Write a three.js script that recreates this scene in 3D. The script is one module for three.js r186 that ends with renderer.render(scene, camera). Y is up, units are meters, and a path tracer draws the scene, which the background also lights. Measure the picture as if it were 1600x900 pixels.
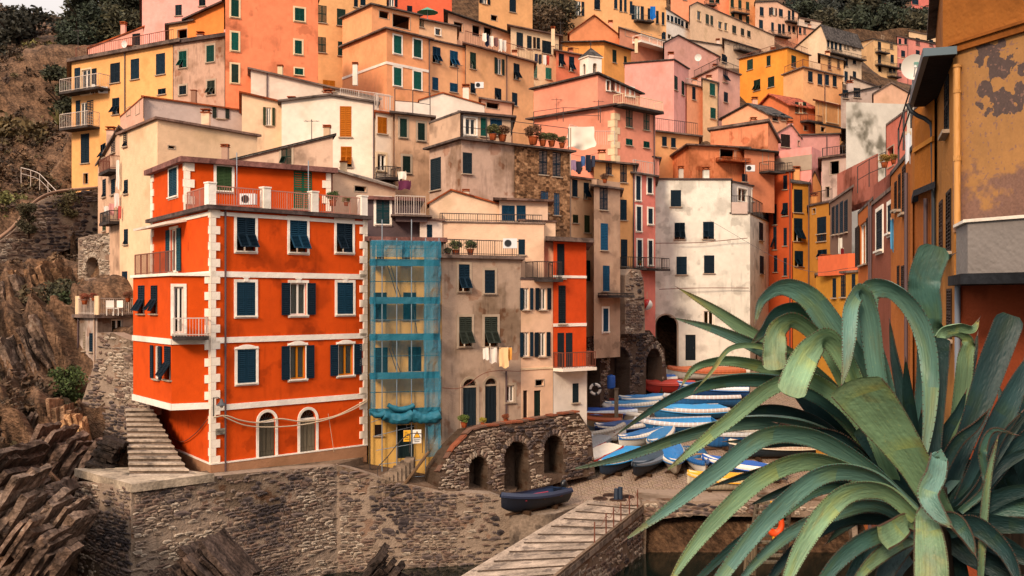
import * as THREE from 'three';
import { mergeGeometries } from 'three/addons/utils/BufferGeometryUtils.js';

// ------------------------------------------------------------ camera, sky, sun, exposure
const F = 1600, CX = 800, HY = 467, EYE = 14;
const scene = new THREE.Scene();
const camera = new THREE.PerspectiveCamera(2 * Math.atan(450 / F) * 180 / Math.PI, 16 / 9, 0.1, 3000);
camera.position.set(0, EYE, 0);
camera.lookAt(0, EYE, -10);
camera.setViewOffset(1600, 900, 0, 450 - HY, 1600, 900);
const renderer = new THREE.WebGLRenderer();
renderer.toneMapping = THREE.LinearToneMapping;
renderer.toneMappingExposure = 2.75;
renderer.shadowMap.enabled = true;
{ // overcast sky, a little warm, brighter overhead; ground half dull
  const W = 64, H = 32, d = new Float32Array(W * H * 4);
  for (let j = 0; j < H; j++) for (let i = 0; i < W; i++) {
    const el = (j + 0.5) / H * 180 - 90, up = Math.max(0, Math.sin(el * Math.PI / 180));
    const L = el > 0 ? 0.14 + 0.80 * up : 0.15, k = (j * W + i) * 4;
    d[k] = L * 1.03; d[k + 1] = L * 0.95; d[k + 2] = L * 0.915; d[k + 3] = 1;
  }
  const sky = new THREE.DataTexture(d, W, H, THREE.RGBAFormat, THREE.FloatType);
  sky.mapping = THREE.EquirectangularReflectionMapping; sky.magFilter = THREE.LinearFilter; sky.needsUpdate = true;
  scene.background = sky; scene.environment = sky;
}
const sun = new THREE.DirectionalLight(0xffe2c4, 1.5);
sun.position.set(-85, 120, 90); sun.target.position.set(0, 10, -80);
sun.castShadow = true; sun.shadow.radius = 24; sun.shadow.mapSize.set(4096, 4096);
Object.assign(sun.shadow.camera, { left: -160, right: 160, top: 160, bottom: -160, near: 1, far: 600 });
scene.add(sun, sun.target);

// ------------------------------------------------------------ helpers
let seed = 12345;
const rnd = () => { seed = (seed + 0x6D2B79F5) | 0; let t = Math.imul(seed ^ (seed >>> 15), 1 | seed); t = (t + Math.imul(t ^ (t >>> 7), 61 | t)) ^ t; return ((t ^ (t >>> 14)) >>> 0) / 4294967296; };
const rr = (a, b) => a + (b - a) * rnd();
const V = (x, y, z) => new THREE.Vector3(x, y, z);
const lerp = THREE.MathUtils.lerp, clamp = THREE.MathUtils.clamp;
const Yat = (py, Z) => EYE - (py - HY) / F * Z;             // height of a sight line at a distance
const PX = (px, py, Z) => V((px - CX) / F * Z, Yat(py, Z), -Z);
const used = {};
function numbered(n) { const k = used[n] = (used[n] ?? -1) + 1; return k ? n + '_' + String(k).padStart(3, '0') : n; }
function tag(o, label, category, group, kind) {
  if (label) o.userData.label = label; if (category) o.userData.category = category;
  if (group) o.userData.group = group; if (kind) o.userData.kind = kind; return o;
}
function mesh(name, geo, mat, parent) {
  const m = new THREE.Mesh(geo, mat); m.name = parent ? name : numbered(name); m.castShadow = m.receiveShadow = true;
  (parent ?? scene).add(m); return m;
}
function group(name, pos, parent) { const g = new THREE.Group(); g.name = parent ? name : numbered(name); if (pos) g.position.copy(pos); (parent ?? scene).add(g); return g; }
// lattice noise
const hash3 = (x, y, z) => { let h = Math.imul(x, 374761393) ^ Math.imul(y, 668265263) ^ Math.imul(z, 1274126177); h = Math.imul(h ^ (h >>> 13), 1103515245); h ^= h >>> 16; return (h >>> 0) / 4294967296; };
const sm = t => t * t * (3 - 2 * t);
function vn(x, y, z = 0, px = 0, py = 0) {
  const x0 = Math.floor(x), y0 = Math.floor(y), z0 = Math.floor(z), fx = sm(x - x0), fy = sm(y - y0), fz = sm(z - z0);
  const w = (i, p) => p ? ((i % p) + p) % p : i;
  const c = (i, j, k) => hash3(w(x0 + i, px), w(y0 + j, py), z0 + k);
  const a = lerp(lerp(c(0, 0, 0), c(1, 0, 0), fx), lerp(c(0, 1, 0), c(1, 1, 0), fx), fy);
  if (fz === 0) return a;
  return lerp(a, lerp(lerp(c(0, 0, 1), c(1, 0, 1), fx), lerp(c(0, 1, 1), c(1, 1, 1), fx), fy), fz);
}
function fbm(x, y, z = 0, o = 4, p = 0) { let s = 0, a = 0.5, f = 1; for (let i = 0; i < o; i++) { s += a * vn(x * f, y * f, z * f + i * 7, p * f, p * f); a *= 0.5; f *= 2; } return s / (1 - Math.pow(0.5, o)); }
function dataTex(N, fn, srgb = true, rep = 1) {
  const d = new Uint8Array(N * N * 4);
  for (let j = 0; j < N; j++) for (let i = 0; i < N; i++) { const c = fn(i / N, j / N), k = (j * N + i) * 4; d[k] = clamp(c[0], 0, 1) * 255; d[k + 1] = clamp(c[1], 0, 1) * 255; d[k + 2] = clamp(c[2], 0, 1) * 255; d[k + 3] = 255; }
  const t = new THREE.DataTexture(d, N, N); t.wrapS = t.wrapT = THREE.RepeatWrapping; t.magFilter = THREE.LinearFilter; t.minFilter = THREE.LinearMipmapLinearFilter; t.generateMipmaps = true;
  if (srgb) t.colorSpace = THREE.SRGBColorSpace; t.repeat.set(1 / rep, 1 / rep); t.needsUpdate = true; return t;
}
const g3 = v => [v, v, v];
// surface maps: uv is in metres, "rep" is the tile size
const TX = {
  plain: dataTex(512, (u, v) => { const a = fbm(u * 8, v * 8, 1, 5, 8), b = fbm(u * 40, v * 40, 3, 2, 40), r = fbm(u * 6, v * 6, 5, 4, 6), k = clamp((r - 0.6) * 6, 0, 1) * 0.06, s = 0.95 + 0.12 * (a - 0.5) + 0.07 * (b - 0.5) - k; return [s + 0.01, s, s - 0.01 - k * 0.3]; }, true, 11),
  worn: dataTex(512, (u, v) => { const a = fbm(u * 6, v * 6, 11, 5, 6), b = fbm(u * 24, v * 24, 13, 3, 24), r = fbm(u * 30, v * 5, 15, 3, 0); const dirt = clamp((a - 0.54) * 6, 0, 1) * 0.13 + clamp((r - 0.62) * 5, 0, 1) * 0.08 + clamp((fbm(u * 10, v * 10, 17, 4, 10) - 0.66) * 14, 0, 1) * 0.12; const s = 0.98 - dirt + 0.1 * (b - 0.5); return [s + 0.01, s - 0.01, s - 0.03]; }, true, 9),
  grime: dataTex(512, (u, v) => { const a = fbm(u * 5, v * 5, 21, 5, 5), b = fbm(u * 30, v * 30, 23, 3, 30), r = fbm(u * 36, v * 7, 25, 3, 0); const k = clamp((a - 0.52) * 5, 0, 1), st = clamp((r - 0.58) * 4, 0, 1); const s = 0.98 - 0.26 * k * (0.5 + b) - 0.12 * st + 0.12 * (b - 0.5); const p = clamp((fbm(u * 9, v * 9, 29, 4, 9) - 0.64) * 22, 0, 1) * 0.16; return [s - p * 0.6, s - p - 0.02 * k, s - p * 1.2 - 0.05 * k]; }, true, 8),
  patch: dataTex(512, (u, v) => { const a = fbm(u * 3, v * 3, 81, 5, 3), b = fbm(u * 24, v * 24, 83, 3, 24), k = clamp((a - 0.57) * 9, 0, 1) * clamp((b - 0.3) * 2.4, 0, 1); const s = 0.97 + 0.1 * (b - 0.5) - 0.46 * k; return [s, s - 0.01, s - 0.025 - 0.02 * k]; }, true, 12),
  stone: dataTex(512, (u, v) => { // rubble too far off to pick stones apart
    const X = u * 20, Y = v * 34; let best = 9, sec = 9, id = 0; const x0 = Math.floor(X), y0 = Math.floor(Y);
    for (let j = -1; j <= 1; j++) for (let i = -1; i <= 1; i++) { const a = (x0 + i + 20) % 20, b = (y0 + j + 34) % 34; const dx = x0 + i + 0.1 + 0.8 * hash3(a, b, 1) - X, dy = y0 + j + 0.2 + 0.6 * hash3(a, b, 2) - Y; const d = dx * dx * 0.8 + dy * dy; if (d < best) { sec = best; best = d; id = hash3(a, b, 3); } else if (d < sec) sec = d; }
    const e = clamp((Math.sqrt(sec) - Math.sqrt(best)) * 5, 0, 1), n = fbm(u * 60, v * 60, 2, 2, 60); const s = lerp(0.72, 0.42 + 0.5 * id, e) * (0.75 + 0.5 * n); return [s * 1.02, s * (0.9 + 0.06 * id), s * (0.78 + 0.1 * id)];
  }, true, 6),
  rock: dataTex(512, (u, v) => { const a = fbm(u * 6, v * 6, 31, 5, 6), b = fbm(u * 50, v * 50, 33, 3, 50), st = fbm(u * 30 + a * 3, v * 4, 35, 3, 0), w = clamp((fbm(u * 5, v * 5, 37, 4, 5) - 0.56) * 7, 0, 1); const s = 0.74 + 0.5 * (a - 0.5) + 0.6 * (b - 0.5) + 0.4 * (st - 0.5); return [s * 1.0 + w * 0.12, s * 0.94 + w * 0.1, s * 0.89 + w * 0.08]; }, true, 7),
  conc: dataTex(512, (u, v) => { const a = fbm(u * 6, v * 6, 41, 5, 6), b = fbm(u * 60, v * 60, 43, 2, 60), s = 0.82 + 0.5 * (a - 0.5) + 0.25 * (b - 0.5), k = clamp((fbm(u * 9, v * 9, 45, 4, 9) - 0.6) * 8, 0, 1) * 0.2; return [s - k, s - k, s - k * 0.95]; }, true, 5),
  roof: dataTex(256, (u, v) => { const r = (v * 20) % 1, c = (u * 24 + Math.floor(v * 20) * 0.5) % 1, id = hash3(Math.floor(u * 24 + Math.floor(v * 20) * 0.5) % 24, Math.floor(v * 20), 5); const s = (0.65 + 0.35 * id) * (r < 0.14 || c < 0.08 ? 0.5 : 1) * (0.8 + 0.4 * fbm(u * 30, v * 30, 3, 2, 30)); return g3(s); }, true, 7),
  wood: dataTex(256, (u, v) => { const g = fbm(u * 60, v * 4, 51, 3, 0), s = 0.7 + 0.6 * (g - 0.5); return [s, s * 0.97, s * 0.93]; }, true, 1.2),
  leaf: dataTex(512, (u, v) => { const st = fbm(u * 60, v * 2.5, 61, 3, 0), a = fbm(u * 2.5, v * 3.5, 63, 4, 0), sp = clamp((fbm(u * 34, v * 60, 65, 2, 0) - 0.76) * 14, 0, 1), y = clamp((fbm(u * 2, v * 2.4, 67, 3, 0) - 0.5) * 3, 0, 1); const s = 0.84 + 0.2 * (st - 0.5) + 0.22 * (a - 0.5); return [s * (0.9 + 0.12 * y) + sp * 0.15, s * 0.99 + sp * 0.07, s * (0.99 - 0.18 * y)]; }, true, 1),
  bump: dataTex(512, (u, v) => g3(0.5 + 0.7 * (fbm(u * 12, v * 12, 71, 5, 12) - 0.5) + 0.5 * (fbm(u * 90, v * 90, 73, 2, 90) - 0.5)), false, 5),
};
const cache = {};
function mat(color, tx = 'plain', o = {}) {
  const key = color + tx + JSON.stringify(o); if (cache[key]) return cache[key];
  const m = new THREE.MeshPhysicalMaterial({ color, roughness: o.r ?? 0.93, metalness: o.m ?? 0, specularIntensity: o.sp ?? (o.r ? 1 : 0.25) });
  if (tx) m.map = TX[tx];
  if (o.b !== 0 && tx) { m.bumpMap = TX.bump; m.bumpScale = o.b ?? 0.02; }
  return cache[key] = m;
}
const SH = { navy: '#0a2c42', teal: '#0b5f56', green: '#26443a', dgreen: '#163832', blue: '#0f5580', orange: '#d57a0a', grey: '#3d4840', brown: '#35241e', slate: '#1a2c38', olive: '#3f4c34' };
const shMat = k => mat(SH[k] ?? k, 'wood', { r: 0.75, b: 0, sp: 0.4 });
const K = {
  trim: mat('#e0d6c8', 'plain'), white: mat('#ece4d8', 'plain'), cream: mat('#dcc3a0', 'plain'), greytrim: mat('#a79684', 'plain'),
  slab: mat('#4a423f', 'conc'), slate: mat('#57504c', 'roof'), tile: mat('#b0553a', 'roof'), iron: mat('#2b2523', null, { r: 0.6 }), rust: mat('#6b3a28', null, { r: 0.8 }),
  rail: mat('#b7a89c', null, { r: 0.6 }), pink: mat('#a8705f', null, { r: 0.7 }), pipe: mat('#4c3a3c', null, { r: 0.5 }), lpipe: mat('#a58c78', null, { r: 0.6 }),
  terracotta: mat('#a8552f', 'conc'), curtain: mat('#cfc6bb', 'plain'), conc: mat('#9a8b7e', 'conc'), pole: mat('#8f9aa3', null, { r: 0.45, m: 0.6 }),
  pinkslab: mat('#8a5f57', 'conc'), ochre: mat('#c07d30', 'plain'), alu: mat('#c9c9c9', null, { r: 0.4 }), rubber: mat('#141416', null, { r: 0.6 }), rope: mat('#b5a288', null),
  glass: new THREE.MeshPhysicalMaterial({ color: '#c4d0d2', roughness: 0.04, transmission: 1, thickness: 0, ior: 1.5 }),
};
// geometry helpers
const box = (w, h, d, x = 0, y = 0, z = 0) => new THREE.BoxGeometry(w, h, d).translate(x, y, z);
const cyl = (r0, r1, h, x = 0, y = 0, z = 0, n = 8) => new THREE.CylinderGeometry(r1, r0, h, n).translate(x, y, z);
function rod(a, b, r, n = 6) { const d = b.clone().sub(a), g = new THREE.CylinderGeometry(r, r, d.length(), n); g.applyQuaternion(new THREE.Quaternion().setFromUnitVectors(V(0, 1, 0), d.clone().normalize())); return g.translate(...a.clone().add(b).multiplyScalar(0.5).toArray()); }
const tube = (pts, r, n = 24, s = 6) => new THREE.TubeGeometry(new THREE.CatmullRomCurve3(pts), n, r, s);
const merge = a => mergeGeometries(a.map(g => g.index ? g.toNonIndexed() : g));
function uvBox(g, s = 1) { // world-size uv by dominant axis
  const n = g.index ? g.toNonIndexed() : g; if (!n.attributes.normal) n.computeVertexNormals(); const p = n.attributes.position, m = n.attributes.normal, uv = new Float32Array(p.count * 2), ox = rnd() * 9, oy = rnd() * 9;
  for (let i = 0; i < p.count; i++) { const ax = Math.abs(m.getX(i)), ay = Math.abs(m.getY(i)), az = Math.abs(m.getZ(i)); const x = p.getX(i), y = p.getY(i), z = p.getZ(i); const [u, v] = ay > ax && ay > az ? [x, z] : ax > az ? [z, y] : [x, y]; uv[i * 2] = u * s + ox; uv[i * 2 + 1] = v * s + oy; }
  n.setAttribute('uv', new THREE.BufferAttribute(uv, 2)); return n;
}
class Tri { // triangle soup with uv in metres
  constructor() { this.p = []; this.u = []; this.o = [rnd() * 40, rnd() * 40]; }
  tri(a, b, c, ua, ub, uc) { for (const [q, w] of [[a, ua], [b, ub], [c, uc]]) { this.p.push(q.x, q.y, q.z); this.u.push(w[0] + this.o[0], w[1] + this.o[1]); } }
  quad(a, b, c, d) { const w = a.distanceTo(b), h = a.distanceTo(d); this.tri(a, b, c, [0, 0], [w, 0], [w, h]); this.tri(a, c, d, [0, 0], [w, h], [0, h]); }
  geo() { const g = new THREE.BufferGeometry(); g.setAttribute('position', new THREE.Float32BufferAttribute(this.p, 3)); g.setAttribute('uv', new THREE.Float32BufferAttribute(this.u, 2)); g.computeVertexNormals(); return g; }
}
function hexa(b, t) { const T = new Tri(); T.quad(t[0], t[1], t[2], t[3]); T.quad(b[3], b[2], b[1], b[0]); for (let i = 0; i < 4; i++) { const j = (i + 1) % 4; T.quad(b[i], b[j], t[j], t[i]); } return T.geo(); }
// a vertical face between two plan points [X, Z]
class Face {
  constructor(a, b) { this.a = a; this.b = b; const dx = b[0] - a[0], dz = b[1] - a[1]; this.len = Math.hypot(dx, dz); this.u = V(dx / this.len, 0, -dz / this.len); this.n = V(-this.u.z, 0, this.u.x); this.rot = Math.atan2(-this.u.z, this.u.x); this.holes = []; }
  hit(px) { const k = (px - CX) / F, dx = this.b[0] - this.a[0], dz = this.b[1] - this.a[1], t = (k * this.a[1] - this.a[0]) / (dx - k * dz); return { t: t * this.len, Z: this.a[1] + t * dz }; }
  at(t, y, out = 0) { return V(this.a[0], y, -this.a[1]).addScaledVector(this.u, t).addScaledVector(this.n, out); }
  px(px, py) { const h = this.hit(px); return [h.t, Yat(py, h.Z)]; }
}
const plan = p => [(p[0] - CX) / F * p[1], p[1]];
function facePolygon(T, f, poly, holes, reveal = 0.2, out = 0) {
  const c = poly.map(q => new THREE.Vector2(...q)), hs = holes.map(h => h.map(q => new THREE.Vector2(...q)));
  if (THREE.ShapeUtils.area(c) < 0) c.reverse(); for (const h of hs) if (THREE.ShapeUtils.area(h) > 0) h.reverse();
  const tris = THREE.ShapeUtils.triangulateShape(c, hs), all = [...c, ...hs.flat()];
  for (const t of tris) { const q = t.map(i => all[i]); T.tri(...q.map(v => f.at(v.x, v.y, out)), ...q.map(v => [v.x, v.y])); }
  for (const h of hs) for (let i = 0; i < h.length; i++) { const a = h[i], b = h[(i + 1) % h.length]; T.quad(f.at(b.x, b.y, out), f.at(a.x, a.y, out), f.at(a.x, a.y, out - reveal), f.at(b.x, b.y, out - reveal)); }
}
// ------------------------------------------------------------ windows, doors, shutters
function louvre(n, solid = 0) { // 1 x 1 leaf, x 0..1, y 0..1, centred in depth
  const g = [box(0.1, 1, 0.05, 0.05, 0.5), box(0.1, 1, 0.05, 0.95, 0.5), box(0.8, 0.05, 0.048, 0.5, 0.025), box(0.8, 0.05, 0.048, 0.5, 0.975), box(0.8, 0.9, 0.008, 0.5, 0.5, -0.018)];
  if (solid) g.push(box(0.8, 0.05, 0.048, 0.5, solid));
  for (let i = 0; i < n; i++) g.push(new THREE.BoxGeometry(0.8, 0.82 / n, 0.008).rotateX(-0.62).translate(0.5, 0.06 + (i + 0.5) * 0.88 / n, 0.006));
  return merge(g);
}
const LEAF = louvre(15, 0.5), LEAFLOW = louvre(7), FLAP = louvre(8);
const PAIR = merge([LEAFLOW.clone().scale(0.495, 1, 1), LEAFLOW.clone().scale(0.495, 1, 1).translate(0.505, 0, 0)]);
const PLANKDOOR = (() => { const g = [box(1, 1, 0.03, 0.5, 0.5)]; for (let i = 0; i < 2; i++) for (let j = 0; j < 2; j++) g.push(box(0.36, j ? 0.5 : 0.28, 0.03, 0.27 + i * 0.46, j ? 0.67 : 0.21, 0.02)); return merge(g); })();
const UNIT = box(1, 1, 1, 0.5, 0.5, 0);
function put(name, geo, m, parent, x, y, z, sx, sy, sz = 1) { const o = mesh(name, geo, m, parent); o.position.set(x, y, z); o.scale.set(sx, sy, sz); return o; }
function trimGeo(w, h, t, d, arch = 0) { // surround of an opening w x h with its foot at y 0
  const s = new THREE.Shape(); s.moveTo(-w / 2 - t, -t); s.lineTo(w / 2 + t, -t); s.lineTo(w / 2 + t, h - arch);
  if (arch) s.absellipse(0, h - arch, w / 2 + t, arch + t, 0, Math.PI); else { s.lineTo(w / 2 + t, h + t); s.lineTo(-w / 2 - t, h + t); }
  s.lineTo(-w / 2 - t, -t);
  const q = new THREE.Path(); q.moveTo(-w / 2, 0); q.lineTo(-w / 2, h - arch); if (arch) q.absellipse(0, h - arch, w / 2, arch, Math.PI, 0, true); else { q.lineTo(-w / 2, h); q.lineTo(w / 2, h); } q.lineTo(w / 2, 0); q.lineTo(-w / 2, 0); s.holes.push(q);
  return new THREE.ExtrudeGeometry(s, { depth: d, bevelEnabled: false, curveSegments: 8 });
}
function opening(f, t0, t1, y0, y1, arch) {
  if (!arch) return [[t0, y0], [t1, y0], [t1, y1], [t0, y1]];
  const p = [[t0, y0], [t1, y0]], c = (t0 + t1) / 2, r = (t1 - t0) / 2; for (let i = 0; i <= 8; i++) { const a = i / 8 * Math.PI; p.push([c + r * Math.cos(a), y1 - arch + arch * Math.sin(a)]); } return p;
}
// w = [cx, cy, width, height, kind, shutter colour, trim material]  (all sizes as seen, turned into metres on the face)
function windowOn(g, f, w, s) {
  let [cx, cy, pw, ph, kind = 'c'] = w; const hv = hash3(Math.round(cx), Math.round(cy), 8), sh = w[5] ?? s.sh ?? 'navy', tr = w[6] ?? s.tr;
  const a = f.hit(cx - pw / 2).t, b = f.hit(cx + pw / 2).t, c = f.hit(cx), y0 = Yat(cy + ph / 2, c.Z), H = ph / F * c.Z, W = b - a;
  if (kind === 'c' && hv < 0.13 && s.B && s.B[1] > 57) kind = hv < 0.08 ? 'p' : 'q'; const arch = kind === 'a' || kind === 'A' ? Math.min(W / 2, H * 0.4) : 0, door = kind === 'd' || kind === 'a';
  const small = pw * ph < 150 && kind !== 'o';
  f.holes.push({ q: opening(f, a, b, y0, y0 + H, arch), t0: a, t1: b, y0, y1: y0 + H });
  const o = group(door ? 'door' : 'window', f.at((a + b) / 2, y0, 0).sub(g.position), g); o.rotation.y = f.rot;
  const M = shMat('#' + new THREE.Color(sh === 'open' ? '#222222' : SH[sh] ?? sh).multiplyScalar([0.8, 1, 1.25, 1.6][Math.floor(hv * 31) % 4]).getHexString());
  if (kind === 'k') { mesh('surround', trimGeo(W, H, 0.05, 0.03), K.greytrim, o); return o; } // open to the room behind
  if (kind === 'A' && sh === 'open') { mesh('arch_band', trimGeo(W, H, 0.12, 0.03, arch), K.greytrim, o); return o; }
  if (tr) mesh('surround', trimGeo(W, H, small ? 0.1 : 0.14, 0.04, arch), K[tr], o);
  if (!door) put('sill', UNIT, tr ? K[tr] : K.greytrim, o, -W / 2 - 0.1, -0.07, 0.05, W + 0.2, 0.07, 0.16);
  if (kind === 'd') { put('door_leaf', PLANKDOOR, M, o, -W / 2, 0, -0.1, W, H); if (W > 0.6) put('handle', UNIT, K.iron, o, W * 0.3, H * 0.45, -0.06, 0.05, 0.16, 0.05); return o; }
  if (kind === 'a') {
    put('door_leaf', PLANKDOOR, M, o, -W / 2, 0, -0.1, W / 2 - 0.01, H - arch - 0.05); put('door_leaf', PLANKDOOR, M, o, 0.01, 0, -0.1, W / 2 - 0.01, H - arch - 0.05);
    put('transom', UNIT, tr ? K[tr] : K.greytrim, o, -W / 2, H - arch - 0.05, -0.1, W, 0.1, 0.1);
    put('fanlight', UNIT, K.glass, o, -W / 2, H - arch, -0.17, W, arch, 0.02);
    const bars = []; for (let i = 1; i < 6; i++) { const an = i / 6 * Math.PI; bars.push(rod(V(0, H - arch + 0.05, -0.12), V(Math.cos(an) * W * 0.48, H - arch + Math.sin(an) * arch * 0.96, -0.12), 0.015, 4)); }
    mesh('fanlight_bars', merge(bars), K.iron, o); return o;
  }
  if (small) { // too far away to show more than its leaves
    if (kind === 'o') { put('pane', UNIT, K.glass, o, -W / 2, 0, -0.12, W, H, 0.02); }
    else if (kind === 'g') put('pane', UNIT, K.glass, o, -W / 2, 0, -0.12, W, H, 0.02);
    else { const m = put('shutters', PAIR, M, o, -W / 2, 0, 0, W, H); if (kind === 'p') put('shutter_flap', LEAFLOW, M, o, -W / 2, H * 0.05, 0.1, W * 0.8, H * 0.42).rotation.x = -0.45; }
    return o;
  }
  if (kind === 'c') { put('shutter', LEAF, M, o, -W / 2, 0, 0, W * 0.495, H); put('shutter', LEAF, M, o, W * 0.005, 0, 0, W * 0.495, H); return o; }
  if (kind === 'p' || kind === 'q') { // leaves with their lower flaps pushed out
    put('shutter', LEAFLOW, M, o, -W / 2, H * 0.5, 0, W * 0.495, H * 0.5); put('shutter', LEAFLOW, M, o, W * 0.005, H * 0.5, 0, W * 0.495, H * 0.5);
    put('pane', UNIT, K.glass, o, -W / 2, 0, -0.14, W, H * 0.5, 0.02); put('glazing_bar', UNIT, K.white, o, -0.03, 0, -0.11, 0.06, H * 0.5, 0.04);
    for (let i = 0; i < 2; i++) { if (kind === 'q' && i) { put('shutter', FLAP, M, o, 0.01, 0, 0, W * 0.49, H * 0.5); continue; }
      const hinge = group('shutter_flap', V(-W / 2 + i * W * 0.505, H * 0.5, 0.03), o); hinge.rotation.x = -0.5 - 0.14 * rnd(); const fl = mesh('leaf', FLAP, M, hinge); fl.position.y = -H * 0.46; fl.scale.set(W * 0.49, H * 0.46, 1); }
    return o;
  }
  put('pane', UNIT, K.glass, o, -W / 2, 0, -0.12, W, H, 0.01);
  const fm = w[7] ? mat(w[7], 'plain') : K.white;
  if (kind !== 'g' || w[7]) put('curtain', UNIT, K.curtain, o, -W / 2 + 0.04, 0.03, -0.2, W * 0.43, H - 0.06, 0.02), put('curtain', UNIT, K.curtain, o, W * 0.05, 0.03, -0.2, W * 0.43, H - 0.06, 0.02);
  mesh('frame', merge([box(0.07, H, 0.06, -W / 2 + 0.035, H / 2, -0.1), box(0.07, H, 0.06, W / 2 - 0.035, H / 2, -0.1), box(0.1, H, 0.062, 0, H / 2, -0.1), box(W, 0.07, 0.058, 0, 0.035, -0.1), box(W, 0.07, 0.058, 0, H - 0.035, -0.1)]), fm, o);
  if (kind === 'o') for (const i of [-1, 1]) put('shutter', LEAF, M, o, i < 0 ? -W / 2 - W * 0.5 - 0.05 : W / 2 + 0.05, 0, 0.06, W * 0.5, H);
  return o;
}
// railing along local x from 0..L
function railGeo(L, h, gap = 0.13) {
  const g = [box(L, 0.05, 0.04, L / 2, h), box(L, 0.035, 0.03, L / 2, 0.08)]; const n = Math.max(2, Math.round(L / gap));
  for (let i = 0; i <= n; i++) g.push(box(i % 8 ? 0.018 : 0.04, h, i % 8 ? 0.018 : 0.04, i / n * L, h / 2));
  return merge(g);
}
// b = [x0, x1, floor y, rail height, depth m, rail material, slab material]
function balcony(g, f, b) {
  const [x0, x1, py, ph, dep = 0.9, rm = 'iron', slm = 'slab'] = b, h0 = f.hit(x0), h1 = f.hit(x1), Z = (h0.Z + h1.Z) / 2, L = h1.t - h0.t, H = ph / F * Z, y = Yat(py, h0.Z);
  const o = group('balcony', f.at(h0.t, y).sub(g.position), g); o.rotation.y = f.rot;
  mesh('slab', uvBox(box(L, 0.18, dep, L / 2, -0.09, dep / 2)), K[slm], o);
  const gap = Z > 75 ? 0.22 : 0.13, e = railGeo(dep - 0.1, H, gap), s0 = e.clone().rotateY(-Math.PI / 2).translate(0.05, 0, 0.02), s1 = e.clone().rotateY(-Math.PI / 2).translate(L - 0.05, 0, 0.02);
  mesh('railing', merge([railGeo(L - 0.1, H, gap).translate(0.05, 0, dep - 0.06), s0, s1]), K[rm], o);
  return o;
}
function chimney(g, px, py, ph, Z, m = K.cream) {
  const h = ph / F * Z, p = PX(px, py, Z).sub(g.position), o = group('chimney', p, g), w = Math.max(0.35, h * 0.34);
  mesh('stack', uvBox(box(w, h * 0.8 + 1, w, 0, h * 0.4 - 0.5)), m, o);
  mesh('cap', uvBox(merge([box(w * 1.3, h * 0.06, w * 1.3, 0, h * 0.83), box(w * 0.2, h * 0.1, w * 0.2, -w * 0.45, h * 0.91, w * 0.45), box(w * 0.2, h * 0.1, w * 0.2, w * 0.45, h * 0.91, w * 0.45), box(w * 0.2, h * 0.1, w * 0.2, -w * 0.45, h * 0.91, -w * 0.45), box(w * 0.2, h * 0.1, w * 0.2, w * 0.45, h * 0.91, -w * 0.45), box(w * 1.3, h * 0.06, w * 1.3, 0, h * 0.99)])), K.terracotta, o);
}
const ground = []; // control points of the terrain [X, Z, Y]
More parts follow.
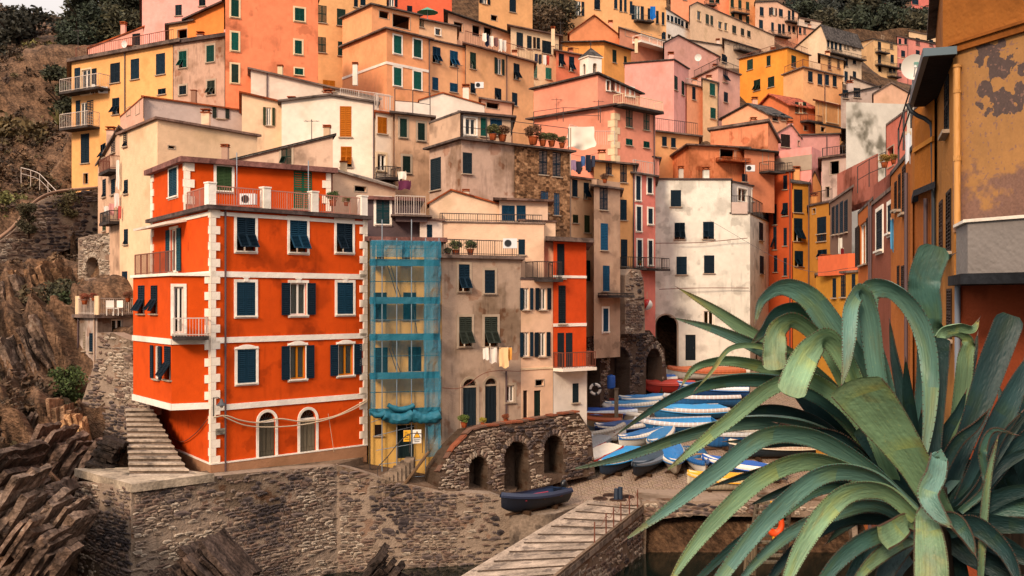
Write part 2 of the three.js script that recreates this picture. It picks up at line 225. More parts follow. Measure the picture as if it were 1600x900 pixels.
// ------------------------------------------------------------ one block of a house: walls, roof, openings
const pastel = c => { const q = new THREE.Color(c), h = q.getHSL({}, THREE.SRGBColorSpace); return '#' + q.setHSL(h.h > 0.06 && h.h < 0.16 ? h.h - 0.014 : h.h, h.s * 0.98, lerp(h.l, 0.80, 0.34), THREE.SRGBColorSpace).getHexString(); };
const EAVES = ['#6b5d56', '#7d6a60', '#8f7b6f', '#5e4f4b', '#86695c'].map(c => mat(c, 'conc'));
function block(g, s) {
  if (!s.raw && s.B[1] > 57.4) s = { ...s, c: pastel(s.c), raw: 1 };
  let A = s.A && plan(s.A), B = plan(s.B), C = s.C && plan(s.C); const d = s.d ?? 9;
  const back = q => { const l = Math.hypot(q[0], q[1]); return [q[0] * (1 + d / l), q[1] * (1 + d / l)]; };
  if (!C) C = back(B);
  if (!A) A = back(B);
  const D = [A[0] + C[0] - B[0], A[1] + C[1] - B[1]];
  const y1 = Yat(s.t, s.B[1]), y0 = Yat(s.b, s.B[1]) - (s.sink ?? 0), hc = s.hc ?? [0, 0, 0, 0], rise = s.rise ?? 1.6;
  const fl = new Face(A, B), fr = new Face(B, C), fcd = new Face(C, D), fda = new Face(D, A);
  const side = px => (px < s.B[0] ? fl : fr);
  for (const w of s.w ?? []) windowOn(g, side(w[0]), w, s);
  const hs = { A: y1 + hc[0], B: y1 + hc[1], C: y1 + hc[2], D: y1 + hc[3] };
  const T = new Tri();
  const one = (f, ha, hb, apex, vis) => {
    const poly = [[0, y0], [f.len, y0], [f.len, hb]]; if (apex) poly.push([f.len * (s.mid ?? 0.5), Math.max(ha, hb) + apex]); poly.push([0, ha]);
    const hl = []; if (vis) for (const h of f.holes) if (h.t0 > 0.05 && h.t1 < f.len - 0.05 && h.y0 > y0 + 0.02 && h.y1 < lerp(ha, hb, (h.t0 + h.t1) / 2 / f.len) + apex * 0.3 - 0.05 && !hl.some(k => k.t0 < h.t1 + 0.02 && k.t1 > h.t0 - 0.02 && k.y0 < h.y1 + 0.02 && k.y1 > h.y0 - 0.02)) hl.push(h);
    facePolygon(T, f, poly, hl.map(h => h.q), 0.2);
  };
  const gl = s.g === 'R' ? rise : 0, gr = s.g === 'L' ? rise : 0;
  one(fl, hs.A, hs.B, gl, true); one(fr, hs.B, hs.C, gr, true); one(fcd, hs.C, hs.D, gl); one(fda, hs.D, hs.A, gr);
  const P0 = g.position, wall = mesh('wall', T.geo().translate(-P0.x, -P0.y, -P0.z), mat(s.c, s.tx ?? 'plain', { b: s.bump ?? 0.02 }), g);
  // roof planes over s (B to A) and t (B to C)
  const bl = Math.hypot(A[0] - B[0], A[1] - B[1]), br = Math.hypot(C[0] - B[0], C[1] - B[1]), ov = s.ov ?? 0.28, th = s.th ?? 0.13, rm = !s.roof || s.roof === 'slab' ? EAVES[Math.floor(hash3(Math.round(s.B[0]), s.t, 4) * 5)] : K[s.roof];
  const at = (u, v, h) => V(B[0] + u * (A[0] - B[0]) + v * (C[0] - B[0]), h, -(B[1] + u * (A[1] - B[1]) + v * (C[1] - B[1]))).sub(P0);
  const plane = (u0, u1, v0, v1, hf) => { const q = [[u0, v0], [u0, v1], [u1, v1], [u1, v0]]; return hexa(q.map(([u, v]) => at(u, v, hf(u, v) + 0.005)), q.map(([u, v]) => at(u, v, hf(u, v) + th))); };
  const eu = ov / bl, ev = ov / br, mid = s.mid ?? 0.5, bil = (u, v) => lerp(lerp(hs.B, hs.C, v), lerp(hs.A, hs.D, v), u);
  if (s.roof !== 'none') {
    if (s.g === 'R') { mesh('roof', merge([plane(-eu, 1 - mid, -ev, 1 + ev, (u, v) => bil(u, v) + rise * u / (1 - mid)), plane(1 - mid, 1 + eu, -ev, 1 + ev, (u, v) => bil(u, v) + rise * (1 - u) / mid)]), rm, g); }
    else if (s.g === 'L') mesh('roof', merge([plane(-eu, 1 + eu, -ev, mid, (u, v) => bil(u, v) + rise * v / mid), plane(-eu, 1 + eu, mid, 1 + ev, (u, v) => bil(u, v) + rise * (1 - v) / (1 - mid))]), rm, g);
    else mesh('roof', plane(-eu, 1 + eu, -ev, 1 + ev, bil), rm, g);
  }
  for (const b of s.bal ?? []) balcony(g, side((b[0] + b[1]) / 2), b);
  for (const c of s.ch ?? []) chimney(g, c[0], c[1], c[2], c[3] ?? s.B[1] + 3, c[4] ? mat(c[4], 'plain') : K.cream);
  if (!s.nog && !s.ch && s.B[1] > 60 && s.roof !== 'none' && hash3(Math.round(s.B[0]), 3, s.t) < 0.6) { const u = 0.25 + 0.4 * hash3(s.t, 5, 2), v = 0.15 + 0.7 * hash3(s.t, Math.round(s.B[0]), 9), p = at(u, v, bil(u, v) + (s.g ? rise * 0.55 : 0) - 0.1), o = group('chimney', p, g), h = 1.1 + 0.6 * v; mesh('stack', uvBox(box(0.5, h, 0.45, 0, h / 2)), mat(pastel(s.c), 'worn'), o); mesh('cap', merge([box(0.62, 0.07, 0.57, 0, h), box(0.1, 0.16, 0.1, -0.2, h + 0.1), box(0.1, 0.16, 0.1, 0.2, h + 0.1), box(0.62, 0.06, 0.57, 0, h + 0.2)]), K.terracotta, o); }
  for (const q of s.pipes ?? []) { const f = side(q[0]), h = f.hit(q[0]); const top = q[1] ? Yat(q[1], h.Z) : y1; mesh('downpipe', merge([cyl(0.05, 0.05, top - y0, 0, (top + y0) / 2, 0), cyl(0.065, 0.065, 0.08, 0, (top + y0) / 2)]), K[q[2] ?? 'pipe'], g).position.copy(f.at(h.t, 0, 0.08).sub(P0)); }
  for (const q of s.courses ?? []) { const [py, th0, m = 'trim', which = 'b', outv = 0.05] = q; for (const f of which === 'l' ? [fl] : which === 'r' ? [fr] : [fl, fr]) { const y = Yat(py, s.B[1]), hh = th0 / F * s.B[1]; const o = mesh('string_course', uvBox(box(f.len + (f === fl ? outv : 0), hh, outv, (f.len + (f === fl ? outv : 0)) / 2, 0, outv / 2)), K[m], g); o.position.copy(f.at(0, y).sub(P0)); o.rotation.y = f.rot; } }
  if (s.qn) { const h = 0.55, n = Math.floor((y1 - y0) / h); for (let i = 0; i < n; i++) for (const f of [fl, fr]) { const w = (i % 2) === (f === fl ? 1 : 0) ? 0.35 : 0.65, o = mesh('quoin', box(w, h - 0.03, 0.05), K.cream, g); o.position.copy(f.at(f === fl ? f.len - w / 2 + 0.02 : w / 2 - 0.02, y0 + (i + 0.5) * h, 0.02).sub(P0)); o.rotation.y = f.rot; } }
  if (s.rail) { // railing round a flat roof: [height px, material, parapet?]
    const [ph, rmn = 'iron', inset = 0.1] = s.rail, H = ph / F * s.B[1];
    for (const f of [fl, fr]) { const L = f.len - inset; const o = mesh('terrace_railing', railGeo(L, H, s.B[1] > 75 ? 0.24 : 0.14), K[rmn], g); o.position.copy(f.at(f === fl ? inset : 0, y1 + th, -inset).sub(P0)); o.rotation.y = f.rot; }
  }
  if (s.par) { const H = s.par / F * s.B[1]; for (const f of [fl, fr]) { const o = mesh('parapet', uvBox(box(f.len, H, 0.2, f.len / 2, H / 2, f === fl ? -0.1 : -0.102)), mat(s.c, s.tx ?? 'plain'), g); o.position.copy(f.at(0, y1 + th, 0).sub(P0)); o.rotation.y = f.rot; } }
  if (!s.nog) ground.push([(A[0] + C[0]) / 2, (A[1] + C[1]) / 2, y0 + 0.6], [B[0], B[1], y0 + 0.3], [C[0], C[1], y0 + 0.3]);
  return { fl, fr, y0, y1 };
}
function house(s, ...more) {
  const B = plan(s.B), g = group(s.n ?? 'house', V(B[0], Yat(s.b, s.B[1]), -B[1]));
  tag(g, s.l, s.cat ?? 'house', s.grp ?? 'village houses');
  const r = block(g, s); for (const m of more) block(g, { nog: 1, ...m });
  return { g, ...r };
}
// ------------------------------------------------------------ houses, far ones first
const HS = [];
const Hh = (...a) => HS.push(house(...a));
// --- top of the village
Hh({ n: 'hilltop_house', l: 'dark red flat hilltop building at the top edge above the trees', c: '#a8493f', B: [1345, 262], C: [1410, 264], t: -14, b: 24, w: [[1372, 3, 10, 5, 'g', 0, 'white'], [1392, 5, 9, 5, 'g', 0, 'white'], [1398, -4, 9, 5, 'g', 0, 'white']], roof: 'slab' });
Hh({ n: 'hilltop_house', l: 'coral red hilltop house with two white framed windows above the trees', c: '#c65446', A: [1412, 256], B: [1421, 248], C: [1460, 253], t: 13, b: 47, w: [[1434, 19, 8, 6, 'g', 0, 'white'], [1450, 20, 8, 6, 'g', 0, 'white'], [1443, 38, 18, 8, 'k']], g: 'R', rise: 1.5, roof: 'slab', bal: [[1422, 1458, 30, 4, 1, 'iron']] }, { c: '#c65446', B: [1424, 262], C: [1454, 265], t: -8, b: 12, roof: 'slab', w: [[1430, 3, 10, 8, 'c', 'navy']] });
Hh({ n: 'hilltop_house', l: 'small tan house with flat roof left of the red hilltop building', c: '#b98f78', B: [1280, 255], C: [1311, 257], t: 5, b: 26, w: [[1290, 12, 5, 6, 'g'], [1302, 12, 5, 6, 'g']] });
Hh({ l: 'peach orange house at top edge behind long cream house', c: '#dd8a52', B: [1048, 186], C: [1140, 190], t: -16, b: 40, w: [[1112, 2, 8, 5, 'c', 'dgreen'], [1121, 2, 6, 6, 'c', 'dgreen'], [1070, -4, 6, 9]], bal: [[1100, 1116, 8, 6, 0.9, 'iron']] });
Hh({ l: 'amber house with green shutters and one balcony at the top edge', c: '#d08e42', B: [1139, 187], C: [1180, 190], t: -12, b: 48, sh: 'green', w: [[1144, 5, 5, 13], [1156, 7, 5, 14], [1168, 9, 5, 12], [1145, 27, 5, 13], [1157, 28, 5, 14], [1168, 32, 5, 14]], bal: [[1141, 1166, 19, 6, 1, 'iron']] });
Hh({ l: 'pale peach four storey house with long dark shutters at top right of centre', c: '#e4b88f', B: [1180, 188], C: [1247, 195], t: 4, b: 70, g: 'L', rise: 1.2, roof: 'slate', w: [[1203, 18, 3, 12], [1209, 18, 4, 12, 'o'], [1220, 20, 6, 12], [1233, 24, 4, 15], [1239, 24, 4, 15], [1190, 18, 6, 14], [1189, 38, 6, 14], [1207, 42, 4, 14], [1218, 45, 5, 15], [1224, 45, 4, 15], [1233, 45, 4, 10], [1240, 46, 4, 10]], bal: [[1226, 1244, 33, 6, 1, 'iron'], [1201, 1230, 54, 6, 1, 'iron']] });
Hh({ l: 'peach house with roof terrace beside the dark hillside trees', c: '#dd9a68', B: [1247, 187], C: [1289, 191], t: 41, b: 80, rail: [7, 'rail'], w: [[1250, 48, 4, 10], [1257, 48, 4, 10], [1277, 52, 5, 10]] }, { c: '#d8c0a4', B: [1248, 192], C: [1283, 195], t: 28, b: 42, w: [[1262, 35, 10, 6, 'k']] });
Hh({ l: 'tall yellow ochre house between cream house and salmon house at far right', c: '#dfb66f', A: [1346, 202], B: [1365, 195], C: [1402, 199], t: 61, b: 185, hc: [1.2, 0, 0, 1.2], roof: 'slate', w: [[1374, 72, 5, 13], [1393, 72, 5, 9], [1374, 92, 5, 14], [1394, 92, 5, 13], [1375, 108, 6, 9, 'k'], [1391, 109, 5, 9], [1397, 109, 4, 9], [1379, 58, 4, 5, 'k']], bal: [[1367, 1384, 81, 5, 1], [1367, 1402, 101, 6, 1], [1386, 1402, 119, 7, 1]], courses: [[62, 1.5, 'cream']] });
Hh({ l: 'salmon pink tall house beside satellite dish at far right', c: '#d07262', B: [1402, 200], C: [1468, 207], t: 57, b: 185, w: [[1406, 65, 4, 9], [1415, 65, 4, 9], [1410, 65, 4, 8, 'g'], [1434, 65, 6, 11], [1455, 67, 6, 10], [1411, 84, 6, 10], [1434, 84, 6, 11], [1407, 104, 4, 10], [1415, 104, 4, 10]], pipes: [[1418]], courses: [[90, 1.2, 'cream']] }, { c: '#d9b884', B: [1420, 205], C: [1462, 209], t: 49, b: 58 });
Hh({ l: 'cream house with many narrow dark shutters and laundry balcony, far right', c: '#dcc39c', A: [1243, 171], B: [1291, 164], C: [1346, 170], t: 58, b: 190, g: 'R', rise: 2.2, mid: 0.85, roof: 'slate', w: [[1294, 68, 3, 12], [1300, 70, 4, 15], [1306, 71, 4, 15], [1313, 72, 4, 15], [1320, 70, 3, 12], [1325, 71, 3, 12], [1334, 73, 5, 9], [1322, 96, 5, 15], [1335, 95, 5, 11], [1322, 120, 5, 17], [1335, 118, 5, 13], [1300, 96, 5, 12], [1308, 97, 5, 12]], bal: [[1292, 1346, 82, 5, 1, 'iron']] });
// centre top
Hh({ l: 'ochre cream house with open shutters and blue laundry at top centre', c: '#dca55b', B: [880, 150], C: [1041, 157], t: -24, b: 70, w: [[904, 13, 8, 22, 'o'], [933, 7, 9, 16], [962, 6, 5, 16], [970, 8, 4, 20], [977, 9, 4, 20], [986, 12, 4, 20], [996, 20, 9, 22, 'o'], [1014, 22, 4, 18], [1027, 27, 4, 20], [1036, 29, 4, 20], [1036, 57, 4, 12], [931, -10, 6, 10]], bal: [[990, 1016, 33, 8, 1.2, 'iron']] });
Hh({ l: 'low white house with a row of six small dark windows near top centre', c: '#e6ddd0', B: [1041, 157], C: [1082, 162], t: 22, b: 70, hc: [0.8, 0.8, -0.4, -0.4], w: [[1044, 28, 3.6, 9], [1050, 30, 4, 10], [1056, 32, 4, 10], [1061, 34, 4, 10], [1066, 37, 4, 10], [1073, 40, 4, 10], [1046, 57, 5, 6, 'k']] });
Hh({ l: 'long pale cream house with sloping eave stepping down to the right', c: '#dfbd90', B: [1078, 160], C: [1210, 178], t: 10, b: 90, roof: 'slab', g: 'L', rise: 1, mid: 0.08, w: [[1092, 25, 6, 15, 'g', 0, 'cream'], [1105, 30, 5, 15, 'c', 'grey'], [1112, 32, 4, 15, 'c', 'grey'], [1125, 40, 6, 12, 'g', 0, 'cream'], [1134, 42, 5, 12, 'g', 0, 'cream'], [1147, 46, 6, 12, 'c', 'grey'], [1160, 50, 5, 11, 'c', 'grey'], [1170, 53, 5, 10, 'c', 'grey']] });
Hh({ l: 'grey roofed cream house with shallow gable below the long cream house', c: '#c8b29a', B: [1051, 146], C: [1137, 151], t: 59, b: 95, roof: 'slate', hc: [1, 0, 0, 1] });
Hh({ l: 'cream house with recessed dark balcony under a tiled eave', c: '#d6bb94', B: [1132, 143], C: [1186, 149], t: 62, b: 110, roof: 'slab', hc: [0.8, 0, 0, 0.8], ov: 0.6, w: [[1137, 66, 6, 6, 'k'], [1155, 70, 9, 9, 'k'], [1170, 73, 9, 9, 'k']], bal: [[1146, 1184, 77, 6, 1, 'slab']] });
Hh({ n: 'gabled_house', l: 'orange gabled house with rounded ridge below the ochre house', c: '#d6813c', B: [890, 130], C: [975, 133], t: 52, b: 100, g: 'L', rise: 2.6, mid: 0.45, roof: 'terracotta' }, { c: '#cf7b55', B: [968, 128], C: [1050, 136], t: 44, b: 110, w: [[985, 52, 16, 12, 'k'], [1010, 58, 16, 12, 'k'], [1038, 56, 4, 12]], bal: [[988, 1050, 66, 9, 1.4, 'white', 'white']] });
Hh({ l: 'deep amber house beside the little bell turret', c: '#d68f28', A: [879, 125], B: [944, 119], C: [986, 123], t: 66, b: 135, hc: [1.4, 0, 0, 1.4], roof: 'slate', ov: 0.6, w: [[960, 88, 6, 20, 'c', 'dgreen'], [977, 96, 4, 16, 'c', 'dgreen']], ch: [[994, 70, 12]] });
Hh({ l: 'dusty pink house with satellite dish under long grey roof', c: '#c58a7c', B: [1038, 126], C: [1124, 133], t: 68, b: 130, g: 'L', rise: 1.4, mid: 0.25, roof: 'slate', w: [[1132, 94, 8, 13]] });
Hh({ l: 'golden amber house with dark green shutters right of the pink houses', c: '#cc861a', A: [1155, 132], B: [1230, 124], C: [1264, 128], t: 75, b: 160, roof: 'slab', hc: [0.5, 0, 0, 0.5], sh: 'green', w: [[1172, 101, 9, 16], [1201, 95, 6, 16], [1183, 133, 10, 17], [1205, 128, 10, 16], [1240, 96, 7, 18, 'c', 'dgreen']], rail: [10, 'rust'] });
Hh({ l: 'amber and cream corner house with four dark shutters in a row', c: '#dda45c', A: [1224, 123], B: [1255, 119], C: [1316, 124], t: 106, b: 175, rail: [12, 'rust'], w: [[1266, 120, 7, 17], [1281, 124, 7, 17], [1292, 125, 6, 17], [1304, 127, 6, 17]], pipes: [[1288]] });
Hh({ l: 'narrow yellow attic house with lean-to roof behind amber corner house', c: '#d9a255', B: [1282, 127], C: [1318, 130], t: 86, b: 120, roof: 'slate', hc: [1, 0, 0, 1], ov: 0.6, w: [[1296, 99, 5, 19], [1310, 100, 4, 14]] });
Hh({ l: 'pink and tan tall house with a railing and green window', c: '#d39a86', A: [1083, 117], B: [1122, 111], C: [1156, 115], t: 105, b: 200, w: [[1133, 118, 7, 22, 'p'], [1134, 152, 6, 16], [1131, 91, 6, 12]], rail: [12, 'iron'], roof: 'slab' });
Hh({ l: 'large plain pink wall house with two slit windows', c: '#dc9186', A: [976, 106], B: [1053, 100], C: [1076, 104], t: 94, b: 210, hc: [1.0, 0, 0, 1.0], roof: 'slate', ov: 0.15, w: [[1056, 130, 5, 22, 'c', 'dgreen'], [1067, 138, 4, 22, 'c', 'dgreen']] });
Hh({ l: 'narrow orange house squeezed beside the pink wall house', c: '#d48a50', B: [1073, 103], C: [1100, 105], t: 132, b: 210, w: [[1084, 146, 5, 20, 'c', 'navy']], rail: [8, 'rail'] });
Hh({ l: 'narrow pale yellow house with two emerald shutters', c: '#dfba80', B: [1098, 104], C: [1122, 106], t: 124, b: 230, w: [[1113, 140, 8, 19, 'c', 'teal'], [1114, 177, 8, 17, 'c', 'teal']], pipes: [[1121]] });
Hh({ n: 'tile_roofed_house', l: 'terracotta house with orange tile roof and a small balcony', c: '#bd5a2b', A: [1178, 114], B: [1232, 109], C: [1274, 111.5], t: 163, b: 240, g: 'R', rise: 1.5, mid: 0.5, roof: 'tile', ov: 0.4, w: [[1245, 168, 5, 17, 'c', 'dgreen'], [1251, 169, 4, 15, 'g', 0, 'cream'], [1257, 168, 5, 17, 'c', 'dgreen'], [1259, 200, 6, 8, 'k'], [1271, 201, 6, 8, 'k']], bal: [[1250, 1274, 189, 9, 1, 'rust']] });
Hh({ n: 'tile_roofed_house', l: 'loggia house with red tile roof on square posts', c: '#d29646', B: [1274, 110], C: [1323, 114], t: 157, b: 240, hc: [1.6, 0, 0, 1.6], roof: 'tile', ov: 0.5, w: [[1282, 175, 7, 32, 'k'], [1300, 177, 18, 30, 'g', 0, 'cream'], [1286, 202, 7, 7, 'k']], courses: [[192, 2.5, 'slab']] });
Hh({ n: 'gabled_house', l: 'peach gabled house with two small navy windows below terracotta house', c: '#dfa06c', A: [1128, 106], B: [1200, 103], C: [1232, 105], t: 178, b: 240, g: 'R', rise: 1.2, mid: 0.6, roof: 'slate', ov: 0.3, w: [[1211, 183, 8, 12], [1223, 183, 6, 10]] });
// pinks in the middle right
Hh({ l: 'low pink house with dark eave beside the white stained wall', c: '#d98e84', B: [1250, 100], C: [1312, 103], t: 207, b: 290, hc: [0.4, -0.3, 0.3, 0.4], roof: 'slab', pipes: [[1291]], w: [[1270, 215, 0.1, 0.1]] .slice(1) });
Hh({ l: 'rose house with gabled roof and one brown window', c: '#da8a80', B: [1213, 98], C: [1252, 100], t: 210, b: 290, g: 'L', rise: 1.1, mid: 0.6, roof: 'slab', ov: 0.2, w: [[1227, 220, 14, 20, 'c', 'brown'], [1248, 224, 3, 8, 'k']] });
Hh({ l: 'pink house with grey painted lower front', c: '#df8c82', A: [1212, 96], B: [1268, 93], C: [1283, 96], t: 229, b: 320, roof: 'none', courses: [[253, 24, 'greytrim', 'l']], w: [[1276, 300, 0.1, 0.1]].slice(1) });
Hh({ l: 'orange and buff house with faded parapet behind the white house', c: '#cc6a3a', tx: 'grime', A: [1110, 100], B: [1200, 95], C: [1216, 97], t: 196, b: 290, hc: [0.3, 0.2, -1.2, -0.4], roof: 'slab', ov: 0.25, th: 0.25 });
Hh({ l: 'yellow house below dark planter terrace, left of orange house', c: '#d29349', B: [1022, 93], C: [1092, 96], t: 206, b: 280, rail: [20, 'iron'], w: [[1038, 221, 7, 15], [1052, 223, 7, 15]], ov: 0.5 });
Hh({ n: 'veranda_house', l: 'weathered orange house with dark wide veranda above the white house', c: '#c0602f', tx: 'grime', A: [1042, 96], B: [1076, 90], C: [1166, 93], t: 228, b: 330, hc: [-0.5, 0, 0.2, 0], roof: 'slab', ov: 0.4, w: [[1136, 241, 22, 15, 'k'], [1158, 244, 16, 16, 'k']], bal: [[1118, 1160, 250, 3, 1.2, 'terracotta', 'terracotta']], ch: [[1064, 280, 20, 88, '#cfc2b2']] });
Hh({ l: 'small orange house with a doorway terrace right of the dark veranda', c: '#c8673a', B: [1163, 92], C: [1210, 94], t: 234, b: 330, roof: 'slate', ov: 0.6, w: [[1196, 245, 9, 22, 'k'], [1163.5, 278, 8, 12]], bal: [[1186, 1212, 268, 14, 1.2, 'iron']] });
// right-hand tall row at the valley head
Hh({ l: 'terracotta tall house with slit windows right of the white house', raw: 1, c: '#b5522c', B: [1201, 96], C: [1238, 94], t: 272, b: 640, w: [[1211, 335, 5, 32], [1227, 327, 8, 20], [1211, 372, 5, 36], [1227, 370, 5, 28], [1212, 412, 5, 26], [1227, 417, 5, 28], [1227, 285, 6, 22]], pipes: [[1235]], rail: [12, 'iron'] });
Hh({ l: 'golden tall house with three dark square windows under slate roof', raw: 1, c: '#c88a38', B: [1239, 91], C: [1264, 92], t: 286, b: 640, hc: [1.6, 0, 0, 1.6], roof: 'slate', w: [[1247, 314, 13, 36], [1247, 359, 13, 36], [1248, 404, 13, 24]], pipes: [[1263]] });
Hh({ n: 'gabled_house', l: 'narrow orange gable end beside the golden tall house', c: '#d08a3a', B: [1263, 93], C: [1283, 94], t: 290, b: 400, g: 'L', rise: 1.3, roof: 'slate', ov: 0.15 });
Hh({ l: 'brown ochre house with railed roof terrace in the narrow street', raw: 1, c: '#b27a32', B: [1263, 86], C: [1299, 82], t: 323, b: 640, rail: [18, 'iron'], w: [[1284, 352, 14, 26], [1284, 371, 14, 12], [1285, 396, 14, 12], [1272, 330, 5, 8, 'k']], pipes: [[1265]] });
Hh({ n: 'ruined_house', l: 'big white stained wall of a half ruined house', c: '#cfc9be', raw: 1, tx: 'patch', B: [1322, 73], C: [1428, 76], t: 155, b: 420, roof: 'none', d: 6, hc: [0, -0.2, 0.2, 0] });
Hh({ l: 'grey house with two navy doors behind the white stained wall', c: '#a08f80', tx: 'worn', B: [1314, 102], C: [1374, 104], t: 139, b: 200, roof: 'slate', hc: [1, -0.6, 0.6, 1], w: [[1339, 145, 10, 15], [1321, 147, 8, 13]] });
Hh({ n: 'gabled_house', l: 'buff gabled house behind the white stained wall', c: '#d2a67e', B: [1365, 99], C: [1434, 101], t: 147, b: 200, g: 'L', rise: 1.2, mid: 0.4, roof: 'slab', ov: 0.2, w: [[1426, 145, 7, 10, 'k']] });
Hh({ l: 'low pale house with flat roof below the yellow tall house', c: '#c9b49a', B: [1330, 120], C: [1382, 124], t: 121, b: 200, hc: [0.3, 0, -0.6, 0] });
// --- left upper village
Hh({ l: 'tall pale pink house at top left behind the roof terrace', c: '#e29a8e', B: [222, 101], C: [354, 99], t: -6, b: 100, w: [[279, 16, 10, 17, 'c', 'slate'], [316, 4, 10, 11, 'c', 'slate']], roof: 'slab', g: 'L', rise: 2 });
Hh({ l: 'low pink roof dwelling with barred window behind terrace railing', c: '#d68a76', B: [138, 95], C: [224, 93], t: 62, b: 120, hc: [0.6, -0.8, 0.6, 0.8], roof: 'terracotta', ov: 0.15, w: [[213, 62, 12, 19, 'c', 'slate']], ch: [[193, 55, 20, 94, '#d9a090']] });
Hh({ l: 'orange roof veranda with dark awning beside the salmon tower', c: '#d0751c', B: [293, 87], C: [350, 85], t: 24, b: 80, roof: 'slab', ov: 0.7, hc: [0.3, -0.3, 0.5, 0.6] }, { c: '#d99848', B: [264, 88], C: [295, 87], t: 40, b: 80, w: [[285, 53, 15, 14, 'k']], ov: 0.5 });
Hh({ l: 'yellow house with two white railed balconies beside the scrub hillside', c: '#dda149', B: [112, 90], C: [270, 83.5], t: 98, b: 330, ov: 0.7, th: 0.3, w: [[121, 126, 9, 40], [135, 128, 14, 38, 'g', 0, 'cream'], [147, 124, 8, 34], [122, 178, 7, 42], [131, 180, 10, 40, 'g'], [141, 178, 10, 42], [133, 232, 13, 46], [134, 279, 7, 16, 'k'], [180, 114, 15, 31, 'c', 'navy'], [211, 108, 13, 32, 'c', 'navy'], [251, 100, 14, 33, 'c', 'navy'], [181, 166, 11, 26, 'p'], [253, 143, 12, 9]], bal: [[111, 172, 148, 20, 1.2, 'rail'], [111, 156, 204, 22, 1.2, 'rail']], rail: [19, 'rust', 0.4], pipes: [[196]] });
Hh({ l: 'grey brown plaster house with teal shutters between yellow house and salmon tower', c: '#a5805f', tx: 'grime', B: [271, 83.4], C: [351, 81], t: 70, b: 200, ov: 0.4, th: 0.3, sh: 'teal', tr: 'greytrim', w: [[286, 93, 12, 26], [329, 84, 12, 26], [286, 141, 11, 14, 'c', 'slate'], [330, 137, 12, 22, 'p', 'grey']] });
Hh({ n: 'tower_house', l: 'tall salmon orange tower house with teal shutters in pale frames', c: '#dc6a3a', tx: 'worn', B: [352, 79], C: [497, 82.5], t: -30, b: 200, sh: 'teal', tr: 'cream', w: [[367, 13, 12, 27], [367, 65, 11, 28], [367, 115, 11, 29, 'c', 'green'], [468, 23, 15, 20], [466, 74, 11, 21], [467, 112, 13, 10]] });
Hh({ l: 'yellow house between the salmon tower and the peach corner house', c: '#dca356', B: [497, 97], C: [604, 100], t: -24, b: 160, w: [[503, 22, 14, 27, 'c', 'green'], [533, 27, 13, 26, 'c', 'green'], [503, 70, 12, 24, 'c', 'dgreen'], [532, 76, 8, 22, 'c', 'dgreen'], [556, 3, 6, 16], [567, 3, 8, 12]] });
Hh({ l: 'brick red house with tiled roof at the top edge, left of centre', c: '#bd4526', B: [596, 119], C: [706, 122], t: -24, b: 60, w: [[612, 4, 8, 12, 'o'], [640, 14, 8, 10]], roof: 'tile', rail: [8, 'iron'] });
Hh({ l: 'tall ochre house at top edge above the laundry terrace', c: '#d99f52', B: [748, 126], C: [832, 131], t: -34, b: 90, w: [[757, 2, 8, 8, 'o'], [801, 8, 10, 22], [772, 28, 10, 8, 'k']] });
Hh({ l: 'low buff terrace dwelling with dark openings above the yellow terrace', c: '#cf9a6c', B: [700, 107], C: [832, 115], t: 26, b: 90, roof: 'slate', ov: 0.6, hc: [0.6, 0.4, -0.6, 0], w: [[716, 42, 14, 14, 'k'], [744, 48, 12, 16, 'k'], [762, 50, 12, 14, 'k'], [800, 48, 14, 10, 'k']] });
Hh({ l: 'peach corner house with white string courses and four framed green shutters', c: '#e29a54', A: [535, 96.5], B: [604, 90], C: [671, 93.5], t: 46, b: 200, ov: 0.35, sh: 'teal', tr: 'white', w: [[621, 70, 12, 28], [652, 76, 12, 28], [621, 120, 12, 28], [652, 126, 12, 28]], courses: [[98, 4, 'white']], pipes: [[670]] }, { c: '#e29a54', A: [535, 97], B: [581, 92.5], C: [655, 96], t: 8, b: 50, roof: 'slab', w: [[600, 23, 15, 11, 'k'], [627, 34, 27, 20, 'k']] });
Hh({ l: 'yellow house with bright blue half open shutters', c: '#e2a665', B: [671, 94], C: [728, 97], t: 63, b: 220, sh: 'blue', w: [[682, 86, 12, 25, 'p'], [709, 92, 12, 25, 'p'], [680, 131, 9, 20], [709, 137, 12, 14]], pipes: [[727]] }, { c: '#e0b27c', B: [652, 100], C: [714, 103], t: 30, b: 68, ov: 0.4, w: [[657, 36, 10, 12, 'c', 'green'], [684, 50, 8, 10, 'g', 0, 'white']] });
Hh({ l: 'yellow house under the laundry terrace with green shutters', c: '#e3a862', B: [728, 96.5], C: [834, 104], t: 70, b: 240, ov: 0.5, rail: [20, 'rust'], sh: 'green', w: [[739, 95, 9, 26], [780, 104, 7, 25, 'o', 'dgreen'], [807, 112, 9, 25, 'p', 'navy'], [739, 138, 8, 16, 'c', 'navy'], [778, 147, 10, 18, 'c', 'navy'], [804, 155, 8, 20, 'c', 'navy']], pipes: [[791]] });
Hh({ l: 'cream house with dark windows and laundry line right of the yellow terrace', c: '#dcbf8e', B: [798, 111], C: [873, 115], t: 42, b: 190, ov: 0.5, sh: 'slate', w: [[812, 63, 10, 24], [827, 66, 7, 20], [835, 67, 4, 18, 'c', 'brown'], [854, 74, 14, 20], [841, 68, 5, 18], [836, 112, 6, 20, 'c', '#5e7f72'], [857, 115, 9, 18, 'c', '#3c9a8c']], ch: [[864, 58, 16, 112]] });
Hh({ l: 'small vermilion house with two navy shutters below the amber house', c: '#d35a33', B: [869, 113], C: [906, 115], t: 80, b: 190, w: [[877, 94, 8, 20, 'p'], [893, 100, 8, 23, 'p']], rail: [9, 'iron'], ov: 0.4 });
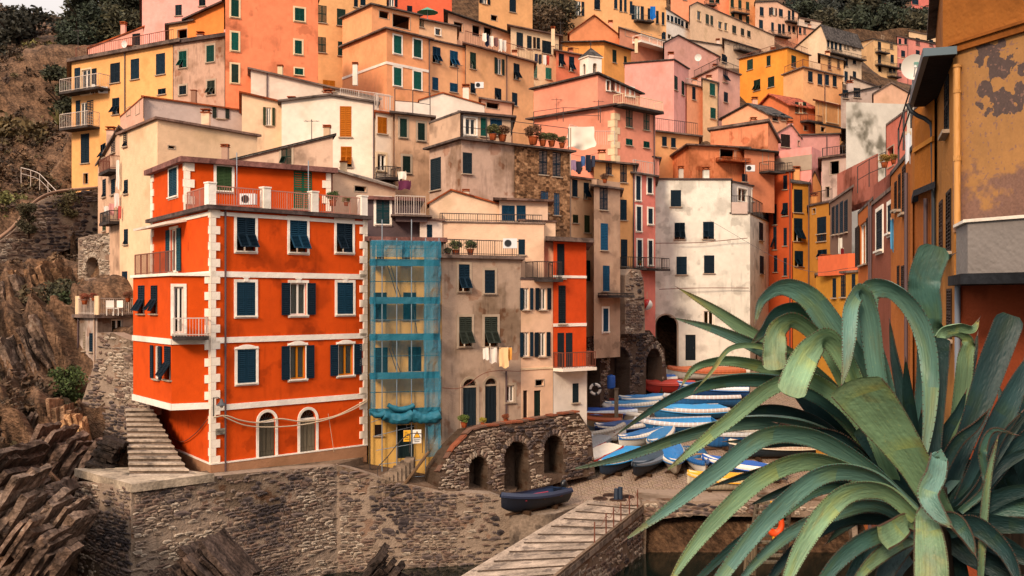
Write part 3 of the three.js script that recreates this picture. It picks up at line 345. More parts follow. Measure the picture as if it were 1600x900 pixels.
// salmon house with quoins
Hh({ l: 'large salmon house with pale quoins and a cream balcony wall', c: '#da7a5c', A: [834, 86], B: [960, 80], C: [1024, 83.5], t: 166, b: 330, ov: 0.5, qn: 1, sh: 'teal', w: [[983, 185, 10, 28], [1010, 190, 9, 27], [983, 222, 10, 10], [1010, 226, 9, 10]], pipes: [[1021]], bal: [[958, 1022, 164, 15, 1.0, 'cream', 'slab']] }, { c: '#da7a5c', A: [834, 86.2], B: [934, 81.5], C: [1000, 85], t: 121, b: 168, roof: 'slate', ov: 0.3, hc: [0, 0.2, -0.6, 0], w: [[950, 134, 5, 15, 'g', 0, 'white'], [957, 135, 5, 14, 'c', 'brown'], [965, 137, 5, 14, 'g', 0, 'white'], [980, 143, 5, 14, 'g', 0, 'white'], [988, 144, 5, 14, 'g', 0, 'white']] });
// --- middle band
Hh({ l: 'tan stone plaster house with wide glazed roof terrace above stone wall front', c: '#a98a6d', tx: 'grime', A: [671, 66], B: [721, 62], C: [890, 67.2], t: 219, b: 430, ov: 0.35, w: [[681, 272, 16, 50, 'c', 'slate'], [730, 255, 14, 33, 'c', 'slate']], }, { c: '#b59672', tx: 'worn', A: [671, 66.5], B: [719, 62.6], t: 176, b: 222, d: 0.5, roof: 'slab', ov: 0.1 }, { c: '#b99a74', B: [724, 65.5], C: [798, 67], t: 178, b: 222, ov: 0.4, w: [[735, 198, 16, 26, 'g', 0, 'white'], [756, 198, 10, 30, 'c', 'teal'], [775, 198, 18, 26, 'c', 'blue']] });
{ const { g, fr } = HS[HS.length - 1]; // exposed rubble on the right two thirds of that front
  const h0 = fr.hit(803), h1 = fr.hit(889.5), y0 = Yat(430, 62), y1 = Yat(219, 62) - 0.02, T = new Tri();
  const f2 = new Face([h0.t, 0], [0, 0]); const sub = { at: (t, y, o) => fr.at(h0.t + t, y, o), holes: [] };
  const ws = [[848, 254, 13, 38], [869, 257, 13, 38], [850, 316, 12, 34, 'c', 'blue'], [869, 319, 9, 34, 'c', 'blue']], hl = [];
  for (const w of ws) { windowOn(g, fr, w, { sh: 'navy' }); hl.push(fr.holes.pop().q.map(([t, y]) => [t - h0.t, y])); }
  facePolygon(T, sub, [[0, y0], [h1.t - h0.t, y0], [h1.t - h0.t, y1], [0, y1]], hl, 0.1, 0.06);
  mesh('stone_facing', T.geo().translate(-g.position.x, -g.position.y, -g.position.z), mat('#a98a70', 'stone', { b: 0.05 }), g);
}
Hh({ l: 'long white house with orange square shutter under grey pent roof', c: '#e4d5c2', B: [392, 76], C: [592, 80], t: 113, b: 300, hc: [1, 0.2, -1.2, 0], roof: 'slab', ov: 0.25, w: [[514, 134, 19, 17, 'c', 'orange']], pipes: [[417]], ch: [[438, 112, 10, 78], [555, 113, 15, 78, '#e0d6ca']] });
Hh({ n: 'gabled_house', l: 'cream house with peeling plaster and open green shutters', c: '#e2c49c', tx: 'worn', B: [378, 69], C: [516, 71.5], t: 158, b: 300, hc: [0.4, 0.5, -0.4, 0], roof: 'terracotta', ov: 0.2, th: 0.12, w: [[420, 182, 8, 28, 'o', 'olive'], [503, 188, 10, 19, 'c', 'slate']] });
Hh({ n: 'gabled_house', l: 'white gabled house with two tall orange shutters', c: '#e6dbcb', B: [440, 69], C: [588, 69.6], t: 159, b: 330, g: 'L', rise: 0.45, mid: 0.5, roof: 'slab', ov: 0.25, w: [[540, 190, 18, 48, 'c', 'orange'], [541, 245, 17, 32, 'c', 'orange']], pipes: [[584]] });
Hh({ l: 'slim white house with small orange shutter below a railed terrace', c: '#e0d0b8', B: [587, 67.5], C: [617, 68.5], t: 176, b: 330, roof: 'terracotta', th: 0.15, ov: 0.15, rail: [26, 'rail'], w: [[597, 196, 14, 26, 'c', 'orange'], [596, 254, 13, 26, 'g', 0, 'cream']], pipes: [[612, 0, 'lpipe']], bal: [[586, 612, 278, 16, 1.2, 'iron']] });
Hh({ l: 'tan plaster house with three dark teal shutters beside slim white house', c: '#c09a70', tx: 'worn', B: [617, 68], C: [673, 69.5], t: 178, b: 340, ov: 0.4, sh: 'dgreen', tr: 'greytrim', w: [[630, 200, 11, 29], [658, 206, 11, 27], [635, 257, 12, 26]] }, { c: '#e0d6c8', B: [617, 74], C: [672, 75], t: 158, b: 180, roof: 'none' });
Hh({ n: 'gabled_house', l: 'white shallow gabled roof house with red ridge line', c: '#e4dacb', B: [655, 80], C: [757, 82], t: 157, b: 220, g: 'L', rise: 0.7, mid: 0.35, roof: 'terracotta', th: 0.1, ov: 0.1 }, { c: '#cfa27a', B: [752, 84], C: [800, 86], t: 155, b: 220, w: [[770, 165, 20, 9, 'k']], roof: 'slab' });
Hh({ l: 'pale lilac grey house with small square window left of cream house', c: '#a58f88', B: [225, 73], C: [378, 76], t: 150, b: 260, hc: [0, -0.1, -0.5, 0], roof: 'terracotta', th: 0.1, ov: 0.2, w: [[345, 176, 12, 18, 'o', 'grey'], [322, 174, 3, 20, 'k']], ch: [[303, 146, 5, 75, '#8d6a58']] }, { c: '#c9937a', A: [188, 77], B: [224, 72.5], t: 152, b: 260, hc: [-0.6, 0, 0, 0], roof: 'terracotta', th: 0.1, ov: 0.15, w: [[201, 174, 6, 12, 'k'], [215, 169, 6, 18, 'k']] });
Hh({ l: 'tall pale yellow house with buff flank left of the red house', c: '#e0bf8f', tx: 'plain', A: [187, 66], B: [246, 61.5], C: [402, 66], t: 187, b: 520, hc: [-0.2, 0, -0.3, 0], roof: 'slab', ov: 0.2, th: 0.15, w: [[197, 292, 6, 22, 'c', 'navy'], [197, 370, 6, 24, 'p', 'navy'], [195, 442, 8, 36, 'c', 'navy'], [196, 217, 6, 24, 'p', 'navy'], [268, 230, 10, 4, 'k']] });
Hh({ l: 'greyish tan narrow house with laundry on stacked balconies', c: '#bd9a74', tx: 'worn', A: [153, 72], B: [187, 66.5], C: [205, 68], t: 213, b: 440, hc: [-1, 0.4, 0, 0], roof: 'slab', ov: 0.3, w: [[161, 236, 7, 22, 'p'], [177, 228, 6, 22], [163, 294, 5, 28], [177, 292, 6, 24], [163, 350, 5, 22, 'c', 'olive']], bal: [[171, 188, 272, 20, 0.7, 'rust'], [172, 188, 350, 16, 0.7, 'iron']] });
Hh({ l: 'flat roofed tan house with rough plaster behind the red house terrace', c: '#b2977a', tx: 'worn', B: [300, 60.5], C: [520, 57.5], t: 250, b: 400, hc: [0.6, -0.6, 0.9, 0.6], roof: 'slate', ov: 0.2, w: [[448, 245, 16, 26, 'c', 'green', 'greytrim']], ch: [[511, 214, 18, 59, '#c2a588'], [352, 246, 20, 58, '#a88a78']] });
Hh({ l: 'low lean-to house with grey slab roof right of the red house terrace', c: '#c7a882', B: [520, 58], C: [618, 61], t: 280, b: 400, hc: [1.2, 0.5, -0.2, 1.0], roof: 'conc', ov: 0.25, w: [[563, 295, 18, 8, 'k']], ch: [[537, 262, 10, 59]] });
Hh({ l: 'cream gabled terrace house with bright blue shutter above the grey house', c: '#dbbd97', B: [671, 60.6], C: [782, 61.6], d: 2.5, t: 318, b: 420, g: 'L', rise: 0.8, mid: 0.3, roof: 'terracotta', th: 0.1, ov: 0.15, ch: [[728, 312, 16, 61.5, '#d9cbb8']] }, { c: '#d6b996', B: [780, 61.3], C: [856, 62.4], d: 2.5, t: 313, b: 420, roof: 'slab', ov: 0.4, w: [[794, 333, 20, 24, 'c', 'blue'], [814, 333, 14, 24, 'c', 'blue']] });
Hh({ l: 'long cream terrace house with rail behind the grey plaster house', c: '#dcbb94', B: [688, 59.4], C: [850, 60.9], d: 2.5, t: 347, b: 480, rail: [12, 'iron'], ov: 0.1, th: 0.08, w: [[815, 386, 10, 24, 'c', 'navy']] });
// --- tall narrow row in the centre
Hh({ l: 'ochre tall house with four navy shutters beside pink red house', c: '#d89d4c', B: [928, 76], C: [990, 78], t: 253, b: 530, ov: 0.5, w: [[951, 263, 9, 20], [974, 271, 10, 28], [974, 328, 10, 32], [975, 395, 10, 42]], bal: [[968, 1000, 418, 16, 0.8, 'iron']], pipes: [[989]] });
Hh({ l: 'pink red tall house with white framed narrow shutters beside the white house', c: '#d0604f', B: [991, 78], C: [1024, 80], t: 272, b: 550, tr: 'white', ov: 0.5, w: [[997, 294, 7, 38], [1015, 290, 7, 24], [998, 342, 7, 38], [1016, 338, 7, 24], [999, 395, 7, 40], [1016, 395, 6, 38]], bal: [[1002, 1034, 419, 16, 0.8, 'iron']], rail: [20, 'rail'] }, { c: '#dc8068', B: [962, 81], C: [1030, 84], t: 240, b: 270, w: [[1010, 230, 8, 9]], nog: 1 });
Hh({ l: 'cream tall house with laundry under its eave beside the tan tall house', c: '#dbb582', tx: 'worn', B: [889, 71], C: [929, 73], t: 278, b: 540, ov: 0.5, w: [[898, 294, 8, 27], [916, 298, 8, 25, 'p'], [899, 342, 8, 13, 'c', 'olive'], [917, 350, 8, 27, 'c', 'olive'], [918, 423, 8, 32, 'c', 'green']], pipes: [[890, 200, 'lpipe']] });
Hh({ l: 'tan narrow tall house with two bright blue shutters', c: '#a0815f', tx: 'worn', B: [928, 70.5], C: [969, 72.5], t: 292, b: 560, ov: 0.4, w: [[943, 311, 12, 34], [944, 370, 11, 42, 'c', 'blue'], [947, 435, 10, 40, 'c', 'blue'], [946, 500, 8, 36, 'c', 'blue', 'white']], par: 9, bal: [[934, 976, 461, 3, 0.9, 'iron']] });
// --- the white house
Hh({ n: 'white_house', l: 'large plain white house with five navy windows beside the boat square', raw: 1, c: '#d9d9d0', tx: 'worn', A: [1022, 86], B: [1142, 86.2], t: 281, b: 590, ov: 0.15, th: 0.12, d: 10, w: [[1056, 310, 16, 26], [1062, 361, 16, 26, 'p'], [1107, 360, 17, 27, 'q'], [1065, 415, 16, 28], [1108, 413, 16, 28], [1107, 497, 15, 22, 'g', 0, 'trim'], [1079, 543, 16, 40, 'd', 'slate'], [1041, 533, 34, 82, 'A', 'open']] },
  { raw: 1, c: '#d9d9d0', tx: 'worn', A: [1142, 86.2], B: [1172, 86.4], C: [1201, 96], t: 334, b: 590, ov: 0.1, th: 0.1, w: [[1189, 362, 6, 28], [1190, 414, 6, 28]], rail: [26, 'iron'] },
  { c: '#b9a494', tx: 'plain', A: [1143, 86.05], B: [1168, 86.2], t: 316, b: 334, d: 0.2, roof: 'none' }, { c: '#cfc8bd', A: [1144, 89], B: [1196, 95], t: 296, b: 336, d: 3, roof: 'slab', w: [[1160, 305, 14, 20, 'g', 0, 'white'], [1180, 306, 10, 18, 'g', 0, 'white']] });
// --- front row: grey house, cream and red house
const GREY = house({ n: 'grey_house', l: 'grey plaster house with arched doorways beside the scaffolding', c: '#a58e7b', tx: 'grime', B: [690, 56.5], C: [814, 59], t: 403, b: 720, ov: 0.25, th: 0.2, sh: 'dgreen', tr: 'greytrim', w: [[725, 434, 17, 42, 'p', 'navy'], [765, 440, 16, 36, 'c', 'navy'], [727, 518, 20, 46, 'p', 'grey'], [767, 518, 20, 46, 'p', 'grey'], [734, 632, 22, 80, 'a', 'slate'], [767, 630, 19, 78, 'a', 'slate'], [797, 615, 12, 26, 'g', 0, 'greytrim']], rail: [24, 'iron'], pipes: [[719, 600, 'lpipe'], [790, 580]] });
const RC = house({ n: 'cream_and_red_house', l: 'narrow house with cream left half, red right half and white foot', c: '#dfbc94', B: [814, 59], C: [864, 60.5], t: 437, b: 690, roof: 'slab', ov: 0.05, w: [[822, 467, 9, 34, 'o'], [848, 467, 11, 34, 'o'], [822, 538, 9, 38, 'o'], [847, 538, 11, 38, 'o'], [843, 598, 13, 9, 'k'], [840, 638, 11, 56, 'd', 'dgreen'], [821, 638, 7, 56, 'd', 'brown']], courses: [[577, 3, 'cream', 'r']] },
  { raw: 1, c: '#cc4a1c', B: [864.5, 60.45], C: [916, 62], t: 377, b: 577, ov: 0.6, th: 0.25, w: [[876, 408, 11, 54, 'c', 'slate'], [878, 476, 11, 60, 'c', 'slate'], [876, 547, 10, 54, 'c', 'slate'], [889, 547, 10, 54, 'c', 'slate']], bal: [[864, 917, 575, 24, 0.9, 'rust', 'white']], courses: [[432, 4, 'white', 'r'], [508, 5, 'white', 'r']] },
  { raw: 1, c: '#e0d8cd', B: [864.6, 60.48], C: [917, 62], t: 577.5, b: 690, roof: 'none', w: [[871, 638, 11, 56, 'd', 'dgreen'], [899, 614, 9, 30, 'c', 'slate']] },
  { c: '#dfc09a', B: [812, 60.6], C: [868, 61.8], d: 4, t: 345, b: 440, roof: 'slab', ov: 0.1, th: 0.1, w: [[816, 405, 12, 56, 'c', 'navy']], bal: [[818, 858, 436, 26, 1.6, 'iron']] });
// --- right-hand street
Hh({ l: 'dark shuttered house front in the right-hand street above the salmon balcony', raw: 1, c: '#7b6254', B: [1297, 67], C: [1331, 58], t: 318, b: 470, ov: 0.6, w: [[1302, 345, 4, 44], [1308, 343, 4, 46], [1315, 340, 5, 50], [1322, 338, 5, 50]] }, { raw: 1, c: '#b06a58', tx: 'grime', B: [1308, 70], C: [1372, 60], t: 272, b: 330, roof: 'none', d: 5, w: [] });
Hh({ l: 'mustard street house with a salmon balcony parapet', raw: 1, c: '#c08630', B: [1275, 62], C: [1341, 55], t: 430, b: 780, ov: 0.3, w: [[1304, 450, 5, 30], [1318, 446, 7, 36], [1334, 446, 5, 36]] }, { raw: 1, c: '#d86c44', A: [1278, 60.5], B: [1325, 56.6], C: [1340, 56.4], t: 396, b: 429, roof: 'none' });
Hh({ l: 'slim orange street house with one open shutter window', c: '#ad5f2a', B: [1341, 50], C: [1363, 43], t: 335, b: 800, ov: 0.4, w: [[1350, 380, 12, 66, 'o', 'brown']], pipes: [[1361]] });
Hh({ l: 'reddish brown street house with white framed blue window', c: '#834a38', B: [1363, 39], C: [1399, 32.5], t: 322, b: 840, ov: 0.5, tr: 'white', w: [[1375, 360, 10, 62, 'c', 'navy'], [1391, 342, 6, 44, 'c', 'navy']], pipes: [[1364]] }, { c: '#8c4f40', tx: 'grime', B: [1365, 41], C: [1398, 36], t: 290, b: 322, roof: 'none' });
Hh({ l: 'ochre street house with three slit windows and dark downpipe', c: '#a8622a', B: [1392, 31], C: [1426, 25.6], t: 276, b: 950, ov: 0.35, w: [[1400, 306, 3, 44, 'c', 'brown'], [1406, 300, 3, 56, 'c', 'brown'], [1413, 296, 5, 74, 'c', 'brown'], [1404, 440, 3, 50, 'c', 'brown'], [1411, 440, 4, 50, 'c', 'brown']], pipes: [[1421, 270]] });
Hh({ l: 'small rose pink attic with a railing above the ochre street houses', c: '#cc7460', B: [1385, 50], C: [1417, 46], t: 197, b: 330, ov: 0.15, th: 0.1, w: [[1392, 245, 10, 30, 'k']] });
Hh({ l: 'narrow mauve house with dark opening between pink houses and white stained wall', c: '#a58a7e', tx: 'worn', B: [1284, 88], C: [1325, 86], t: 248, b: 640, ov: 0.4, w: [[1304, 262, 14, 20, 'k'], [1293, 300, 6, 16, 'k']], rail: [14, 'iron'] });
// ------------------------------------------------------------ the red corner house
const RED = '#cb4b10', Mred = mat(RED, 'plain', { b: 0.01 });
{
  const base = PX(330, 755, 49), g = group('red_house', base); tag(g, 'bright red corner house with white quoins, roof terrace and blue shutters', 'house', 'village houses');
  const main = block(g, { c: RED, bump: 0.01, tx: 'worn', A: [237, 58], B: [330, 49], C: [572, 55.5], t: 327, b: 755, ov: 0.3, th: 0.2, tr: 'white', sh: 'navy', w: [
    [384, 366, 29, 52, 'p'], [466, 368, 27, 52, 'p', '#0d4767'], [538, 369, 25, 50, 'q'],
    [384, 467, 29, 52, 'c', '#0b4360'], [466, 467, 25, 50, 'o'], [539, 466, 25, 49, 'c', '#0b4360'],
    [385, 572, 29, 52, 'c', '#0b4360'], [465, 566, 24, 52, 'o', 'navy', 'white', '#c47a1c'], [540, 562, 23, 48, 'o', 'navy', 'white', '#c47a1c'],
    [417, 690, 26, 92, 'a', '#77705f'], [481, 684, 25, 88, 'a', '#77705f'], [536, 722, 22, 22, 'A', 'dgreen'], [272, 391, 11, 66, 'o', '#134a5c']],
    courses: [[428, 9, 'white', 'r', 0.06], [532, 9, 'white', 'r', 0.06], [638, 9, 'white', 'r', 0.06], [333, 6, 'white', 'b', 0.05], [428, 9, 'white', 'l', 0.06]], pipes: [[351]], roof: 'slab' });
  // lower two storeys swing out on the left
  const bulge = block(g, { nog: 1, c: RED, bump: 0.01, A: [208, 53.4], B: [268, 48.4], C: [329.6, 49.1], t: 431, b: 640, ov: 0.12, th: 0.14, roof: 'white', tr: 0, w: [[221, 468, 10, 44, 'p'], [241, 468, 10, 44, 'p'], [279, 484, 15, 72, 'g', 0, 'white'], [245, 566, 8, 52, 'o'], [262, 567, 10, 52, 'p']], courses: [[534, 9, 'white', 'b', 0.06], [636, 10, 'white', 'b', 0.07]] });
  { const q = [bulge.fl.at(0, bulge.y0), bulge.fl.at(bulge.fl.len, bulge.y0), bulge.fr.at(bulge.fr.len, bulge.y0), bulge.fl.at(0, bulge.y0, -4)].map(v => v.sub(base)); mesh('soffit', hexa(q.map(v => v.clone()), q.map(v => v.clone().setY(v.y + 0.12))), Mred, g); }
  balcony(g, bulge.fr, [269, 323, 525, 28, 0.9, 'rail', 'slab']);
  { const f = bulge.fl, o = mesh('terrace_railing', railGeo(f.len - 0.1, 1.05), K.rust, g); o.position.copy(f.at(0.05, bulge.y1 + 0.14, -0.08).sub(base)); o.rotation.y = f.rot; }
  { const f = main.fl, h0 = f.hit(238), h1 = f.hit(292); const o = mesh('awning', uvBox(box(h1.t - h0.t, 0.12, 1.1, (h1.t - h0.t) / 2, 0, 0.5).rotateX(0.16)), K.trim, g); o.position.copy(f.at(h0.t, Yat(349, 54.5), 0).sub(base)); o.rotation.y = f.rot; }
  // plinth
  for (const f of [main.fl, main.fr]) { const y1 = Yat(726, 49), o = mesh('plinth', uvBox(box(f.len + (f === main.fl ? 0.07 : 0), y1 - main.y0, 0.07, (f.len + (f === main.fl ? 0.07 : 0)) / 2, (y1 - main.y0) / 2, 0.035)), mat('#a2785a', 'plain'), g); o.position.copy(f.at(0, main.y0).sub(base)); o.rotation.y = f.rot; const e = mesh('plinth_line', box(f.len + 0.09, 0.07, 0.09, f.len / 2, 0, 0.045), K.white, g); e.position.copy(f.at(0, y1 + 0.035).sub(base)); e.rotation.y = f.rot; }
  // keystones over the second row, flat arches over the third
  for (const [px, py] of [[384, 438], [466, 440], [539, 440]]) { const f = main.fr, h = f.hit(px), o = mesh('keystone', merge([box(0.22, 0.24, 0.07, 0, 0, 0.035), box(0.36, 0.1, 0.08, 0, 0.1, 0.04)]), K.white, g); o.position.copy(f.at(h.t, Yat(py - 2, h.Z)).sub(base)); o.rotation.y = f.rot; }
  for (const [px, py, w] of [[385, 544, 1.15], [465, 538, 1.0], [540, 536, 1.0]]) { const f = main.fr, h = f.hit(px), s = new THREE.Shape(); s.moveTo(-w / 2 - 0.12, 0); s.lineTo(w / 2 + 0.12, 0); s.quadraticCurveTo(0, 0.42, -w / 2 - 0.12, 0); const o = mesh('arch_hood', new THREE.ExtrudeGeometry(s, { depth: 0.07, bevelEnabled: false }), K.white, g); o.position.copy(f.at(h.t, Yat(py + 1, h.Z), 0.005).sub(base)); o.rotation.y = f.rot; }
  // top storey, set back behind the terrace
  const top = block(g, { nog: 1, c: RED, bump: 0.01, A: [237, 58.02], B: [290, 52.55], C: [515, 57], t: 254, b: 328, ov: 0.35, th: 0.28, roof: 'pinkslab', tr: 'white', w: [[271, 285, 13, 44, 'c', '#1f5068'], [350, 279, 24, 38, 'c', '#41603a'], [473, 297, 28, 58, 'c', '#1e6a4e', 0]] });
  // quoins
  const QM = mat('#efe5d6', 'worn', { b: 0.015 });
  const quoins = (f, atEnd, y0, y1, ph, a = 0.22, b = 0.44) => { const n = Math.round((y1 - y0) / 0.39), h = (y1 - y0) / n; const ga = uvBox(box(1, h - 0.012, 0.06, 0.5, h / 2, 0.03)); for (let i = 0; i < n; i++) { const w = (i + ph) % 2 ? a : b, q = mesh('quoin', ga, QM, g); q.scale.x = w + 0.06; q.position.copy(f.at(atEnd ? f.len - w : -0.06, y0 + i * h, 0).sub(base)); q.rotation.y = f.rot; } };
  const yq = Yat(726, 49);
  quoins(main.fr, 0, yq, main.y1, 0); quoins(main.fl, 1, Yat(428, 49), main.y1, 1, 0.16, 0.3); quoins(bulge.fr, 1, bulge.y0, Yat(430, 49), 1, 0.12, 0.3); quoins(main.fl, 1, yq, bulge.y0, 1, 0.16, 0.3);
  quoins(main.fr, 1, yq, main.y1, 1); quoins(main.fl, 0, Yat(437, 58), main.y1, 0, 0.25, 0.5);
  quoins(top.fr, 0, top.y0 + 0.3, top.y1, 0); quoins(top.fl, 1, top.y0, top.y1, 1, 0.16, 0.3); quoins(top.fl, 0, top.y0, top.y1, 1, 0.25, 0.5); quoins(top.fr, 1, top.y0 + 0.3, top.y1, 1);
  // terrace parapet pillars and railings between them
  const ty = main.y1 + 0.2, f = main.fr, ps = [331, 417, 492, 569].map(p => f.hit(p).t);
  for (let i = 0; i < 4; i++) { const o = mesh('pillar', uvBox(merge([box(0.4, 1.05, 0.4, 0, 0.525), box(0.46, 0.07, 0.46, 0, 1.08)])), K.white, g); o.position.copy(f.at(ps[i], ty, -0.15).sub(base)); o.rotation.y = f.rot; if (i) { const L = ps[i] - ps[i - 1] - 0.42, r = mesh('terrace_railing', railGeo(L, 0.95), K.pink, g); r.position.copy(f.at(ps[i - 1] + 0.21, ty, -0.1).sub(base)); r.rotation.y = f.rot; } }
  { const fl = main.fl, a = fl.hit(291).t, L = fl.len - a - 0.3, r = mesh('terrace_railing', railGeo(L, 0.95), K.pink, g); r.position.copy(fl.at(a, ty, -0.05).sub(base)); r.rotation.y = fl.rot; }
  { const p = [375, 487].map(x => f.hit(x).t); for (const t of p) { mesh('awning_post', cyl(0.025, 0.025, 2.7, 0, 1.35), K.pole, g).position.copy(f.at(t, ty, -0.3).sub(base)); } }
  // street plate, cables
  { const h = f.hit(343), o = mesh('street_plate', box(0.5, 0.3, 0.03), mat('#8f8678', 'conc'), g); o.position.copy(f.at(h.t, Yat(674, h.Z), 0.1).sub(base)); o.rotation.y = f.rot; }
  const run = (pts, out, r, m, name, ff = f) => { mesh(name, tube(pts.map(([x, y]) => { const h = ff.hit(x); return ff.at(h.t, Yat(y, h.Z), out).sub(base); }), r, 40), m, g); };
  run([[332, 652], [350, 649], [372, 656], [400, 660], [432, 654], [470, 658], [520, 650], [550, 636], [571, 624]], 0.14, 0.035, K.rope, 'cable'); run([[345, 650], [380, 664], [440, 666], [500, 657], [545, 641], [570, 627]], 0.2, 0.03, K.rope, 'cable');
  run([[511, 646], [515, 672], [520, 706]], 0.1, 0.012, K.rope, 'cable');
  run([[250, 648], [262, 672], [285, 690], [308, 678], [328, 655]], 0.12, 0.025, K.rust, 'cable', main.fl);
}
{ // wall lantern
  const g = group('wall_lantern', PX(338, 632, 48.7)); tag(g, 'small iron wall lantern on the red house corner', 'lantern');
  mesh('bracket', merge([box(0.05, 0.9, 0.05, -0.1, -0.1, 0.1), tube([V(-0.1, 0.3, 0.1), V(0.1, 0.36, 0.16), V(0.3, 0.25, 0.2)], 0.02, 12)]), K.iron, g);
  mesh('lamp_shade', new THREE.LatheGeometry([[0.02, 0.28], [0.06, 0.24], [0.1, 0.12], [0.24, 0.0], [0.22, -0.03]].map(p => new THREE.Vector2(...p)), 14).translate(0.3, 0, 0.2), mat('#3a3c40', null, { r: 0.5 }), g);
  mesh('bulb_glass', new THREE.SphereGeometry(0.09, 10, 8).translate(0.3, -0.06, 0.2), mat('#c9c0b2', null, { r: 0.3 }), g);
}
// ------------------------------------------------------------ yellow house behind the scaffolding
{
  const r = house({ n: 'yellow_house', l: 'pale yellow house wrapped in blue scaffold netting', c: '#cda65e', tx: 'worn', B: [575.5, 55.7], C: [690, 56.7], t: 377, b: 790, roof: 'pinkslab', th: 0.25, ov: 0.3, sh: 'navy', w: [[594, 395, 11, 40], [634, 395, 12, 36], [594, 478, 20, 42], [640, 478, 20, 42], [595, 563, 21, 40], [648, 561, 20, 38], [591, 672, 11, 17, 'c', 'brown'], [634, 690, 26, 52, 'd', '#122a30']] },
    { raw: 1, c: '#5f5153', B: [573, 58.2], C: [656, 59.4], t: 312, b: 378, roof: 'pinkslab', th: 0.2, ov: 0.3, w: [[598, 330, 21, 40, 'c', '#0f5560', 'white']], },
    { c: '#d9cbb8', B: [656, 58.8], C: [691, 59.3], t: 344, b: 378, roof: 'slab', ov: 0.15, th: 0.12, w: [[671, 364, 8, 26, 'c', 'navy']] },
    { raw: 1, c: '#5a4c4c', B: [618, 58], C: [668, 58.6], t: 338, b: 346, roof: 'slab', th: 0.1, d: 4, rail: [30, 'rail'] });
  const S = [58, 0]; const g = group('scaffolding', PX(632, 770, 54.6)), P0 = g.position; tag(g, 'tube scaffolding with blue netting and plank decks on the yellow house', 'scaffolding');
  const ff = new Face(plan([577, 54.5]), plan([687, 55.5])), fb = new Face(plan([577, 55.4]), plan([687, 56.4]));
  const netTex = dataTex(128, (u, v) => { const a = (u * 32) % 1, b = (v * 32) % 1; return g3(a < 0.34 || b < 0.34 ? 1 : 0.12); }, false, 0.8);
  const net = (c, o) => new THREE.MeshStandardMaterial({ color: c, roughness: 0.8, transparent: true, opacity: o, side: THREE.DoubleSide, alphaMap: netTex });
  const thin = net('#0f7890', 0.17), thick = net('#0a667e', 0.85), dense = mat('#0a5e74', 'plain', { r: 0.7 });
  for (const px of [578, 597, 620, 643, 665, 686]) for (const fc of [ff, fb]) { const h = fc.hit(px), y1 = Yat(px === 597 || px === 643 ? 343 : 372, h.Z), y0 = Yat(768, h.Z) - 0.3; mesh('standard', cyl(0.03, 0.03, y1 - y0, 0, (y0 + y1) / 2 - P0.y), px === 578 ? K.iron : K.pole, g).position.copy(fc.at(h.t, P0.y, 0).sub(P0)); }
  for (const py of [388, 411, 440, 470, 500, 527, 556, 587, 612, 640]) { const y = Yat(py, 55), o = mesh('ledger', merge([cyl(0.024, 0.024, ff.len, 0, 0, 0, 6).rotateZ(Math.PI / 2).translate(ff.len / 2, 0, 0)]), shMat('#1a5a70'), g); o.position.copy(ff.at(0, y, 0).sub(P0)); o.rotation.y = ff.rot; }
  for (const py of [411, 470, 527, 587, 643]) { const y = Yat(py, 55); for (let k = 0; k < 3; k++) { const o = mesh('deck_plank', uvBox(box(ff.len, 0.05, 0.26, ff.len / 2, 0, -0.15 - k * 0.28)), mat('#6f6252', 'wood'), g); o.position.copy(ff.at(0, y + 0.06, 0).sub(P0)); o.rotation.y = ff.rot; }
    const s = mesh('toe_net', uvBox(new THREE.PlaneGeometry(ff.len, 0.36, 24, 3)), dense, g); { const p = s.geometry.attributes.position; for (let i = 0; i < p.count; i++) p.setZ(i, 0.06 * (vn(p.getX(i) * 3, p.getY(i) * 4, py) - 0.2)); s.geometry.computeVertexNormals(); } s.position.copy(ff.at(ff.len / 2, y + 0.02, 0.04).sub(P0)); s.rotation.y = ff.rot; }
  const sheet = (x0, x1, ya, yb, m, amp, out, name = 'netting') => { const h0 = ff.hit(x0), h1 = ff.hit(x1), W = h1.t - h0.t, y0 = Yat(yb, 55), H = Yat(ya, 55) - y0; const q = uvBox(new THREE.PlaneGeometry(W, H, Math.ceil(W * 6), Math.ceil(H * 4))); const p = q.attributes.position; for (let i = 0; i < p.count; i++) p.setZ(i, amp * (fbm(p.getX(i) * 2.2 + x0, p.getY(i) * 0.7, 3, 3) - 0.4)); q.computeVertexNormals(); const o = mesh(name, q, m, g); o.position.copy(ff.at((h0.t + h1.t) / 2, y0 + H / 2, out).sub(P0)); o.rotation.y = ff.rot; };
  sheet(579, 686, 376, 642, thin, 0.35, 0.08); sheet(661, 688, 378, 642, thick, 0.6, 0.2); sheet(580, 688, 376, 402, thick, 0.7, 0.12); sheet(578, 586, 378, 642, thick, 0.3, 0.14);
  { // sagging bundles of gathered net at the foot, loose folds hanging below the lowest deck
    for (const [x0, x1, yc, r] of [[598, 644, 647, 0.3], [640, 686, 647, 0.28], [605, 646, 632, 0.14], [578, 602, 642, 0.16]]) { const pts = []; for (let i = 0; i <= 6; i++) { const h = ff.hit(lerp(x0, x1, i / 6)); pts.push(ff.at(h.t, Yat(yc, h.Z) - 0.25 * Math.sin(i / 6 * Math.PI), 0.25).sub(P0)); } const q = tube(pts, r, 30, 14), p = q.attributes.position, nn = q.attributes.normal; for (let i = 0; i < p.count; i++) { const k = 0.5 * r * (fbm(p.getX(i) * 3, p.getY(i) * 5, p.getZ(i) * 3, 3) - 0.5) * 2; p.setXYZ(i, p.getX(i) + nn.getX(i) * k, p.getY(i) + nn.getY(i) * k, p.getZ(i) + nn.getZ(i) * k); } q.computeVertexNormals(); mesh('net_bundle', q, dense, g); }
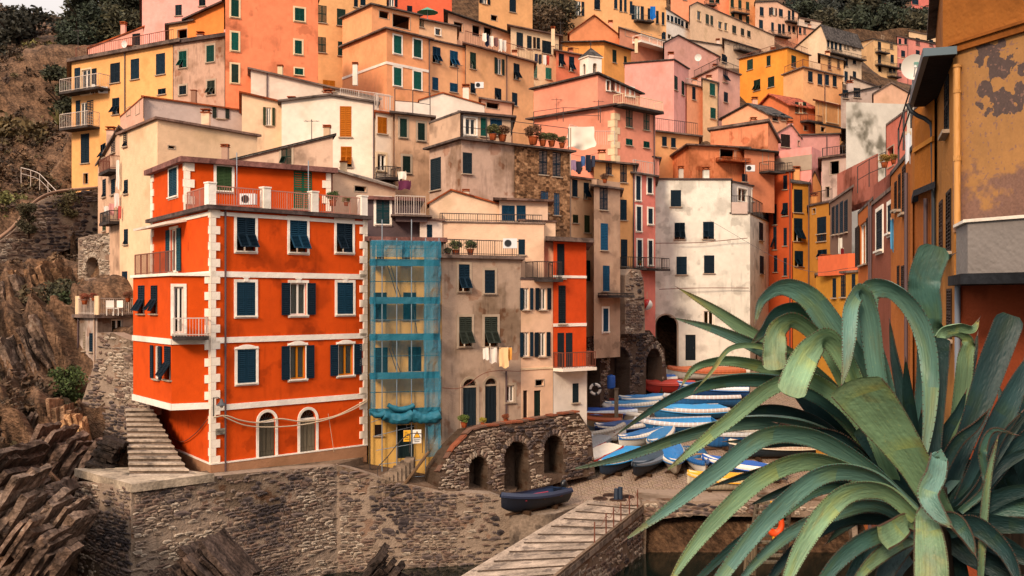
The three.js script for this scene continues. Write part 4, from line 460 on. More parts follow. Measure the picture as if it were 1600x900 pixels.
    sheet(664, 688, 640, 715, thick, 0.8, 0.15, 'loose_net'); }
  for (const [a, b] of [[[607, 413], [625, 470]], [[612, 413], [630, 470]], [[610, 545], [624, 586]], [[615, 545], [629, 586]], [[647, 470], [655, 527]]]) { const A0 = ff.hit(a[0]), B0 = ff.hit(b[0]); mesh('ladder_rail', rod(ff.at(A0.t, Yat(a[1], A0.Z), -0.5).sub(P0), ff.at(B0.t, Yat(b[1], B0.Z), -0.5).sub(P0), 0.022), K.iron, g); }
  for (let i = 0; i < 5; i++) { const a = ff.hit(580 + i * 4), b = ff.hit(640 + i * 8); mesh('brace', rod(ff.at(a.t, Yat(660 + i * 22, a.Z), -0.05).sub(P0), ff.at(b.t, Yat(640 + i * 26, b.Z), -0.06).sub(P0), 0.02), K.pole, g); }
  // notices
  const sign = (px, py, w, h, draw, label) => { const c = document.createElement('canvas'); c.width = 96; c.height = 128; draw(c.getContext('2d')); const t = new THREE.CanvasTexture(c); t.colorSpace = THREE.SRGBColorSpace; const Z = 54.2, o = group('notice_board', PX(px, py, Z)); o.rotation.y = ff.rot; tag(o, label, 'sign'); mesh('face', new THREE.PlaneGeometry(w, h).translate(0, 0, 0.016), new THREE.MeshStandardMaterial({ map: t, roughness: 0.6 }), o); mesh('board', box(w, h, 0.02), K.white, o); mesh('hook', rod(V(0, h / 2, -0.02), V(0, h / 2 + 0.3, -0.3), 0.01), K.iron, o); };
  sign(636, 681, 0.38, 0.6, x => { x.fillStyle = '#d9a01c'; x.fillRect(0, 0, 96, 128); x.fillStyle = '#4a3a10'; for (let i = 0; i < 5; i++) x.fillRect(14, 18 + i * 20, 40 + (i * 13) % 28, 8); }, 'yellow notice hung on the scaffold by the doorway');
  sign(651.5, 682, 0.46, 0.72, x => { x.fillStyle = '#dcd8cf'; x.fillRect(0, 0, 96, 128); x.fillStyle = '#1c1a16'; x.beginPath(); x.moveTo(48, 10); x.lineTo(90, 78); x.lineTo(6, 78); x.fill(); x.fillStyle = '#e8a810'; x.beginPath(); x.moveTo(48, 20); x.lineTo(80, 72); x.lineTo(16, 72); x.fill(); x.fillStyle = '#1c1a16'; x.fillRect(45, 36, 6, 20); x.fillRect(45, 60, 6, 6); x.fillStyle = '#555'; x.fillRect(14, 92, 68, 7); x.fillRect(20, 108, 56, 7); }, 'white warning notice with yellow triangle and exclamation mark');
}
// ------------------------------------------------------------ the near ochre house on the right
{
  const c = document.createElement('canvas'); c.width = 1024; c.height = 1024; const x = c.getContext('2d'), W = 1024; // flaked paint: u 0..1 = 0..2.4 m, v 0..1 = 7.5 m
  const id = x.createImageData(W, W);
  for (let j = 0; j < W; j++) for (let i = 0; i < W; i++) {
    const u = i / W, v = j / W, px = 1490 + u * 125, py = 20 + v * 340; // where on the wall, as read off the photograph
    const n = fbm(u * 7, v * 19, 3, 5), n2 = fbm(u * 50, v * 130, 5, 3), n3 = fbm(u * 3, v * 8, 9, 3);
    let s = 0.9 + 0.26 * (n3 - 0.5) + 0.2 * (n2 - 0.5), col = [0.35 * s, 0.165 * s, 0.045 * s];
    const e = (cx, cy, rx, ry) => 1 - Math.hypot((px - cx) / rx, (py - cy) / ry);
    let k = Math.max(e(1542, 90, 24, 26), e(1572, 88, 17, 14), e(1568, 122, 36, 28), e(1542, 150, 22, 26), e(1572, 165, 30, 26), e(1598, 150, 20, 40), e(1570, 182, 26, 18), e(1530, 168, 16, 14));
    k = k * 0.95 - 0.32 + (n - 0.5) * 2.6; const rim = clamp((k - 0.02) * 30, 0, 1);
    if (rim > 0) { const d = 0.75 + 0.7 * n2; const cc = [0.065 * d, 0.038 * d, 0.031 * d]; for (let q = 0; q < 3; q++) col[q] = lerp(col[q], cc[q], rim); }
    const sp = clamp((fbm(u * 30, v * 80, 15, 2) - 0.74) * 30, 0, 1); if (sp) for (let q = 0; q < 3; q++) col[q] = lerp(col[q], [0.2, 0.1, 0.07][q], sp * 0.8);
    const red = clamp((Math.min(1, Math.max(0, (py - 255) / 60)) + (n - 0.5) * 2.4 - 0.25) * 2.2, 0, 1) * (py > 235 ? 1 : 0); if (red) { const d = 0.7 + 0.8 * (n2 - 0.2); const cc = [0.16 * d, 0.08 * d, 0.062 * d]; for (let q = 0; q < 3; q++) col[q] = lerp(col[q], cc[q], red * 0.85); }
    const o = (j * W + i) * 4; for (let q = 0; q < 3; q++) id.data[o + q] = 255 * Math.pow(clamp(col[q], 0, 1), 1 / 2.2); id.data[o + 3] = 255;
  }
  x.putImageData(id, 0, 0); const t = new THREE.CanvasTexture(c); t.colorSpace = THREE.SRGBColorSpace;
  const flaked = new THREE.MeshStandardMaterial({ map: t, roughness: 0.92, bumpMap: TX.bump, bumpScale: 0.02 });
  const r = house({ n: 'ochre_house', l: 'ochre house with flaking paint and dark eave at the right edge', c: '#a06c34', tx: 'worn', A: [1460, 23.2], B: [1491, 18.6], C: [2850, 9], t: 80, b: 900, ov: 0.02, th: 0.02, roof: 'slab', w: [[1471, 360, 5, 92, 'c', 'brown'], [1483, 346, 7, 96, 'c', 'brown'], [1480, 165, 6, 86, 'c', 'slate'], [1466, 480, 5, 80, 'c', 'brown'], [1484, 490, 7, 78, 'c', 'brown']] });
  const { g, fl, fr } = r, P0 = g.position;
  { // painted front: one sheet of plaster 2 cm proud, carrying the flaked paint
    const h0 = fr.hit(1491.2), h1 = fr.hit(1616), ya = Yat(362, 18.4), yb = r.y1 - 0.02, q = new THREE.BoxGeometry(h1.t - h0.t, yb - ya, 0.03); const p = q.attributes.position, uv = q.attributes.uv; const yt = Yat(20, 18.4), yl = Yat(360, 18.4);
    for (let i = 0; i < p.count; i++) uv.setXY(i, (p.getX(i) + (h1.t - h0.t) / 2) / (h1.t - h0.t), clamp(((p.getY(i) + (ya + yb) / 2) - yl) / (yt - yl), 0, 1));
    const o = mesh('painted_plaster', q, flaked, g); o.position.copy(fr.at((h0.t + h1.t) / 2, (ya + yb) / 2, 0.018).sub(P0)); o.rotation.y = fr.rot; }
  // upper storey oversails to the left, with a moulded line between
  block(g, { nog: 1, c: '#8f5826', tx: 'worn', A: [1462, 24], B: [1473, 18.75], C: [2850, 9.05], t: -60, b: 78, roof: 'slab' });
  { const o = mesh('moulding', uvBox(merge([box(fr.len, 0.14, 0.1, fr.len / 2, 0, 0.05), box(fr.len, 0.05, 0.15, fr.len / 2, 0.08, 0.07)])), mat('#8a5222', 'worn'), g); o.position.copy(fr.at(0, r.y1 + 0.02).sub(P0)); o.rotation.y = fr.rot; }
  // eave over the street side
  { const e = mesh('eave', uvBox(box(fl.len + 0.3, 0.1, 0.46, fl.len / 2 + 0.15, 0, 0.23)), mat('#2a211f', 'conc'), g); e.position.copy(fl.at(0, r.y1 - 0.08, 0).sub(P0)); e.rotation.y = fl.rot; const q = mesh('gutter', uvBox(box(fl.len + 0.34, 0.16, 0.1, fl.len / 2 + 0.17, 0, 0.5)), mat('#38505c', null, { r: 0.5 }), g); q.position.copy(fl.at(0, r.y1 - 0.06, 0).sub(P0)); q.rotation.y = fl.rot; const q2 = mesh('gutter_end', box(0.06, 0.14, 0.55, fl.len + 0.33, 0, 0.26), mat('#38505c', null, { r: 0.5 }), g); q2.position.copy(fl.at(0, r.y1 - 0.06, 0).sub(P0)); q2.rotation.y = fl.rot; }
  mesh('downpipe', tube([fl.at(0.6, r.y1 - 0.15, 0.6), fl.at(0.6, r.y1 - 0.35, 0.5), fl.at(0.6, r.y1 - 0.6, 0.12), fl.at(0.6, r.y1 - 1, 0.08), fl.at(0.6, 8, 0.08)].map(v => v.sub(P0)), 0.05, 60, 8), mat('#232a30', null, { r: 0.5 }), g);
  // vent pipe on the front
  { const h = fr.hit(1504), y1 = Yat(104, h.Z), y0 = Yat(352, h.Z); const o = mesh('vent_pipe', merge([cyl(0.058, 0.058, y1 - y0, 0, (y1 + y0) / 2, 0, 14), cyl(0.075, 0.075, 0.05, 0, y1, 0, 14), cyl(0.07, 0.07, 0.1, 0, lerp(y0, y1, 0.42), 0, 14), cyl(0.07, 0.07, 0.06, 0, lerp(y0, y1, 0.84), 0, 14)]), mat('#c08a48', 'plain', { r: 0.6 }), g); o.position.copy(fr.at(h.t, 0, 0.12).sub(P0)); }
  // balcony with a grey parapet
  { const b = block(g, { nog: 1, c: '#7a736e', tx: 'grime', A: [1494, 18.2], B: [1512, 16.9], C: [1690, 15.2], t: 348, b: 428, roof: 'none' }); 
    const o = mesh('parapet_cap', uvBox(box(b.fr.len + 0.1, 0.05, 0.3, b.fr.len / 2, 0, -0.1)), K.trim, g); o.position.copy(b.fr.at(0, b.y1 + 0.03).sub(P0)); o.rotation.y = b.fr.rot; const o2 = mesh('parapet_cap', uvBox(box(b.fl.len, 0.05, 0.3, b.fl.len / 2, 0.002, -0.1)), K.trim, g); o2.position.copy(b.fl.at(0, b.y1 + 0.03).sub(P0)); o2.rotation.y = b.fl.rot;
    const q = [[1481, 18.6], [1502, 16.5], [1690, 14.8], [1690, 18]].map(p => plan(p)), yb = Yat(444, 16.5), yt = Yat(427.5, 16.5); mesh('balcony_slab', hexa(q.map(p => V(p[0], yb, -p[1]).sub(P0)), q.map(p => V(p[0], yt, -p[1]).sub(P0))), mat('#26282c', 'conc'), g); }
  { const h0 = fr.hit(1496), h1 = fr.hit(2600), ya = Yat(900, 18.4), yb = Yat(444, 18.4), o = mesh('lower_plaster', uvBox(box(h1.t - h0.t, yb - ya, 0.04)), mat('#7e3a20', 'worn'), g); o.position.copy(fr.at((h0.t + h1.t) / 2, (ya + yb) / 2, 0.02).sub(P0)); o.rotation.y = fr.rot; }
  { const h = fr.hit(1503); mesh('drain_pipe', cyl(0.05, 0.05, 6, 0, Yat(444, h.Z) - 3, 0, 12), mat('#6f7884', null, { r: 0.5 }), g).position.copy(fr.at(h.t, 0, 0.1).sub(P0)); }
}
{ // ochre bay further along
  const r = house({ n: 'ochre_bay_house', l: 'ochre house with boxed-out bay on a dark slab beside the dark eave', c: '#965522', tx: 'worn', B: [1425, 26], C: [1461, 23], t: 260, b: 900, ov: 0.05, th: 0.05, pipes: [[1452, 310]] }, { c: '#a8641f', A: [1425, 25.6], B: [1429, 24.3], C: [1460, 22.4], t: 172, b: 298, roof: 'slab', ov: 0.06, th: 0.06, courses: [[236, 7, 'ochre', 'r', 0.05]] }, { c: '#2a2a2e', A: [1424, 25.8], B: [1427, 24.0], C: [1461, 22.1], t: 297.5, b: 307, roof: 'none' });
}
// ------------------------------------------------------------ terrain
const gp = (px, py, Z) => ground.push([(px - CX) / F * Z, Z, Yat(py, Z)]);
[[-160, 960, 34], [0, 930, 38], [60, 930, 41], [-60, 760, 47], [0, 740, 49], [60, 745, 49], [100, 790, 50], [-100, 620, 57], [0, 620, 58], [60, 615, 58], [110, 640, 57], [-80, 500, 66], [0, 505, 66], [60, 490, 68], [112, 500, 68], [-80, 450, 73], [0, 440, 74.5], [60, 425, 77], [110, 420, 79], [0, 378, 80], [60, 316, 85], [110, 303, 88], [0, 318, 90], [60, 290, 94], [100, 285, 95], [-80, 250, 105], [0, 225, 108], [60, 212, 112], [100, 190, 114], [0, 150, 138], [60, 140, 142], [100, 105, 144], [0, 105, 190], [60, 88, 195], [105, 62, 190],
 [160, 60, 135], [200, 30, 145], [130, 80, 130], [-100, 5, 420], [0, 8, 420], [30, 15, 410], [70, 24, 400], [110, 26, 390], [160, 10, 380], [250, -30, 330], [500, -80, 320], [800, -60, 320], [840, 10, 165], [870, 30, 162], [1000, -60, 300], [1200, -30, 330], [1270, 30, 232], [1330, 46, 226], [1400, 46, 224], [1450, 50, 224], [1500, 40, 230], [1300, -5, 300], [1450, -20, 320], [1700, -30, 300], [1700, 60, 200]].forEach(a => gp(...a));
for (const Z of [12, 20, 28, 35, 42, 48]) for (const px of [150, 350, 550, 750, 950, 1150, 1350]) ground.push([(px - CX) / F * Z, Z, -3.5]);
for (const px of [880, 960, 1040, 1120, 1200, 1280]) for (const Z of [58, 66, 74, 82]) ground.push([(px - CX) / F * Z, Z, plazaY(Z) - 0.9]);
function plazaY(Z) { return EYE - 11.05 + Math.max(-0.25, (Z - 60) * 0.183); }
const RIDGE = [[-600, -20], [-100, -2], [0, 5], [20, 13], [60, 22], [112, 27], [150, 18], [236, -20]];
function ridge(px) { for (let i = 1; i < RIDGE.length; i++) if (px <= RIDGE[i][0]) return lerp(RIDGE[i - 1][1], RIDGE[i][1], clamp((px - RIDGE[i - 1][0]) / (RIDGE[i][0] - RIDGE[i - 1][0]), 0, 1)); return -60; }
function height(X, Z) { // the harbour and its square are kept open
  let y = rawHeight(X, Z); const px = CX + X / Z * F;
  if (px > 100 && px < 1480 && Z < 56) y = Math.min(y, lerp(y, -3, clamp((px - 100) / 90, 0, 1)));
  if (px > 770 && px < 1370 && Z < 90) y = Math.min(y, plazaY(Z) - 0.8);
  if (px > 1180 && px < 1340 && Z >= 90 && Z < 104) y = Math.min(y, plazaY(90));
  if (px <= 770 && px > 560 && Z < 60) y = Math.min(y, EYE - 10.8);
  if (px > -90 && px < 158 && Z > 64 && Z < lerp(77, 85.5, (px + 40) / 194) + 0.6) y = Math.min(y, Yat(412, Z));
  if (px < 236 && Z > 150) y = Math.min(y, Yat(ridge(px) + 3 * (fbm(px * 0.08, 3, 1, 3) - 0.5), Z) - 2);
  return y;
}
function rawHeight(X, Z) { let s = 0, w = 0; for (const [x, z, y] of ground) { const d = (x - X) * (x - X) + (z - Z) * (z - Z) + 0.4, k = 1 / (d * d); s += k * y; w += k; } return s / w; }
function fan(name, label, pxs, zs, m, disp) {
  const nx = pxs.length, nz = zs.length, pos = [], uv = [], idx = [];
  for (let j = 0; j < nz; j++) for (let i = 0; i < nx; i++) { const Z = zs[j], X = (pxs[i] - CX) / F * Z, p = disp(X, height(X, Z), Z); pos.push(p[0], p[1], -p[2]); uv.push(X + p[1] * 0.6, Z * 0.7 + p[1]); }
  for (let j = 0; j < nz - 1; j++) for (let i = 0; i < nx - 1; i++) { const a = j * nx + i; idx.push(a, a + 1, a + nx, a + 1, a + nx + 1, a + nx); }
  const g = new THREE.BufferGeometry(); g.setAttribute('position', new THREE.Float32BufferAttribute(pos, 3)); g.setAttribute('uv', new THREE.Float32BufferAttribute(uv, 2)); g.setIndex(idx); g.computeVertexNormals();
  return tag(mesh(name, g, m), label, 0, 0, 'structure');
}
const geom = (a, b, n) => Array.from({ length: n }, (_, i) => a * Math.pow(b / a, i / (n - 1))), lin = (a, b, n) => Array.from({ length: n }, (_, i) => lerp(a, b, i / (n - 1)));
// tilted slate strata: steps along a dipping axis, broken by noise
function craggy(X, Y, Z, amp) {
  const q = (X * 0.86 + Y * 0.55 + Z * 0.28) * 0.62 + fbm(X * 0.12, Y * 0.12, Z * 0.12, 3) * 3.2, k = q - Math.floor(q), id = hash3(Math.floor(q), 7, 3);
  const step = (Math.min(1, k * 5) - k) * (0.5 + id), n = fbm(X * 0.35, Y * 0.35, Z * 0.35, 4) - 0.5, n2 = fbm(X * 1.6, Y * 1.6, Z * 1.6, 3) - 0.5;
  const out = amp * (1.5 * step + 2.2 * n + 0.8 * n2); return [X + out * 0.35, Y + out * 0.7, Z - out * 0.6];
}
const earth = mat('#63503f', 'rock', { b: 0.12 }), rockM = mat('#85776d', 'rock', { b: 0.1 }), darkRock = mat('#5f5550', 'rock', { b: 0.1 });
fan('terrain', 'brown earth slope under the village', lin(110, 2300, 160), geom(48, 700, 110), earth, (X, Y, Z) => [X, Y - 0.3, Z]);
fan('cliff', 'steep brown rocky hillside on the left with slate strata', lin(-420, 236, 190), [...geom(33, 135, 230), ...geom(137, 700, 60)], mat('#7a6452', 'rock', { b: 0.14 }), (X, Y, Z) => Z < 135 ? craggy(X, Y, Z, (Z < 72 ? 1.15 : 0.35) * clamp((150 - (CX + X / Z * F)) / 60, 0.2, 1)) : [X, Y + 5 * (fbm(X * 0.03, Z * 0.03, 1, 4) - 0.7) * Math.min(1, (Z - 135) / 60), Z]);
tag(mesh('sea_water', new THREE.PlaneGeometry(900, 500).rotateX(-Math.PI / 2).translate(0, 0, -120), new THREE.MeshPhysicalMaterial({ color: '#07130f', roughness: 0.12 })), 'dark harbour water', 0, 0, 'structure');
// ------------------------------------------------------------ boat square, ramp, quay
{
  const zs = lin(56.2, 104, 50), pxs = lin(760, 1560, 60), pos = [], uv = [], idx = [];
  for (const Z of zs) for (const p of pxs) { const X = (p - CX) / F * Z; pos.push(X, plazaY(Z) - 0.03, -Z); uv.push(X, Z); }
  for (let j = 0; j < 49; j++) for (let i = 0; i < 59; i++) { const a = j * 60 + i; idx.push(a, a + 1, a + 60, a + 1, a + 61, a + 60); }
  const g = new THREE.BufferGeometry(); g.setAttribute('position', new THREE.Float32BufferAttribute(pos, 3)); g.setAttribute('uv', new THREE.Float32BufferAttribute(uv, 2)); g.setIndex(idx); g.computeVertexNormals();
  const sq = tag(mesh('paved_square', g, mat('#7c6a5b', 'conc', { b: 0.03 })), 'stone paved boat square sloping up from the ramp', 0, 0, 'structure');
  { const q = [[796, 53.5], [866, 53.8], [925, 57.2], [800, 57.2]].map(plan), y = plazaY(55) - 0.02; tag(mesh('quay_apron', hexa(q.map(p => V(p[0], y - 3, -p[1])), q.map(p => V(p[0], y, -p[1]))), mat('#8f7d6c', 'conc', { b: 0.03 })), 'stony apron beside the ramp head', 0, 0, 'structure'); }
  const sg = new THREE.BoxGeometry(0.34, 0.07, 0.2), list = []; for (let r = 0; r < 150; r++) { const Z = 56.4 + r * 0.225; for (let c = 0; c < 120; c++) { const X = -1 + (c + (r % 2) * 0.5) * 0.37 + rr(-0.02, 0.02), px = CX + X / Z * F; if (px < 775 || px > 1340 || Z > 90) continue; list.push([X, Z]); } }
  const im = new THREE.InstancedMesh(sg, mat('#ab9684', 'conc', { b: 0.01 }), list.length), M4 = new THREE.Matrix4(), col = new THREE.Color(); im.name = 'paving_setts';
  list.forEach(([X, Z], i) => { M4.makeRotationX(0.16).setPosition(X, plazaY(Z) - 0.02 + rr(-0.005, 0.005), -Z); im.setMatrixAt(i, M4); const k = rr(0.86, 1.02); im.setColorAt(i, col.setRGB(k, k * rr(0.94, 1), k * rr(0.88, 0.98))); });
  im.castShadow = im.receiveShadow = true; im.userData.kind = 'stuff'; sq.add(im);
}
{ // concrete ramp with timber battens
  const L0 = PX(690, 918, 43.6), R0 = PX(868, 905, 44.6), L1 = PX(919, 781, 57), R1 = PX(1006, 792, 56.2), dn = v => v.clone().setY(v.y - 3.2);
  const g = group('concrete_ramp', L0.clone()), sub = v => v.clone().sub(L0); g.userData.kind = 'structure'; g.userData.label = 'pale concrete slipway with dark cross battens';
  mesh('slab', hexa([L0, R0, R1, L1].map(v => v.clone().setY(v.y - 0.3)).map(sub), [L0, R0, R1, L1].map(sub)), mat('#b3a08e', 'conc', { b: 0.03 }), g);
  { const inn = (v, k) => v.clone().add(V(k, -0.31, 0)), q = [inn(L0, 0.05), inn(R0, -0.1), inn(R1, -0.1), inn(L1, 0.05)]; mesh('footing', hexa(q.map(dn).map(sub), q.map(sub)), mat('#84715f', 'grime'), g); }
  const n = 10; for (let i = 0; i < n; i++) { const k = (i + 0.5) / n, a = L0.clone().lerp(L1, k - 0.012).lerp(R0.clone().lerp(R1, k - 0.012), 0.1), b = L0.clone().lerp(L1, k).lerp(R0.clone().lerp(R1, k), 0.93); a.y += 0.03; b.y += 0.03; const d = b.clone().sub(a), o = mesh('batten', box(d.length(), 0.045, 0.06), mat('#77665a', 'wood'), g); o.position.copy(sub(a.clone().add(b).multiplyScalar(0.5))); o.quaternion.setFromUnitVectors(V(1, 0, 0), d.normalize()); }
  { const d = R1.clone().sub(R0), o = mesh('edge_kerb', uvBox(box(d.length(), 0.12, 0.16)), mat('#8a735f', 'conc'), g); o.position.copy(sub(R0.clone().add(R1).multiplyScalar(0.5))).add(V(-0.1, 0.06, 0)); o.quaternion.setFromUnitVectors(V(1, 0, 0), d.normalize()); }
  for (const k of [0.42, 0.55, 0.64, 0.73, 0.84, 0.95]) { const p = R0.clone().lerp(R1, k); mesh('post', cyl(0.035, 0.03, 1.1, 0, 0.55), K.rust, g).position.copy(sub(p)).add(V(-0.15, 0, 0)); }
  mesh('post_chain', tube([0.42, 0.5, 0.55, 0.6, 0.64, 0.69, 0.73, 0.79, 0.84, 0.9, 0.95].map((k, i) => sub(R0.clone().lerp(R1, k)).add(V(-0.15, i % 2 ? 0.7 : 0.95, 0))), 0.014, 50, 5), K.rust, g);
}
for (const [px, py, Z] of [[938, 776, 57.6], [953, 768, 58.6], [980, 773, 58.2]]) tag(mesh('drain_cover', new THREE.CylinderGeometry(0.42, 0.42, 0.05, 20).rotateX(0.14).translate(0, 0, 0), mat('#4a352b', 'conc')), ['leftmost of three round brown drain covers above the ramp', 'middle round brown drain cover, farthest from the ramp', 'rightmost of three round brown drain covers above the ramp'][px === 938 ? 0 : px === 953 ? 1 : 2], 'drain cover', 'drain covers').position.copy(V((px - CX) / F * Z, plazaY(Z) + 0.035, -Z));
{ const Z = 57.4, X = (966 - CX) / F * Z, g = group('mooring_bollard', V(X, plazaY(Z), -Z)); tag(g, 'dark blue mooring bollard on a round base at the ramp head', 'bollard'); mesh('base', cyl(0.5, 0.46, 0.08, 0, 0.04, 0, 18), mat('#4a352b', 'conc'), g); mesh('post', merge([cyl(0.16, 0.13, 0.62, -0.1, 0.36, 0, 12), cyl(0.13, 0.13, 0.7, 0.12, 0.4, 0, 12)]), mat('#1d2b3c', null, { r: 0.5 }), g); }
// ------------------------------------------------------------ rubble walls: every stone a piece
const STONE = Array.from({ length: 5 }, (_, v) => { const b = new THREE.BoxGeometry(1, 1, 1, 3, 2, 1), p = b.attributes.position; for (let i = 0; i < p.count; i++) { let x = p.getX(i), y = p.getY(i), z = p.getZ(i); const cx = Math.abs(x) > 0.45, cy = Math.abs(y) > 0.45; if (cx && cy) { x *= 0.74; y *= 0.7; } const h = k => hash3(Math.round(p.getX(i) * 8) + 50, Math.round(p.getY(i) * 8) + 50, v * 9 + k) - 0.5; x += h(1) * 0.2; y += h(2) * 0.22; z = z > 0 ? 0.5 * (cx || cy ? 0.62 : 1) + h(3) * 0.3 : z; p.setXYZ(i, x, y, z); } const n = b.toNonIndexed(); n.computeVertexNormals(); return n; });
const STONEM = ['#4c4444', '#665a56', '#7d6d66', '#8a7264', '#9a8778', '#b09a86', '#c9b7a2'].map(c => mat(c, 'conc', { b: 0.02 }));
const inside = (p, q) => { let c = false; for (let i = 0, j = q.length - 1; i < q.length; j = i++) if ((q[i][1] > p[1]) !== (q[j][1] > p[1]) && p[0] < (q[j][0] - q[i][0]) * (p[1] - q[i][1]) / (q[j][1] - q[i][1]) + q[i][0]) c = !c; return c; };
// panels: [[left px, Z], [right px, Z], outline in px, openings in px, {stone size, tone}]
function stoneWall(name, label, panels, o = {}) {
  const g = group(name, o.at ?? PX(panels[0][0][0], panels[0][2].reduce((a, b) => Math.max(a, b[1]), 0), panels[0][0][1])), P0 = g.position; tag(g, label, o.cat ?? 'wall', o.grp);
  const all = []; let mean = o.size ?? 0.3;
  for (const [a, b, outline, holes = [], q = {}] of panels) {
    const f = new Face(plan(a), plan(b)), poly = outline.map(p => f.px(...p)), hs = holes.map(h => h.map(p => f.px(...p))), T = new Tri(), dep = o.depth ?? 1.2;
    facePolygon(T, f, poly, hs, dep * 0.9); 
    for (let i = 0; i < poly.length; i++) { const s = poly[i], e = poly[(i + 1) % poly.length]; T.quad(f.at(s[0], s[1]), f.at(e[0], e[1]), f.at(e[0], e[1], -dep), f.at(s[0], s[1], -dep)); }
    facePolygon(T, f, poly, [], 0, -dep);
    mesh('mortar', T.geo().translate(-P0.x, -P0.y, -P0.z), mat(o.mortar ?? '#8f7d6d', 'grime', { b: 0.06 }), g);
    const xs = poly.map(p => p[0]), ys = poly.map(p => p[1]), x0 = Math.min(...xs), x1 = Math.max(...xs), y0 = Math.max(Math.min(...ys), f.px(a[0], 985)[1]), y1 = Math.max(...ys);
    const ok = (t, y) => inside([t, y], poly) && !hs.some(h => inside([t, y], h));
    const add = (t, y, w, h, r) => { const pile = -0.5 + 3 * fbm(t * 0.3 + a[0], y * 0.3, 4, 3); all.push({ p: f.at(t, y, 0.015).sub(P0), rot: f.rot, roll: r, w, h, d: rr(0.08, 0.17) * Math.min(1, mean * 3.2), c: pile }); };
    if (!o.noarch) for (const h of hs) { const cx = h.reduce((s, p) => s + p[0], 0) / h.length, top = Math.max(...h.map(p => p[1])), hw = (Math.max(...h.map(p => p[0])) - Math.min(...h.map(p => p[0]))) / 2; const cy = top - hw; const n = Math.max(9, Math.round(hw * Math.PI / 0.2)); for (let i = 0; i <= n; i++) { const an = i / n * Math.PI, r = hw + 0.2; add(cx + Math.cos(an) * r, cy + Math.sin(an) * r, 0.36, hw * Math.PI / n * 1.1, an); } }
    const nearArch = (t, y) => !o.noarch && hs.some(hq => { const cx = hq.reduce((q2, p) => q2 + p[0], 0) / hq.length, top = Math.max(...hq.map(p => p[1])), hw = (Math.max(...hq.map(p => p[0])) - Math.min(...hq.map(p => p[0]))) / 2; return y > top - hw && Math.hypot(t - cx, y - (top - hw)) < hw + 0.42; });
    for (let y = y0, row = 0; y < y1; row++) { const h = mean * rr(0.3, 0.62); for (let t = x0 + rr(0, 0.2); t < x1;) { const big = rnd() < 0.09 ? rr(1.3, 1.7) : 1, w = mean * rr(0.5, 1.7) * big, hh = h * rr(0.72, 1.12) * big, wy = y + 0.3 * mean * Math.sin(t * 0.55 + y * 0.8) + 0.7 * mean * (fbm(t * 0.5, y * 0.5, 9, 2) - 0.5) + rr(-0.06, 0.06) * mean, mid = [t + w / 2, wy + h / 2]; const bare = fbm(t * 0.42 + a[0], y * 0.42, 14, 4) > (o.bare ?? 0.6); if (ok(t + w * 0.15, wy + h * 0.15) && ok(t + w * 0.85, wy + h * 0.85) && ok(...mid) && rnd() > (o.miss ?? 0.1) + (bare ? 0.5 : 0) && !nearArch(...mid)) add(mid[0], mid[1], w * 0.97, hh * 0.96, rr(-0.16, 0.16)); t += w * rr(0.95, 1.04); } y += h; }
  }
  all.sort((p, q) => q.w * q.h - p.w * p.h);
  const pal = o.pal ?? STONEM, cap = o.cap ?? 300, E = new THREE.Euler(), Q = new THREE.Quaternion(), dum = new THREE.Object3D();
  const pose = (m, s) => { m.position.copy(s.p); m.rotation.set(0, s.rot, s.roll, 'YXZ'); m.scale.set(s.w, s.h, s.d); };
  all.slice(0, cap).forEach((s, i) => { pose(mesh('stone', STONE[i % 5], pal[Math.floor(clamp(s.c * 3.2 + rr(-1.6, 3), 0, 6.99))], g), s); });
  const rest = all.slice(cap); if (rest.length) { for (let v = 0; v < 2; v++) { const part = rest.filter((_, i) => i % 2 === v), im = new THREE.InstancedMesh(STONE[v * 2], mat('#ffffff', 'conc', { b: 0.02 }), part.length), c = new THREE.Color(); im.name = 'small_stones'; im.userData.kind = 'stuff'; part.forEach((s, i) => { pose(dum, s); dum.updateMatrix(); im.setMatrixAt(i, dum.matrix); im.setColorAt(i, c.copy(pal[Math.floor(clamp(s.c * 3.2 + rr(-1, 2.6), 0, 6.99))].color).multiplyScalar(rr(0.75, 1.15))); }); im.castShadow = im.receiveShadow = true; g.add(im); } }
  return g;
}
const archPx = (x0, x1, yt, yb, n = 10) => { const cx = (x0 + x1) / 2, r = (x1 - x0) / 2, p = [[x0, yb], [x1, yb]]; for (let i = 0; i <= n; i++) { const a = i / n * Math.PI; p.push([cx + r * Math.cos(a), yt + r * 1.05 * (1 - Math.sin(a))]); } return p; };
stoneWall('retaining_wall', 'massive rubble stone retaining wall under the red house', [
  [[92, 50], [205, 45.4], [[121, 753], [205, 758], [205, 985], [70, 985]]],
  [[205, 45.4], [526, 52.4], [[205, 758], [300, 748], [395, 738], [526, 727], [526, 985], [205, 985]]],
  [[526, 52.4], [800, 54.4], [[526, 727], [560, 736], [610, 752], [690, 767], [770, 772], [795, 782], [801, 815], [795, 985], [526, 985]]]], { size: 0.33, miss: 0.03, depth: 0.9, bare: 0.62 });
stoneWall('arched_terrace_wall', 'rubble wall with three dark arches below the grey house', [
  [[684, 53.6], [926, 61], [[684, 790], [688, 735], [712, 700], [738, 674], [760, 668], [835, 658], [905, 646], [924, 676], [930, 742], [880, 752], [800, 775]], [archPx(733, 762, 713, 778), archPx(788, 826, 690, 768), archPx(850, 880, 680, 740)]]], { size: 0.34, miss: 0.06, depth: 1.3, mortar: '#5f4f43' });
